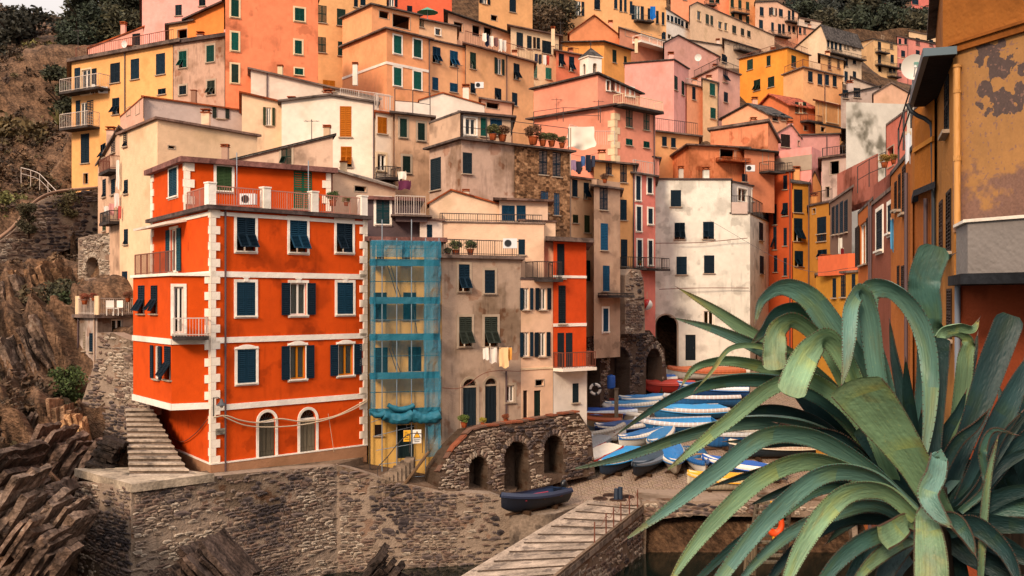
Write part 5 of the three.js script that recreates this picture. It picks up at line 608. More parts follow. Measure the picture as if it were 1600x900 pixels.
{ // terracotta coping of that wall and its dark back
  const f = new Face(plan([684, 53.6]), plan([926, 61])), pts = [[686, 737], [712, 698], [738, 671], [760, 665], [835, 655], [905, 643]], g = group('brick_coping', PX(684, 740, 53.6)), P0 = g.position; tag(g, 'terracotta brick coping along the arched terrace wall', 'coping');
  for (let i = 0; i < pts.length - 1; i++) { const a = f.px(...pts[i]), b = f.px(...pts[i + 1]), A = f.at(a[0], a[1], -0.25), B = f.at(b[0], b[1], -0.25), d = B.clone().sub(A), n = Math.max(1, Math.round(d.length() / 0.42)); for (let k = 0; k < n; k++) { if (rnd() < 0.1) continue; const o = mesh('brick', box(d.length() / n * 0.95, 0.1, 0.62), [mat('#8a5038', 'grime'), mat('#7d4a36', 'grime'), mat('#6e5244', 'grime')][Math.floor(rnd() * 3)], g); o.position.copy(A.clone().addScaledVector(d, (k + 0.5) / n).sub(P0)).add(V(0, rr(-0.04, 0.03), rr(-0.05, 0.05))); o.quaternion.setFromUnitVectors(V(1, 0, 0), d.clone().add(V(0, rr(-0.1, 0.1), 0)).normalize()); } }
}
stoneWall('vaulted_stone_wall', 'old stone vaults behind the boats beside the white house', [
  [[916, 71.5], [1045, 80], [[916, 668], [916, 530], [960, 518], [1015, 516], [1038, 545], [1045, 625], [1000, 640]], [archPx(918.5, 938, 548, 652), archPx(952, 984, 542, 640), archPx(1009, 1034, 545, 618)]]], { size: 0.42, depth: 1.4, mortar: '#5d4c40' });
stoneWall('stone_buttress', 'tall rubble pier rising from the vaults beside pink red house', [[[974, 73.2], [1010, 75.4], [[976, 522], [978, 430], [988, 420], [1000, 422], [1006, 440], [1008, 520]]]], { size: 0.42, cat: 'wall', depth: 1.5 });
stoneWall('stone_tower', 'square rubble tower with arched opening on the left cliff', [[[122, 71], [182, 68.6], [[122, 500], [122, 372], [150, 366], [183, 362], [183, 500]], [archPx(135, 155, 402, 434)]]], { size: 0.4, depth: 3, cat: 'tower', cap: 250 });
stoneWall('stair_side_wall', 'rubble wall climbing beside the stone steps left of the red house', [[[122, 57], [236, 54.2], [[124, 640], [150, 560], [152, 520], [176, 520], [200, 530], [234, 545], [234, 650], [205, 655], [198, 690], [178, 720], [150, 720], [130, 660]]]], { size: 0.34, depth: 0.8 });
stoneWall('path_retaining_wall', 'long dry stone wall below the hillside path at far left', [[[-40, 77], [154, 85.5], [[-40, 420], [-20, 392], [20, 362], [60, 318], [85, 306], [154, 297], [154, 375], [100, 392], [40, 420]]]], { size: 0.5, depth: 0.6 });
{ const f = new Face(plan([-40, 77]), plan([154, 85.5])), pts = [[-40, 416], [-20, 390], [20, 359], [60, 315], [85, 303], [154, 295]], P0 = PX(60, 315, 81); const m = mesh('path_coping', tube(pts.map(p => { const q = f.px(...p); return f.at(q[0], q[1] + 0.1, -0.25).sub(P0); }), 0.13, 60, 6), mat('#a5836c', 'conc')); m.position.copy(P0); tag(m, 'pale terracotta coping on the hillside path wall', 'coping'); }
{ // hillside path rail
  const g = group('path_railing', PX(60, 300, 84)), P0 = g.position; tag(g, 'thin metal handrail climbing the hillside path at far left', 'railing'); const pts = [[88, 298, 84], [75, 285, 85], [62, 272, 86], [48, 266, 87], [33, 262, 88]].map(p => PX(...p).sub(P0));
  mesh('handrail', tube(pts.map(p => p.clone().add(V(0, 0, 0))), 0.03, 30, 5), K.rail, g); pts.forEach(p => mesh('post', cyl(0.03, 0.03, 1.4, 0, -0.65), K.rail, g).position.copy(p)); mesh('midrail', tube(pts.map(p => p.clone().add(V(0, -0.5, 0))), 0.02, 30, 5), K.rail, g);
}
{ // steps beside the red house and the pale ledge at their foot
  const g = group('stone_steps', PX(250, 745, 47.6)), P0 = g.position; tag(g, 'worn stone steps climbing between rubble wall and red house', 'steps');
  const n = 13; for (let i = 0; i < n; i++) { const k0 = i / n, k1 = (i + 1) / n, Z0 = lerp(47.4, 54.6, k0), Z1 = lerp(47.4, 54.6, k1) + 0.1, y = lerp(Yat(752, 47.4), Yat(640, 54.6), k1), x = (k, Z, l) => ((l ? lerp(203, 197, k) : lerp(304, 236, Math.pow(k, 0.8))) - CX) / F * Z; const q = [[x(k0, Z0, 1), Z0], [x(k0, Z0, 0), Z0], [x(k1, Z1, 0), Z1], [x(k1, Z1, 1), Z1]]; mesh('step', hexa(q.map(p => V(p[0], y - 0.9, -p[1]).sub(P0)), q.map(p => V(p[0], y, -p[1]).sub(P0))), mat('#7f6d5f', 'conc', { b: 0.03 }), g); const fw = (p, k, dz) => V(p[0] + k, 0, -(p[1] - dz)); mesh('tread', hexa([[q[0], -0.03, 0.07], [q[1], 0.03, 0.07], [q[2], 0, 0], [q[3], 0, 0]].map(([p, k, dz]) => fw(p, k, dz).setY(y + 0.001).sub(P0)), [[q[0], -0.03, 0.07], [q[1], 0.03, 0.07], [q[2], 0, 0], [q[3], 0, 0]].map(([p, k, dz]) => fw(p, k, dz).setY(y + 0.07).sub(P0))), mat('#b9a794', 'conc', { b: 0.03 }), g); }
  const q = [[116, 49.4], [206, 45.2], [335, 47.9], [250, 50]].map(plan), y = Yat(756, 45.4); const l = mesh('ledge', hexa(q.map(p => V(p[0], y - 0.35, -p[1])), q.map(p => V(p[0], y + 0.02, -p[1]))), mat('#b8a690', 'conc', { b: 0.03 })); tag(l, 'pale concrete ledge at the foot of the steps', 'ledge');
}
{ // footway between wall top and red house
  const a = [[206, 45.6], [526, 52.6], [575, 55.8], [330, 49.6]].map(plan), yy = [[757, 45.5], [727, 52.4], [727, 52.4], [757, 45.5]].map(p => Yat(...p)); tag(mesh('footpath', hexa(a.map((p, i) => V(p[0], yy[i] - 0.6, -p[1])), a.map((p, i) => V(p[0], yy[i] - 0.02, -p[1]))), mat('#8d7661', 'conc')), 'narrow footpath along the red house front', 0, 0, 'structure');
  const b = [[526, 52.6], [800, 54.6], [812, 60], [560, 56]].map(plan), yb = [727, 774, 774, 727].map((v, i) => Yat(v, [52.4, 54.4, 54.4, 52.4][i]) - 0.05); tag(mesh('upper_quay', hexa(b.map((p, i) => V(p[0], yb[i] - 2, -p[1])), b.map((p, i) => V(p[0], yb[i] - 0.25, -p[1]))), mat('#76604f', 'conc')), 'stony ground behind the retaining wall', 0, 0, 'structure');
}
stoneWall('quay_wall', 'dark rough quay wall below the boat square right of the ramp', [[[1003, 56.2], [1340, 56.2], [[1003, 783], [1340, 783], [1340, 900], [1003, 900]], [[[1008, 898], [1010, 826], [1026, 812], [1080, 805], [1150, 807], [1330, 809], [1336, 898]]]]], { size: 0.5, depth: 9, noarch: 1, cap: 120 });
stoneWall('ramp_side_wall', 'dark stone face under the right edge of the slipway', [[[864, 44.75], [1004, 56.25], [[864, 918], [1004, 803], [1004, 900], [864, 990]]]], { size: 0.5, depth: 0.4, cap: 100 });
// plastered stone house on the left cliff
{
  const r = house({ n: 'cliff_house', l: 'small grey plastered house with flowered balcony on the left cliff', c: '#a08d7c', tx: 'grime', A: [122, 62], B: [152, 60], C: [209, 62], t: 497, b: 700, ov: 0.3, th: 0.2, d: 5, w: [[132, 533, 3, 30, 'c', '#a39686'], [142.5, 535, 5, 29, 'c', 'navy'], [183, 512, 18, 26, 'g']], pipes: [[149, 0, 'lpipe'], [124]] });
  const { g, fl, fr, y1 } = r; for (const f of [fl, fr]) { const o = mesh('terrace_railing', railGeo(f.len, 0.95), K.rail, g); o.position.copy(f.at(0, y1 + 0.2, 0.05).sub(g.position)); o.rotation.y = f.rot; }
  for (const t of [0, fl.len]) { const o = mesh('pillar', box(0.25, 1.1, 0.25, 0, 0.55), K.cream, g); o.position.copy(fl.at(t, y1 + 0.2).sub(g.position)); }
}
// slate outcrops: bundles of tilted beds
function outcrop(px, py, Z, w, h, n, tilt, label, m = darkRock) {
  n *= 2; const parts = []; for (let i = 0; i < n; i++) { const t = w / n * rr(0.6, 1.5), b = new THREE.BoxGeometry(t, h * rr(0.55, 1.15), w * rr(0.5, 0.9), 2, 12, 8), p = b.attributes.position, s = rnd() * 99; for (let k = 0; k < p.count; k++) { const x = p.getX(k), y = p.getY(k), z = p.getZ(k), d = fbm(x * 0.8 + s, y * 0.8, z * 0.8, 4) - 0.5, e = fbm(x * 3 + s, y * 3, z * 3, 2) - 0.5; p.setXYZ(k, x * (1 + d * 0.6) + e * t * 0.5, y + d * h * 0.3 + e * 0.3, z + d * w * 0.35 + e * 0.3); } parts.push(b.toNonIndexed().rotateZ(rr(-0.05, 0.05)).rotateY(rr(-0.1, 0.1)).translate((i - n / 2) * w / n, rr(-0.15, 0.15) * h, rr(-0.1, 0.1) * w)); }
  const g = uvBox(merge(parts).rotateZ(tilt)); g.computeVertexNormals(); const o = mesh('rock_outcrop', g, m); o.position.copy(PX(px, py, Z)); return tag(o, label, 'rock', 'slate outcrops');
}
outcrop(318, 905, 45.4, 3.4, 2.5, 9, 0.75, 'dark slanting slate beds below the retaining wall', mat('#5f544f', 'rock', { b: 0.08 }));
outcrop(60, 830, 42.5, 3.4, 3.2, 7, -0.55, 'brown ribbed rock at the lower left corner', rockM);
outcrop(20, 790, 46, 4.4, 4, 8, -0.75, 'dark cleft rock at the left edge above the corner rock', darkRock);
outcrop(100, 720, 51, 3.0, 2.6, 7, -0.5, 'ribbed reddish rock beside the foot of the steps', mat('#776860', 'rock', { b: 0.08 }));
outcrop(40, 690, 54, 3.6, 2.8, 7, -0.4, 'grey brown rock slab left of the ribbed reddish rock', rockM);
outcrop(95, 655, 54, 1.6, 1.9, 4, 0.1, 'pale blocky boulder left of the stair wall', mat('#a58a72', 'rock', { b: 0.08 }));
outcrop(122, 668, 53, 1.1, 1.5, 3, 0.2, 'small tan boulder touching the stair wall', mat('#b3906e', 'rock', { b: 0.08 }));
outcrop(172, 705, 50, 1.5, 1.0, 5, 1.2, 'dark layered ledge rock at the head of the pale ledge', mat('#3f3a39', 'rock', { b: 0.08 }));
outcrop(62, 870, 40, 2.2, 2.0, 5, -0.6, 'orange brown rock at the bottom edge left of the bastion', mat('#86756a', 'rock', { b: 0.08 }));
outcrop(610, 905, 49, 2.2, 1.6, 5, -0.7, 'dark rock under the retaining wall near the slipway', mat('#463f3c', 'rock', { b: 0.08 }));
outcrop(40, 560, 62, 5, 3, 8, 0.5, 'brown crag in the shaded middle of the left hillside', rockM);
outcrop(70, 455, 72, 5, 2.6, 7, 0.4, 'tan crag under the dry stone path wall', mat('#94785f', 'rock', { b: 0.08 }));
outcrop(10, 470, 71, 4, 2.4, 6, 0.3, 'brown crag at the left edge under the path wall', rockM);
// ------------------------------------------------------------ boats on the square
const boatGeo = {};
function hullGeo(L, B, H) { // x: stern 0 .. bow L, y up, built as outer skin, inner skin and rim
  const key = [L, B, H].join(); if (boatGeo[key]) return boatGeo[key];
  const NS = 18, NP = 7, out = [], inn = [], rim = [];
  const st = s => { const b = B / 2 * Math.pow(Math.sin(Math.PI * clamp(0.34 + 0.66 * s, 0, 1)), 0.75) * (s > 0.985 ? 0.15 : 1), sheer = H * (0.82 + 0.1 * (1 - s) + 0.5 * s * s * s), keel = H * (0.02 + 0.5 * Math.pow(Math.max(0, s - 0.72) / 0.28, 2.2)); return { b, sheer, keel, x: L * (s + 0.02 * s) }; };
  const sec = (s, off) => { const q = st(s), p = []; for (let i = 0; i <= NP * 2; i++) { const a = (i / NP) - 1, k = Math.abs(a), w = Math.sign(a) * Math.max(0, q.b - off) * Math.pow(k, 0.62), y = q.keel + off * 1.4 + (q.sheer - q.keel - off * (1.4 - 1.4 * k)) * Math.pow(k, 2.1); p.push(V(q.x - off * s * 1.2, y, w)); } return p; };
  const skin = (off) => { const T = new Tri(); let a = sec(0, off); for (let i = 1; i <= NS; i++) { const b = sec(i / NS, off); for (let k = 0; k < NP * 2; k++) T.quad(a[k], b[k], b[k + 1], a[k + 1]); a = b; } const t = sec(0, off); for (let k = 0; k < NP; k++) T.quad(t[k], t[k + 1], t[NP * 2 - k - 1], t[NP * 2 - k]); return T.geo(); };
  const T = new Tri(); for (const e of [0, NP * 2]) for (let i = 0; i < NS; i++) { const a = sec(i / NS, -0.04)[e], b = sec((i + 1) / NS, -0.04)[e], c = sec((i + 1) / NS, 0.07)[e], d = sec(i / NS, 0.07)[e], dn = v => v.clone().setY(v.y - 0.09), up = v => v.clone().setY(v.y + 0.02); T.quad(up(a), up(b), up(c), up(d)); T.quad(dn(a), dn(b), up(b), up(a)); T.quad(up(d), up(c), dn(c), dn(d)); }
  const tarp = (() => { const T2 = new Tri(); const row = s => { const q = st(s), p = []; for (let i = 0; i <= 12; i++) { const a = i / 6 - 1, w = a * (q.b + 0.06), n = fbm(q.x * 1.3, a * 2, B, 3) - 0.5; p.push(V(q.x + 0.02, q.sheer + 0.04 + (1 - a * a) * 0.26 * Math.sin(Math.PI * clamp(s, 0.05, 0.95)) + n * 0.22 * (1 - Math.abs(a) * 0.6) - (Math.abs(a) === 1 ? 0.24 + 0.1 * n : 0), w)); } return p; }; let a = row(0); for (let i = 1; i <= 26; i++) { const b = row(i / 26); for (let k = 0; k < 12; k++) T2.quad(a[k], b[k], b[k + 1], a[k + 1]); a = b; } const g = T2.geo(); return g; })();
  return boatGeo[key] = { outer: skin(0), inner: skin(0.05), rim: T.geo(), tarp, st };
}
const Zof = py => { let Z = 60; for (let i = 0; i < 60; i++) { const y = Yat(py, Z) - plazaY(Z); Z += y * 3; } return clamp(Z, 54, 100); };
function boat(px, py, head, L, o) {
  const Z = o.Z ?? Zof(py), g = group('boat', V((px - CX) / F * Z, (o.y ?? plazaY(Z)) + 0.1, -Z)); tag(g, o.l, 'boat', 'boats hauled out on the square');
  g.rotation.set(o.roll ?? rr(-0.16, 0.16), (head + (o.flat ? 0 : rr(-16, 16))) * Math.PI / 180, 0, 'YXZ'); if (!o.flat) g.rotation.z = 0.16 * Math.sin(head * Math.PI / 180);
  const B = o.B ?? L * 0.36, H = o.H ?? 0.82, q = hullGeo(L, B, H), sub = group('hull', V(-L / 2, 0, 0), g), M = c => mat(c, 'grime', { r: 0.55, b: 0 });
  mesh('outer_planking', q.outer, M(o.c), sub); mesh('inner_planking', q.inner, M(o.i ?? '#2a5f8a'), sub); mesh('gunwale', q.rim, M(o.g ?? '#d8d2c6'), sub);
  if (o.t) mesh('tarpaulin', q.tarp, mat(o.t, 'worn', { r: 0.65 }), g).position.x = -L / 2;
  else { for (const s of [0.2, 0.45, 0.7]) { const w = q.st(s); mesh('thwart', uvBox(box(0.22, 0.05, w.b * 1.8, w.x - L / 2, w.sheer * 0.72, 0)), M(o.th ?? '#8a5a3a'), g); } if (o.oars) for (const k of [-1, 1]) mesh('oar', rod(V(-L * 0.3, H * 0.85, k * 0.2), V(L * 0.25, H * 0.9, k * 0.35), 0.03), M(o.th), g); }
  mesh('keel', box(L * 0.9, 0.12, 0.06, 0.05, -0.02, 0), M(o.k ?? '#55402f'), g);
  for (const x of [-0.25, 0.2]) mesh('chock', uvBox(box(0.16, 0.2, B * 0.75, L * x, -0.05, 0)), mat('#5b4636', 'wood'), g);
  if (o.motor) { const m = group('outboard_motor', V(-L / 2 - 0.12, H * 0.75, 0), g); mesh('cowl', new THREE.SphereGeometry(0.24, 14, 10).scale(0.95, 1.05, 0.75).translate(-0.05, 0.36, 0), mat('#15181c', null, { r: 0.35 }), m); mesh('shaft', merge([box(0.14, 0.8, 0.1, -0.05, -0.1, 0), box(0.3, 0.08, 0.1, -0.1, -0.45, 0), cyl(0.12, 0.12, 0.02, 0, 0, 0, 10).rotateZ(Math.PI / 2).translate(-0.28, -0.45, 0)]), mat('#22262b', null, { r: 0.4 }), m); mesh('tiller', rod(V(0, 0.2, 0), V(0.5, 0.3, 0.08), 0.03), K.rubber, m); }
  return g;
}
boat(834, 795, 226, 4.7, { Z: 54.7, y: plazaY(55), c: '#0e1a30', i: '#132a4a', g: '#1c2740', th: '#a8324a', motor: 1, l: 'open navy rowing boat with red thwarts beside the slipway', oars: 1, flat: 1 });
boat(914, 718, 244, 5.0, { c: '#4a5560', t: '#7d8288', g: '#8a8f94', l: 'long boat under grey tarpaulin against the arched wall', B: 1.4 });
boat(927, 733, 238, 5.2, { c: '#131a26', t: '#d9d3c6', g: '#b5301a', l: 'dark boat with red gunwale and cream deck cover', B: 1.5 });
boat(968, 735, 236, 4.6, { c: '#1b2f44', t: '#1f86c6', l: 'boat under bright blue tarpaulin, nearest the cream decked boat' });
boat(1012, 736, 240, 4.6, { c: '#16212e', t: '#22384a', g: '#6a7480', l: 'dark boat under slate cover between two blue tarpaulins', motor: 1 });
boat(1052, 732, 252, 4.4, { c: '#b5aa9a', t: '#1a78c4', l: 'white hulled boat with crumpled blue tarpaulin on the square' });
boat(941, 662, 196, 4.8, { c: '#12459c', i: '#1c58b0', t: '#1a4fb0', g: '#c9d2da', l: 'royal blue boat beside the white foot of the narrow house' });
boat(932, 670, 182, 3.6, { c: '#c9b190', i: '#9a5a30', g: '#a5522a', th: '#8a5a3a', l: 'small cream boat with orange brown rim beside the narrow house' });
boat(968, 684, 200, 4.0, { c: '#0f2348', t: '#173a72', l: 'deep blue boat end-on behind the grey covered boat' });
boat(941, 694, 30, 3.4, { c: '#d5d2cb', i: '#c4c0b6', g: '#dcd8d0', l: 'white dinghy with raised bow at the corner of the arched wall' });
boat(953, 645, 190, 3.8, { c: '#c9c2b6', i: '#8f2a20', g: '#a82a1c', l: 'white boat with red rim under the stone vaults' });
boat(985, 650, 196, 4.2, { c: '#c8ccc8', t: '#2e8fd0', l: 'pale boat under light blue tarpaulin before the vaults' });
boat(979, 662, 150, 3.6, { c: '#cfc6b4', i: '#a89c88', g: '#d6d0c4', l: 'cream dinghy in front of the light blue tarpaulin' });
boat(1055, 678, 187, 5.6, { c: '#1e6aa8', i: '#2c84c0', g: '#cfd6da', th: '#2f8ac4', l: 'open sky blue boat, front one of the blue row' });
boat(1076, 657, 184, 5.6, { c: '#2a79b4', i: '#3a90c8', g: '#d5d9da', t: '#2a8ac8', l: 'covered sky blue boat, second of the blue row' });
boat(1096, 640, 182, 5.6, { c: '#1f64a0', i: '#2b7fb8', g: '#d2d6d8', th: '#3a8fc4', l: 'open blue boat with white rim, third of the blue row' });
boat(1115, 622, 180, 5.4, { c: '#184a86', t: '#1c62a8', g: '#c9ced2', l: 'dark blue covered boat at the back of the blue row' });
boat(1047, 616, 200, 3.8, { c: '#9c2418', i: '#7a2a1e', g: '#b0341e', t: '#a82c1a', l: 'red covered boat beside the vaults' });
boat(1102, 594, 184, 6.2, { c: '#d8d4cc', i: '#b8683a', g: '#b45a2c', t: '#b8673c', l: 'large white boat with orange cover before the white house' });
boat(1021, 606, 190, 3.6, { c: '#c4c6c4', t: '#1c5cae', l: 'small white boat with blue cover inside the vault' });
boat(1126, 768, 172, 3.9, { c: '#c9c0a8', t: '#d9a212', g: '#cdbb8a', l: 'pale boat under yellow cover at the quay edge' });
boat(1158, 748, 168, 4.6, { c: '#15325c', t: '#0f4fa4', motor: 1, l: 'boat under deep blue tarpaulin behind the yellow one' });
boat(1206, 716, 176, 5.6, { c: '#20303c', t: '#cfc7b4', g: '#d5cdbc', l: 'dark boat under cream cover half hidden by agave leaves' });
boat(1180, 690, 180, 5.0, { c: '#c2bdb0', i: '#8a857a', g: '#d0cabc', l: 'white boat farthest right, seen between agave leaves' });
boat(1000, 700, 215, 4.2, { c: '#c9c6bc', t: '#1c6cb4', l: 'white hulled boat with blue cover behind the slate covered one' });
boat(1030, 702, 250, 4.4, { c: '#1a4a84', t: '#2479b8', l: 'blue boat with faded blue cover, inner of the middle row' });
boat(1090, 735, 262, 4.2, { c: '#d0ccc2', i: '#2a6a9a', g: '#1c5c9c', th: '#8a6a4a', l: 'open white boat with blue rim near the quay edge' });
boat(1012, 640, 205, 4.4, { c: '#1c549c', t: '#2b7cc0', l: 'blue covered boat behind the front blue row' });
boat(1150, 700, 185, 5.0, { c: '#1c5a94', i: '#3a8ac0', g: '#d4d8da', l: 'open blue boat left of the cream covered boat' });
boat(905, 700, 236, 4.2, { c: '#8a9096', i: '#70767c', g: '#b8bcc0', l: 'grey dinghy leaning by the third arch' });
// ------------------------------------------------------------ harbour odds and ends
{ const Z = 70.5, g = group('timber_post', V((963 - CX) / F * Z, plazaY(Z), -Z)); tag(g, 'pale upright timber post before the stone vaults', 'post'); mesh('shaft', uvBox(box(0.26, 2.9, 0.2, 0, 1.45)), mat('#b5a894', 'wood'), g); mesh('cap', box(0.34, 0.08, 0.28, 0, 2.94), mat('#8a7a66', 'wood'), g); }
function ring(px, py, Z, r, c1, label, rot = 0) { const g = group('life_ring', PX(px, py, Z)); g.rotation.y = rot; tag(g, label, 'life ring'); mesh('ring', new THREE.TorusGeometry(r, r * 0.28, 10, 24), mat('#d8d3c8', null, { r: 0.6 }), g); for (let i = 0; i < 4; i++) mesh('band', new THREE.TorusGeometry(r, r * 0.3, 10, 6, 0.45).rotateZ(i * Math.PI / 2), mat(c1, null, { r: 0.6 }), g); return g; }
ring(930, 608, 71.2, 0.34, '#22262c', 'white ring with dark bands at the foot of the left vault');
{ const g = group('round_buoy', PX(1011, 476, 78.5)); tag(g, 'round red and white buoy hanging beside the white house', 'buoy'); mesh('red_half', new THREE.SphereGeometry(0.42, 16, 10, 0, Math.PI * 2, 0, Math.PI / 2).rotateZ(1.1), mat('#a81c16', null, { r: 0.5 }), g); mesh('white_half', new THREE.SphereGeometry(0.42, 16, 10, 0, Math.PI * 2, Math.PI / 2, Math.PI / 2).rotateZ(1.1), mat('#d8d2c8', null, { r: 0.5 }), g); mesh('rope', rod(V(0, 0.4, 0), V(0, 1, 0), 0.02), K.rope, g); }
{ const Z = 71, g = group('blue_drum', PX(955, 607, Z)); tag(g, 'blue plastic drum leaning at the vault pier', 'drum'); mesh('body', new THREE.LatheGeometry([[0, 0], [0.26, 0], [0.28, 0.1], [0.28, 0.4], [0.3, 0.45], [0.28, 0.5], [0.28, 0.85], [0.24, 0.9], [0, 0.9]].map(p => new THREE.Vector2(...p)), 16), mat('#1550a0', null, { r: 0.5 }), g); mesh('lid', cyl(0.12, 0.12, 0.06, 0, 0.93, 0, 12), mat('#123f7c', null), g); }
{ // plank steps and an orange float on the near quay
  const g = group('plank_steps', PX(1200, 880, 46)), P0 = g.position; tag(g, 'weathered plank steps seen between the agave leaves', 'steps'); for (let i = 0; i < 11; i++) { const k = i / 10, p = PX(lerp(1196, 1208, k), lerp(878, 775, k), lerp(45, 50, k)).sub(P0); mesh('tread', uvBox(box(1.5, 0.09, 0.3)), mat(i % 2 ? '#8a8170' : '#776e5f', 'wood'), g).position.copy(p); }
  for (const s of [-0.8, 0.8]) mesh('stringer', rod(PX(1196, 890, 45).sub(P0).add(V(s, -0.2, 0)), PX(1208, 782, 50).sub(P0).add(V(s, -0.2, 0)), 0.12, 8), mat('#6a5f50', 'wood'), g);
  for (const [a, b] of [[[1166, 905], [1172, 820]], [[1176, 900], [1180, 815]]]) mesh('mooring_pile', rod(PX(...a, 45).sub(P0), PX(...b, 46).sub(P0), 0.16, 9), mat('#7c6e5a', 'wood'), g);
  const f = group('orange_float', PX(1211, 830, 44.6)); tag(f, 'orange and yellow float hung beside the plank steps', 'float'); mesh('yellow_board', uvBox(box(0.5, 0.8, 0.1, 0.05, 0.9, 0)), mat('#d69a10', null, { r: 0.6 }), f); mesh('orange_body', new THREE.TorusGeometry(0.36, 0.16, 10, 20).scale(0.8, 1.1, 1).translate(0, 0.3, 0), mat('#d8480a', null, { r: 0.6 }), f); mesh('yellow_foot', uvBox(box(0.34, 0.4, 0.1, 0.05, -0.15, 0.05)), mat('#d69a10', null, { r: 0.6 }), f);
}
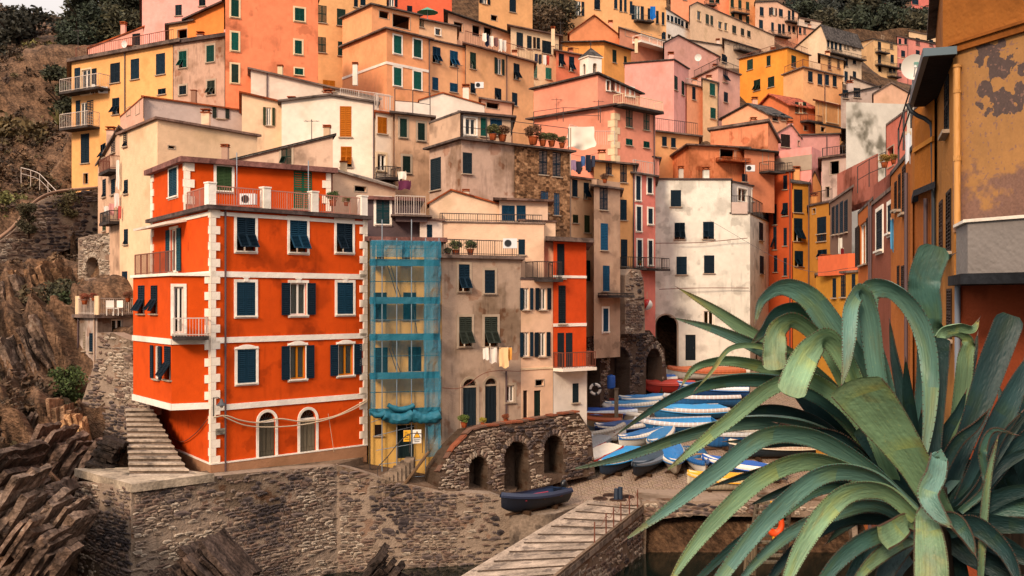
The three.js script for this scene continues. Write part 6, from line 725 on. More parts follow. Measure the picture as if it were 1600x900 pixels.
// ------------------------------------------------------------ the agave in the foreground
{
  let base = PX(1440, 812, 4.75), g = group('agave', base); tag(g, 'huge green agave with arching folded leaves in the foreground', 'agave');
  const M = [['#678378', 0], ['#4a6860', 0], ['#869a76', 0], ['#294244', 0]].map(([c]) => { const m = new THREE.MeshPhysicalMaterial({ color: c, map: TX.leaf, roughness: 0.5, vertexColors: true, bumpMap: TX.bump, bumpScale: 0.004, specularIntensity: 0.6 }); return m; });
  const toothM = mat('#4a3326', null, { r: 0.7 });
  // pts: [px, py] from base to tip; z: distance at base .. tip; w: width as seen; roll: how far the blade turns from facing the eye; o: {blunt, tone, brown, chan}
  function leaf(pts, z0, z1, w, roll, o = {}) {
    const n = pts.length, P3 = pts.map((p, i) => PX(p[0], p[1], p[2] ?? lerp(z0, z1, i / (n - 1)))), curve = new THREE.CatmullRomCurve3(P3, false, 'centripetal');
    const NS = 44, NA = 8, pos = [], uv = [], col = [], idx = [], Wm = (o.blunt ? 1 : 0.9) * w / F * (z0 + z1) / 2, rolls = Array.isArray(roll) ? roll : [roll, roll], eye = V(0, EYE, 0), edge = [[], []];
    const wp = s => o.blunt ? lerp(0.62, 1, sm(Math.min(1, s * 1.25))) * (s > 0.95 ? Math.sqrt(Math.max(0.02, 1 - Math.pow((s - 0.95) / 0.05, 2))) * 0.5 + 0.5 : 1) : (0.66 + 0.34 * Math.sin(Math.min(1, s * 2.1) * Math.PI / 2)) * Math.pow(Math.max(0, 1 - Math.pow(s, o.pw ?? 2.6)), 0.85);
    let lastN = null; const tone = o.vary ?? rr(0.72, 1.12), br = o.brown ?? 0.085, sd = rnd() * 50;
    for (let i = 0; i <= NS; i++) {
      const s = i / NS, p = curve.getPoint(s), t = curve.getTangent(s), view = eye.clone().sub(p).normalize(); let S = new THREE.Vector3().crossVectors(t, view); if (S.length() < 0.05) S = V(0, 1, 0).cross(t); S.normalize(); let N = new THREE.Vector3().crossVectors(S, t).normalize();
      const r = rolls[Math.min(rolls.length - 1, Math.floor(s * (rolls.length - 1)))], r2 = rolls[Math.min(rolls.length - 1, Math.floor(s * (rolls.length - 1)) + 1)], a = lerp(r, r2, (s * (rolls.length - 1)) % 1);
      if (N.dot(view) < 0) { N.negate(); S.negate(); }
      const sg = S.y > 0 ? -1 : 1; S.applyAxisAngle(t, a * sg); N.applyAxisAngle(t, a * sg);
      const ww = Wm * wp(s), th = (0.03 * (1 - s) + 0.006) * Math.min(1, Wm / 0.1), ch = (o.chan ?? 0.16) * (1 - 0.35 * s);
      for (let side = 0; side < 2; side++) for (let k = 0; k <= NA; k++) {
        const x = k / NA * 2 - 1, wav = 0.05 * Wm * (fbm(s * 7 + sd, x, 2, 2) - 0.5) * Math.abs(x), q = p.clone().addScaledVector(S, x * ww / 2).addScaledVector(N, ch * ww * (x * x - 0.4) + wav - (side ? th * (1 - x * x * 0.96) : 0));
        pos.push(q.x - base.x, q.y - base.y, q.z - base.z); uv.push((x * 0.5 + 0.5) * 0.9 + sd, s * 2.2 + sd * 0.37);
        const blotch = fbm(s * 9 + sd, x * 1.4, 5, 3), tip = clamp((s - (1 - br * 1.6)) / (br * 0.8 + 0.01) + (blotch - 0.5) * 2.4, 0, 1) * (o.blunt ? 0.3 : 1), m = Math.abs(x) > 0.9 ? 0.55 : 0, scar = clamp((blotch - (o.scar ?? 0.75)) * 16, 0, 1) * 0.6;
        const c = [tone, tone, tone * 0.97], b = [1.35, 0.86, 0.62]; const mix = Math.max(tip, scar); for (let e = 0; e < 3; e++) { let v = lerp(c[e], b[e], mix); v = lerp(v, [1.25, 1.1, 0.95][e], m * 0.6); col.push(v); }
        if (side === 0 && (k === 0 || k === NA)) edge[k ? 1 : 0].push([q, S.clone().multiplyScalar(k ? 1 : -1), t]);
      }
    }
    const R = (NA + 1) * 2; for (let i = 0; i < NS; i++) for (let side = 0; side < 2; side++) for (let k = 0; k < NA; k++) { const a = i * R + side * (NA + 1) + k; if (side) idx.push(a, a + R, a + 1, a + 1, a + R, a + R + 1); else idx.push(a, a + 1, a + R, a + 1, a + R + 1, a + R); }
    for (let i = 0; i < NS; i++) for (const k of [0, NA]) { const a = i * R + k, b = a + NA + 1; k ? idx.push(a, b, a + R, b, b + R, a + R) : idx.push(a, a + R, b, b, a + R, b + R); }
    const G = new THREE.BufferGeometry(); G.setAttribute('position', new THREE.Float32BufferAttribute(pos, 3)); G.setAttribute('uv', new THREE.Float32BufferAttribute(uv, 2)); G.setAttribute('color', new THREE.Float32BufferAttribute(col, 3)); G.setIndex(idx); G.computeVertexNormals();
    const L = mesh('leaf', G, M[o.tone ?? Math.floor(rnd() * 2)], g); if (o.l) L.userData.label = o.l;
    if (!o.plain) { const teeth = []; for (const e of edge) { let acc = 0; for (let i = 3; i < NS - 2; i++) { const [q, S, t] = e[i]; for (let k = 0; k < 2; k++) { const q2 = q.clone().lerp(e[i + 1][0], k * 0.5 + rr(0, 0.3)); const c = new THREE.ConeGeometry(0.0024, 0.009, 4); c.applyQuaternion(new THREE.Quaternion().setFromUnitVectors(V(0, 1, 0), S.clone().addScaledVector(t, 0.3).normalize())); teeth.push(c.translate(q2.x - base.x, q2.y - base.y, q2.z - base.z)); } } } mesh('margin_teeth', merge(teeth), toothM, L); }
    if (!o.blunt) { const e = curve.getPoint(1), d = curve.getTangent(1), c = new THREE.ConeGeometry(0.004, 0.035, 6); c.applyQuaternion(new THREE.Quaternion().setFromUnitVectors(V(0, 1, 0), d)); mesh('tip_spine', c.translate(e.x - base.x, e.y - base.y, e.z - base.z), toothM, L); }
  }
  const B0 = [1430, 790], Z = 4.75;
  // back leaves, dark and upright
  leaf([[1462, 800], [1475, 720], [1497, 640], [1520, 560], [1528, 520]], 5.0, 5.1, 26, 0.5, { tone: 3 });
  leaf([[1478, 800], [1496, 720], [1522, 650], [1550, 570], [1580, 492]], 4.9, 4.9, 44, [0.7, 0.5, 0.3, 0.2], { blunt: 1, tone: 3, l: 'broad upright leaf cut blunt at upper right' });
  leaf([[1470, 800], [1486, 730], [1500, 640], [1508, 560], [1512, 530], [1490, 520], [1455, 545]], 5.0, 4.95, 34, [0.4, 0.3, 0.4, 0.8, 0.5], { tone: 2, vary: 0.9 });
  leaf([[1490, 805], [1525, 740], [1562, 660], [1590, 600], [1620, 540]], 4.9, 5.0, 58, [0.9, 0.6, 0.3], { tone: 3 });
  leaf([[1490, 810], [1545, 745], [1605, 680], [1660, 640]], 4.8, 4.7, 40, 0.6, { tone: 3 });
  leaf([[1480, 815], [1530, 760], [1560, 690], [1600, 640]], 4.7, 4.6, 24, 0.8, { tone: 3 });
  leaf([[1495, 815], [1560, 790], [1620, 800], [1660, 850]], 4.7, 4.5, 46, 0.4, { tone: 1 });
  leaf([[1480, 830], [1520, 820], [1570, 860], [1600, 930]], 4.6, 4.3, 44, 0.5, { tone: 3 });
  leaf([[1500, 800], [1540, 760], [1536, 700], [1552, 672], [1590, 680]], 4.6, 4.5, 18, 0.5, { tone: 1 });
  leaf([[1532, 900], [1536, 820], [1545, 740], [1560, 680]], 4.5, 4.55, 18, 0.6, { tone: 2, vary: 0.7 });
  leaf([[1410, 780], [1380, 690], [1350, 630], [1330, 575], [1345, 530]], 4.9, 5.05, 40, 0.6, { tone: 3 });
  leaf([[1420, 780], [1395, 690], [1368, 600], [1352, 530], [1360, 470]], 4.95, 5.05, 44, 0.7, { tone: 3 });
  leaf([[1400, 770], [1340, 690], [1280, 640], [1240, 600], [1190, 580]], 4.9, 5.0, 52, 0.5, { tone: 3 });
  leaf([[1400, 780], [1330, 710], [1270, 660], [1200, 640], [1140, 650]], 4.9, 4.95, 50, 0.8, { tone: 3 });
  // tall fans at the top
  leaf([[1442, 790], [1437, 690], [1446, 580], [1452, 500], [1444, 440], [1462, 384]], 4.85, 4.7, 48, [0.9, 0.8, 0.7, 0.5, 0.15, 0.1], { blunt: 1, tone: 1, vary: 1.0, l: 'tall leaf with broad blunt folded top' });
  leaf([[1450, 560], [1448, 490], [1456, 440], [1472, 408], [1492, 396]], 4.82, 4.78, 30, [0.5, 0.9, 0.6], { tone: 3, plain: 1 });
  leaf([[1458, 800], [1456, 720], [1459, 640], [1464, 560], [1466, 528]], 4.6, 4.55, 36, [0.25, 0.2, 0.1], { blunt: 1, tone: 3, vary: 0.8 });
  leaf([[1466, 530], [1476, 518], [1500, 512], [1520, 514], [1530, 498]], 4.56, 4.6, 26, [0.6, 0.9, 0.7, 0.4], { tone: 2, vary: 1.05, plain: 1, brown: 0.1 });
  leaf([[1425, 780], [1402, 690], [1378, 590], [1352, 500], [1360, 452], [1392, 452], [1428, 485], [1450, 545], [1452, 640], [1440, 740]], 4.7, 4.45, 44, [0.7, 0.5, 0.4, 0.5, 0.9, 0.6, 0.4, 0.6], { tone: 0, vary: 1.1, pw: 6 });
  leaf([[1415, 780], [1392, 680], [1370, 580], [1358, 490], [1345, 455], [1330, 478], [1326, 530], [1322, 570], [1314, 606]], 4.6, 4.25, 40, [0.7, 0.6, 0.4, 0.4, 0.8, 0.25, 0.1, 0.1], { tone: 0, vary: 1.15, brown: 0.16, l: 'leaf folded over with a dry brown tip' });
  leaf([[1400, 770], [1372, 660], [1340, 575], [1300, 510], [1262, 462], [1222, 448], [1190, 470], [1180, 505]], 4.7, 4.45, 52, [0.8, 0.6, 0.3, 0.3, 0.5, 0.9, 0.5], { tone: 0, vary: 1.15, scar: 0.74 });
  leaf([[1390, 760], [1350, 650], [1310, 560], [1255, 490], [1215, 490], [1190, 520], [1172, 540]], 4.75, 4.6, 44, [0.7, 0.4, 0.3, 0.5, 0.9, 0.4], { tone: 1, vary: 0.9 });
  leaf([[1380, 740], [1330, 620], [1285, 535], [1240, 500], [1215, 515], [1210, 550], [1212, 578]], 4.65, 4.4, 36, [0.6, 0.5, 0.6, 0.7, 0.2, 0.1], { tone: 2, brown: 0.2, scar: 0.66, blunt: 1 });
  leaf([[1395, 750], [1355, 650], [1325, 570], [1292, 528], [1265, 548], [1245, 585], [1234, 618]], 4.55, 4.2, 44, [0.6, 0.5, 0.6, 0.7, 0.15, 0.1], { blunt: 1, tone: 2, vary: 1.15, l: 'pale leaf bent down with rounded end' });
  leaf([[1395, 740], [1330, 640], [1250, 575], [1190, 545], [1120, 515], [1050, 496]], 4.7, 4.6, 34, 0.45, { tone: 0, chan: 0.25 });
  leaf([[1385, 730], [1310, 620], [1240, 560], [1180, 525], [1120, 485], [1058, 449]], 4.85, 4.9, 36, 0.4, { tone: 2, brown: 0.14, scar: 0.72, chan: 0.3 });
  leaf([[1390, 740], [1310, 645], [1240, 590], [1190, 572], [1130, 563], [1085, 575], [1064, 604]], 4.8, 4.6, 32, [0.6, 0.6, 0.7, 0.8, 0.4], { tone: 2, vary: 1.2 });
  leaf([[1240, 560], [1180, 540], [1140, 545], [1112, 580], [1086, 610]], 4.6, 4.5, 12, 0.5, { tone: 2, brown: 0.3, plain: 1 });
  // long arms to the left
  leaf([[1400, 765], [1330, 655], [1250, 605], [1170, 592], [1090, 604], [1025, 636], [962, 680]], 4.75, 4.55, 38, [0.5, 0.6, 0.8, 0.85, 0.7, 0.6], { tone: 1, chan: 0.22 });
  leaf([[1405, 770], [1330, 640], [1255, 590], [1205, 605], [1140, 655], [1085, 700], [1038, 738]], 4.6, 4.3, 38, [0.6, 0.6, 0.7, 0.5, 0.35, 0.3], { tone: 2, vary: 1.08 });
  leaf([[1410, 785], [1330, 705], [1250, 665], [1160, 660], [1070, 680], [980, 712], [893, 734]], 4.7, 4.6, 40, [0.5, 0.7, 0.9, 0.8, 0.7, 0.6], { tone: 0, chan: 0.22 });
  leaf([[1425, 795], [1345, 725], [1265, 682], [1195, 682], [1120, 735], [1050, 790], [975, 845]], 4.55, 4.2, 46, [0.6, 0.6, 0.75, 0.6, 0.4, 0.3], { tone: 0, vary: 1.1 });
  leaf([[1420, 790], [1340, 715], [1290, 690], [1230, 690], [1190, 700]], 4.85, 4.9, 38, [0.6, 0.7, 0.8], { tone: 3 });
  leaf([[1430, 805], [1345, 745], [1265, 720], [1200, 740], [1130, 800], [1075, 865], [1035, 930]], 4.5, 4.15, 44, [0.7, 0.7, 0.7, 0.5, 0.3, 0.3], { tone: 2, vary: 1.0, brown: 0.08 });
  leaf([[1430, 810], [1350, 765], [1280, 765], [1215, 805], [1150, 850], [1090, 905], [1050, 945]], 4.6, 4.4, 26, [0.7, 0.7, 0.7, 0.5, 0.4], { tone: 1 });
  leaf([[1435, 808], [1360, 745], [1290, 740], [1225, 785], [1165, 850], [1110, 925], [1080, 970]], 4.35, 4.05, 44, [0.7, 0.8, 0.7, 0.5, 0.3, 0.25], { tone: 0, vary: 1.12, scar: 0.76 });
  leaf([[1435, 812], [1380, 768], [1325, 770], [1285, 805], [1255, 850], [1232, 900], [1215, 950]], 4.2, 3.95, 46, [0.8, 0.8, 0.6, 0.4, 0.3, 0.25], { tone: 2, vary: 1.1 });
  leaf([[1430, 820], [1370, 790], [1310, 800], [1240, 830], [1180, 880], [1140, 930]], 4.4, 4.2, 34, [0.7, 0.8, 0.6, 0.5, 0.4], { tone: 0 });
  leaf([[1435, 825], [1370, 810], [1310, 815], [1250, 850], [1200, 910], [1180, 960]], 4.5, 4.35, 30, [0.6, 0.7, 0.6, 0.5], { tone: 3 });
  leaf([[1440, 830], [1390, 830], [1340, 850], [1290, 900], [1260, 960]], 4.3, 4.1, 40, [0.6, 0.6, 0.5, 0.4], { tone: 1 });
  leaf([[1445, 835], [1400, 850], [1360, 880], [1320, 930]], 4.35, 4.2, 34, 0.5, { tone: 2, vary: 0.8 });
  leaf([[1440, 830], [1410, 850], [1380, 900], [1360, 960]], 4.5, 4.4, 44, 0.4, { tone: 3 });
  // narrower blades filling the heart of the rosette
  [[1300, 620, 26], [1275, 700, 28], [1210, 660, 26], [1330, 545, 28], [1390, 500, 26], [1415, 560, 30], [1480, 560, 26], [1510, 610, 26], [1545, 640, 26], [1560, 720, 30], [1240, 760, 30], [1170, 790, 26], [1290, 850, 30], [1340, 900, 34], [1400, 930, 36], [1500, 900, 34], [1110, 760, 24], [1130, 690, 22], [1370, 620, 30], [1440, 640, 30]].forEach(([x, y, w], i) => { const k = 0.55, mx = lerp(1436, x, k), my = lerp(800, y, k) - Math.abs(x - 1436) * 0.14 - 8; leaf([[1436, 805], [lerp(1436, mx, 0.55), lerp(805, my, 0.6)], [mx, my], [lerp(mx, x, 0.6), lerp(my, y, 0.5)], [x, y]], 4.8, 4.75 + 0.35 * Math.sin(i * 2.3), w, [0.6, 0.5, 0.35, 0.4], { tone: i % 3 ? 3 : 1, vary: rr(0.7, 1.1), chan: 0.3, plain: i % 2 }); });
  // front blades
  leaf([[1470, 800], [1435, 735], [1398, 680], [1362, 632], [1332, 596]], 4.3, 4.05, 84, [0.7, 0.6, 0.5, 0.45], { blunt: 1, tone: 2, vary: 1.25, chan: 0.1, l: 'bright broad leaf with blunt rounded end facing the viewer' });
  leaf([[1455, 800], [1410, 745], [1385, 700], [1360, 660]], 4.55, 4.5, 62, [0.5, 0.4, 0.3], { blunt: 1, tone: 3, vary: 0.85, plain: 1 });
  leaf([[1456, 745], [1466, 715], [1462, 740], [1450, 772], [1465, 802], [1490, 826]], 4.1, 3.95, 38, [0.3, 0.6, 0.4, 0.1, 0.1, 0.2], { tone: 0, vary: 1.1, pw: 5 });
  leaf([[1452, 800], [1448, 810], [1452, 840], [1455, 880], [1455, 940]], 4.15, 3.95, 50, [0.5, 0.2, 0.05, 0.05], { blunt: 1, tone: 2, vary: 0.85, brown: 0.2, scar: 0.7 });
  leaf([[1440, 825], [1420, 815], [1398, 830], [1375, 842]], 4.25, 4.15, 38, [0.5, 0.3, 0.2], { tone: 2, vary: 0.95, blunt: 1 });
  leaf([[1462, 810], [1490, 812], [1510, 835], [1525, 870]], 4.3, 4.15, 34, [0.6, 0.4, 0.3], { tone: 1, vary: 0.8 });
  // low skirt of old leaves round the foot, mostly in shade
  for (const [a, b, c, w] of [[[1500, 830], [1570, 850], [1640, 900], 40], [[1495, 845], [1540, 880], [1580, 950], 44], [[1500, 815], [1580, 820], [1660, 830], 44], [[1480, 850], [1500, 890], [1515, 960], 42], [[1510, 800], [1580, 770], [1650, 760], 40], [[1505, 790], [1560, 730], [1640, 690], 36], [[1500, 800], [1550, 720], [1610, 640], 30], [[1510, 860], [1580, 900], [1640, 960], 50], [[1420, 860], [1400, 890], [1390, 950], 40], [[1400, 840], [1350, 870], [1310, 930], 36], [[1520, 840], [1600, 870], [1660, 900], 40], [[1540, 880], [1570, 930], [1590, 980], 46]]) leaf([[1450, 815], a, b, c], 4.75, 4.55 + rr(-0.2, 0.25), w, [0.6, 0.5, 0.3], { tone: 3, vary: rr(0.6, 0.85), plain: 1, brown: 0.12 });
  mesh('trunk', uvBox(new THREE.CylinderGeometry(0.1, 0.14, 0.5, 14, 4)), mat('#3b3026', 'wood'), g).position.set(0.02, -0.1, -0.02);
  // a second plant further along the bank, dark against the wall
  base = PX(1585, 800, 5.7); g = group('agave', base); tag(g, 'darker agave at the right edge behind the big one', 'agave');
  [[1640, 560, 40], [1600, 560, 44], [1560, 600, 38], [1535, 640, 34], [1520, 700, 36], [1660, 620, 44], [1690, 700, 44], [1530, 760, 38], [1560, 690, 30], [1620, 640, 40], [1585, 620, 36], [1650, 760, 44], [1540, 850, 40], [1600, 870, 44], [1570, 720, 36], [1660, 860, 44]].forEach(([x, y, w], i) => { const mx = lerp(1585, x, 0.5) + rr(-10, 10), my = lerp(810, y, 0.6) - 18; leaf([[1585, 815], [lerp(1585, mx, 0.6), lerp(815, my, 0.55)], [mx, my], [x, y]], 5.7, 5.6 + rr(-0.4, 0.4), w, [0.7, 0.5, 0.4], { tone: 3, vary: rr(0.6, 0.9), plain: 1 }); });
  mesh('trunk', uvBox(new THREE.CylinderGeometry(0.1, 0.14, 0.5, 14, 4)), mat('#3b3026', 'wood'), g).position.set(0, -0.1, 0);
}
{ // the bank it grows from
  const n = 50, pos = [], uv = [], idx = []; for (let j = 0; j < n; j++) for (let i = 0; i < n; i++) { const X = lerp(0.7, 7, i / (n - 1)), Zz = lerp(2.4, 9, j / (n - 1)); const y = EYE - 1.42 - 1.3 * Math.pow(Math.max(0, 1.75 - X), 1.3) - 0.75 * Math.max(0, Zz - 5.2) - Math.max(0, 3.4 - Zz) * 0.4 + 0.14 * (fbm(X * 3, Zz * 3, 1, 4) - 0.5); pos.push(X, y, -Zz); uv.push(X, Zz); }
  for (let j = 0; j < n - 1; j++) for (let i = 0; i < n - 1; i++) { const a = j * n + i; idx.push(a, a + 1, a + n, a + 1, a + n + 1, a + n); }
  const q = new THREE.BufferGeometry(); q.setAttribute('position', new THREE.Float32BufferAttribute(pos, 3)); q.setAttribute('uv', new THREE.Float32BufferAttribute(uv, 2)); q.setIndex(idx); q.computeVertexNormals(); tag(mesh('earth_bank', q, mat('#2e251e', 'rock', { b: 0.05 })), 'dark earth bank under the agave', 0, 0, 'structure');
}
// ------------------------------------------------------------ trees, scrub, plants
function crownGeo(n, size, lobes, seedv, flat = 1) { // leaf clumps through a lumpy volume of radius about 1
  seed = seedv; const L = Array.from({ length: lobes }, () => { const a = rr(0, 6.283), y = rr(-0.55, 0.75), r = Math.sqrt(1 - y * y * 0.8) * rr(0.3, 0.72); return [Math.cos(a) * r, y * flat, Math.sin(a) * r, rr(0.28, 0.46)]; }), pos = [], col = [];
  for (let i = 0; i < n; i++) { const l = L[i % lobes], u = rr(-1, 1), a = rr(0, 6.283), q = Math.sqrt(1 - u * u), R = l[3] * Math.pow(rnd(), 0.4) * rr(0.8, 1.15), c = V(l[0] + q * Math.cos(a) * R, l[1] + u * R * 0.85, l[2] + q * Math.sin(a) * R), d = V(rr(-1, 1), rr(-0.5, 1), rr(-1, 1)).normalize(), e = V(rr(-1, 1), rr(-1, 1), rr(-1, 1)).cross(d).normalize(), s = size * rr(0.6, 1.4), k = rr(0.55, 1.3) * (0.8 + 0.4 * (i % lobes) / lobes); const p0 = c.clone().addScaledVector(d, s), p1 = c.clone().addScaledVector(e, s * 0.45), p2 = c.clone().addScaledVector(d, -s), p3 = c.clone().addScaledVector(e, -s * 0.45); for (const p of [p0, p1, p2, p0, p2, p3]) { pos.push(p.x, p.y, p.z); col.push(k, k, k * 0.9); } }
  const g = new THREE.BufferGeometry(); g.setAttribute('position', new THREE.Float32BufferAttribute(pos, 3)); g.setAttribute('color', new THREE.Float32BufferAttribute(col, 3)); g.computeVertexNormals(); return g;
}
const leafMat = c => { const k = 'L' + c; return cache[k] ??= new THREE.MeshStandardMaterial({ color: c, roughness: 0.9, vertexColors: true, side: THREE.DoubleSide }); };
const CROWN = [crownGeo(2600, 0.075, 16, 101), crownGeo(2600, 0.08, 11, 202, 1.2), crownGeo(2200, 0.085, 20, 303, 0.8)];
const TRUNK = (() => { const g = [new THREE.CylinderGeometry(0.035, 0.08, 1.3, 7).translate(0, -0.55, 0)]; for (let i = 0; i < 5; i++) { const a = i * 1.3; g.push(rod(V(0, -0.35 + i * 0.08, 0), V(Math.cos(a) * 0.5, 0.1 + 0.12 * i, Math.sin(a) * 0.5), 0.025, 5)); } return merge(g); })();
function tree(px, py, Z, r, c, label, kind = 0, grp = 'trees on the upper hillside', name = 'evergreen_tree') {
  const p = PX(px, py, Z), g = group(name, p.clone().setY(p.y - r * 1.1)); tag(g, label, 'tree', grp); g.rotation.y = rr(0, 6);
  const a = mesh('crown', CROWN[kind], leafMat(c), g); a.position.y = r * 1.1; a.scale.setScalar(r); const t = mesh('trunk', TRUNK, mat('#3a2d25', 'wood'), g); t.position.y = r * 1.1; t.scale.setScalar(r); return g;
}
seed = 777;
const where = ['leftmost', 'second', 'third', 'fourth', 'fifth', 'sixth', 'seventh', 'eighth', 'ninth', 'tenth', 'eleventh', 'twelfth', 'thirteenth', 'fourteenth'];
[[118, 62, 128, 3.2], [132, 30, 140, 4.6], [150, 8, 148, 5], [152, 48, 132, 4], [176, 24, 140, 5], [190, 48, 130, 3.6], [204, 8, 146, 5], [216, 34, 134, 3.8]].forEach(([x, y, z, r], i) => tree(x, y, z, r, ['#2b3424', '#333524', '#3d3a24'][i % 3], where[i] + ' dark evergreen from the left behind the yellow house terrace', i % 3, 'trees behind the yellow house'));
[[1256, 22, 236, 5.5], [1268, 40, 226, 5], [1284, 28, 234, 6], [1296, 46, 224, 5.5], [1312, 26, 236, 6], [1326, 44, 226, 6], [1342, 22, 238, 6], [1356, 42, 228, 6], [1374, 24, 234, 6], [1386, 44, 226, 6], [1404, 34, 230, 6], [1420, 46, 224, 5.5], [1436, 44, 226, 5.5], [1456, 52, 222, 5]].forEach(([x, y, z, r], i) => tree(x, y, z, r, ['#27302a', '#323a2c', '#2e3330', '#474434'][i % 4], where[i] + ' tree from the left in the dark wood below the red hilltop houses', i % 3, 'dark wood on the hilltop'));
[[832, 14, 150, 3.4, 'brownish bush on the bank left of the ochre top house, upper'], [852, 34, 146, 3.2, 'brownish bush on the bank left of the ochre top house, middle'], [872, 22, 148, 3.4, 'brownish bush touching the ochre top house wall'], [838, 44, 142, 2.4, 'small brown shrub above the cream house roof']].forEach(([x, y, z, r, l], i) => tree(x, y, z, r, ['#4b4432', '#52412f'][i % 2], l, 2, 'shrubs on the bank', 'shrub'));
[[105, 602, 57.5, 1.35, '#3c4a20', 'bright green bush at the foot of the grey cliff house'], [112, 512, 64, 2.0, '#3a4428', 'tall dark green shrub left of the flowered balcony'], [100, 470, 67, 1.8, '#3d3a26', 'dull shrub below the stone tower'], [100, 318, 83.2, 1.5, '#4c4428', 'olive bush draped over the path wall'], [45, 345, 79.6, 1.2, '#46402c', 'grey green bush under the path coping'], [35, 232, 104, 4.2, '#5a4a2c', 'large dry olive bush above the hillside handrail'], [72, 98, 140, 4, '#6a6230', 'yellowish bush high on the left hillside'], [30, 70, 175, 6, '#312f26', 'dark round tree at far upper left'], [10, 60, 178, 6, '#2c2b24', 'dark tree touching the left edge, upper hillside'], [70, 130, 128, 4, '#2f3222', 'dark shrub clump left of the upper balcony'], [95, 150, 120, 3.2, '#343621', 'dark shrub beside the yellow house balcony'], [20, 330, 84, 2.0, '#5d5b30', 'small yellow green bush at the left end of path wall']].forEach(([x, y, z, r, c, l], i) => tree(x, y, z, r, c, l, i % 3, 'bushes on the left hillside', 'bush'));
{ // dry scrub over the left hillside and earth slopes
  const clump = crownGeo(70, 0.22, 5, 404, 0.7), spots = []; seed = 909;
  for (let i = 0; i < 9000 && spots.length < 3000; i++) { const Z = 50 * Math.pow(8.2, Math.pow(rnd(), 1.15)), px = rr(-160, 220), X = (px - CX) / F * Z; if (px > 118 && Z < 92) continue; if (px > -60 && Z > 70 && Z < 88 && rnd() > 0.12) continue; let y = height(X, Z); if (Z < 74 && rnd() > 0.16) continue; if (fbm(X * 0.08, Z * 0.08, 3, 3) < 0.4) continue; const q = Z < 135 ? craggy(X, y, Z, (Z < 72 ? 1.15 : 0.35) * clamp((150 - px) / 60, 0.2, 1)) : [X, y, Z]; spots.push([q[0], q[1], q[2], (0.35 + rnd() * 0.75) * (Z > 135 ? 1 + (Z - 135) / 160 : 1)]); }
  const im = new THREE.InstancedMesh(clump, leafMat('#ffffff'), spots.length), d = new THREE.Object3D(), c = new THREE.Color(), pal = ['#4f3c2c', '#5f4734', '#453526', '#6e5540', '#4a362c', '#57492f'];
  spots.forEach(([x, y, z, s], i) => { d.position.set(x, y + s * 0.25, -z); d.rotation.set(0, rnd() * 6, 0); d.scale.set(s, s * rr(0.6, 1.1), s); d.updateMatrix(); im.setMatrixAt(i, d.matrix); im.setColorAt(i, c.set(pal[Math.floor(rnd() * 6)]).multiplyScalar(rr(0.6, 1.2))); });
  im.name = 'dry_scrub'; im.castShadow = im.receiveShadow = true; tag(im, 'dry brown scrub covering the left hillside', 'scrub', 0, 'stuff'); scene.add(im);
}
function blades(px, py, Z, n, len, c, label, name = 'yucca') { const g = group(name, PX(px, py, Z)); tag(g, label, 'plant'); for (let i = 0; i < n; i++) { const a = i / n * 6.283 + rr(-0.2, 0.2), e = rr(0.15, 1.3), d = V(Math.cos(a) * Math.cos(e), Math.sin(e), Math.sin(a) * Math.cos(e)), s = V(-Math.sin(a), 0, Math.cos(a)), T = new Tri(), tip = d.clone().multiplyScalar(len).add(V(0, -len * 0.25 * (1.4 - e), 0)), mid = d.clone().multiplyScalar(len * 0.5), w = len * 0.06; T.quad(s.clone().multiplyScalar(-w * 0.6), s.clone().multiplyScalar(w * 0.6), mid.clone().addScaledVector(s, w), mid.clone().addScaledVector(s, -w)); T.tri(mid.clone().addScaledVector(s, -w), mid.clone().addScaledVector(s, w), tip, [0, 0], [1, 0], [0, 1]); mesh('blade', T.geo(), mat(c, 'plain', { r: 0.7 }), g); } mesh('stem', cyl(0.1, 0.08, len * 0.6, 0, -len * 0.25), mat('#4a3a2a', 'wood'), g); }
seed = 31; blades(92, 196, 105, 22, 1.9, '#6f6a3e', 'spiky yucca on the slope left of the lower balcony');
// potted plants on terraces
function pot(px, py, Z, r, c, label) { r *= 0.55 + 0.35 * hash3(px, py, 3); const g = group('potted_plant', PX(px, py, Z)); tag(g, label, 'plant', 'potted plants'); mesh('pot', new THREE.LatheGeometry([[0, 0], [r * 0.5, 0], [r * 0.7, r], [r * 0.76, r], [r * 0.76, r * 1.1], [0, r * 1.05]].map(q => new THREE.Vector2(...q)), 12), K.terracotta, g); const l = mesh('foliage', CROWN[2], leafMat(c), g); l.position.y = r * 1.9; l.scale.set(r * 1.5, r * 1.1, r * 1.3); l.rotation.y = px; }
pot(541, 322, 54.9, 0.28, '#5a6a3a', 'potted plant at the right end of the red house terrace'); pot(520, 322, 55.2, 0.36, '#4a5a30', 'bushy pot beside the terrace door of the red house'); pot(495, 322, 54.6, 0.2, '#6a7a3a', 'small pot by the middle terrace pillar');
pot(735, 398, 58.2, 0.45, '#46502c', 'large bushy pot on the grey house terrace'); pot(712, 400, 57.4, 0.4, '#5a6238', 'bushy pot at the left end of grey house terrace'); pot(700, 402, 57, 0.35, '#4a4a30', 'corner pot on the grey house terrace');
pot(725, 668, 55.6, 0.3, '#5a6a2c', 'terracotta pot beside the arched doorway'); pot(754, 665, 56.2, 0.22, '#9a8a2c', 'yellow green plant between the arched doors'); pot(790, 660, 57.3, 0.24, '#8a4a2c', 'small brown pot under the grey house window');
pot(132, 476, 60.6, 0.3, '#8a4a34', 'red flowers on the left end of the cliff balcony'); pot(146, 470, 60.2, 0.28, '#8a4632', 'red flowers in the middle of the cliff balcony'); pot(200, 472, 60.5, 0.3, '#7a4a34', 'flower pot at the right end of the cliff balcony');
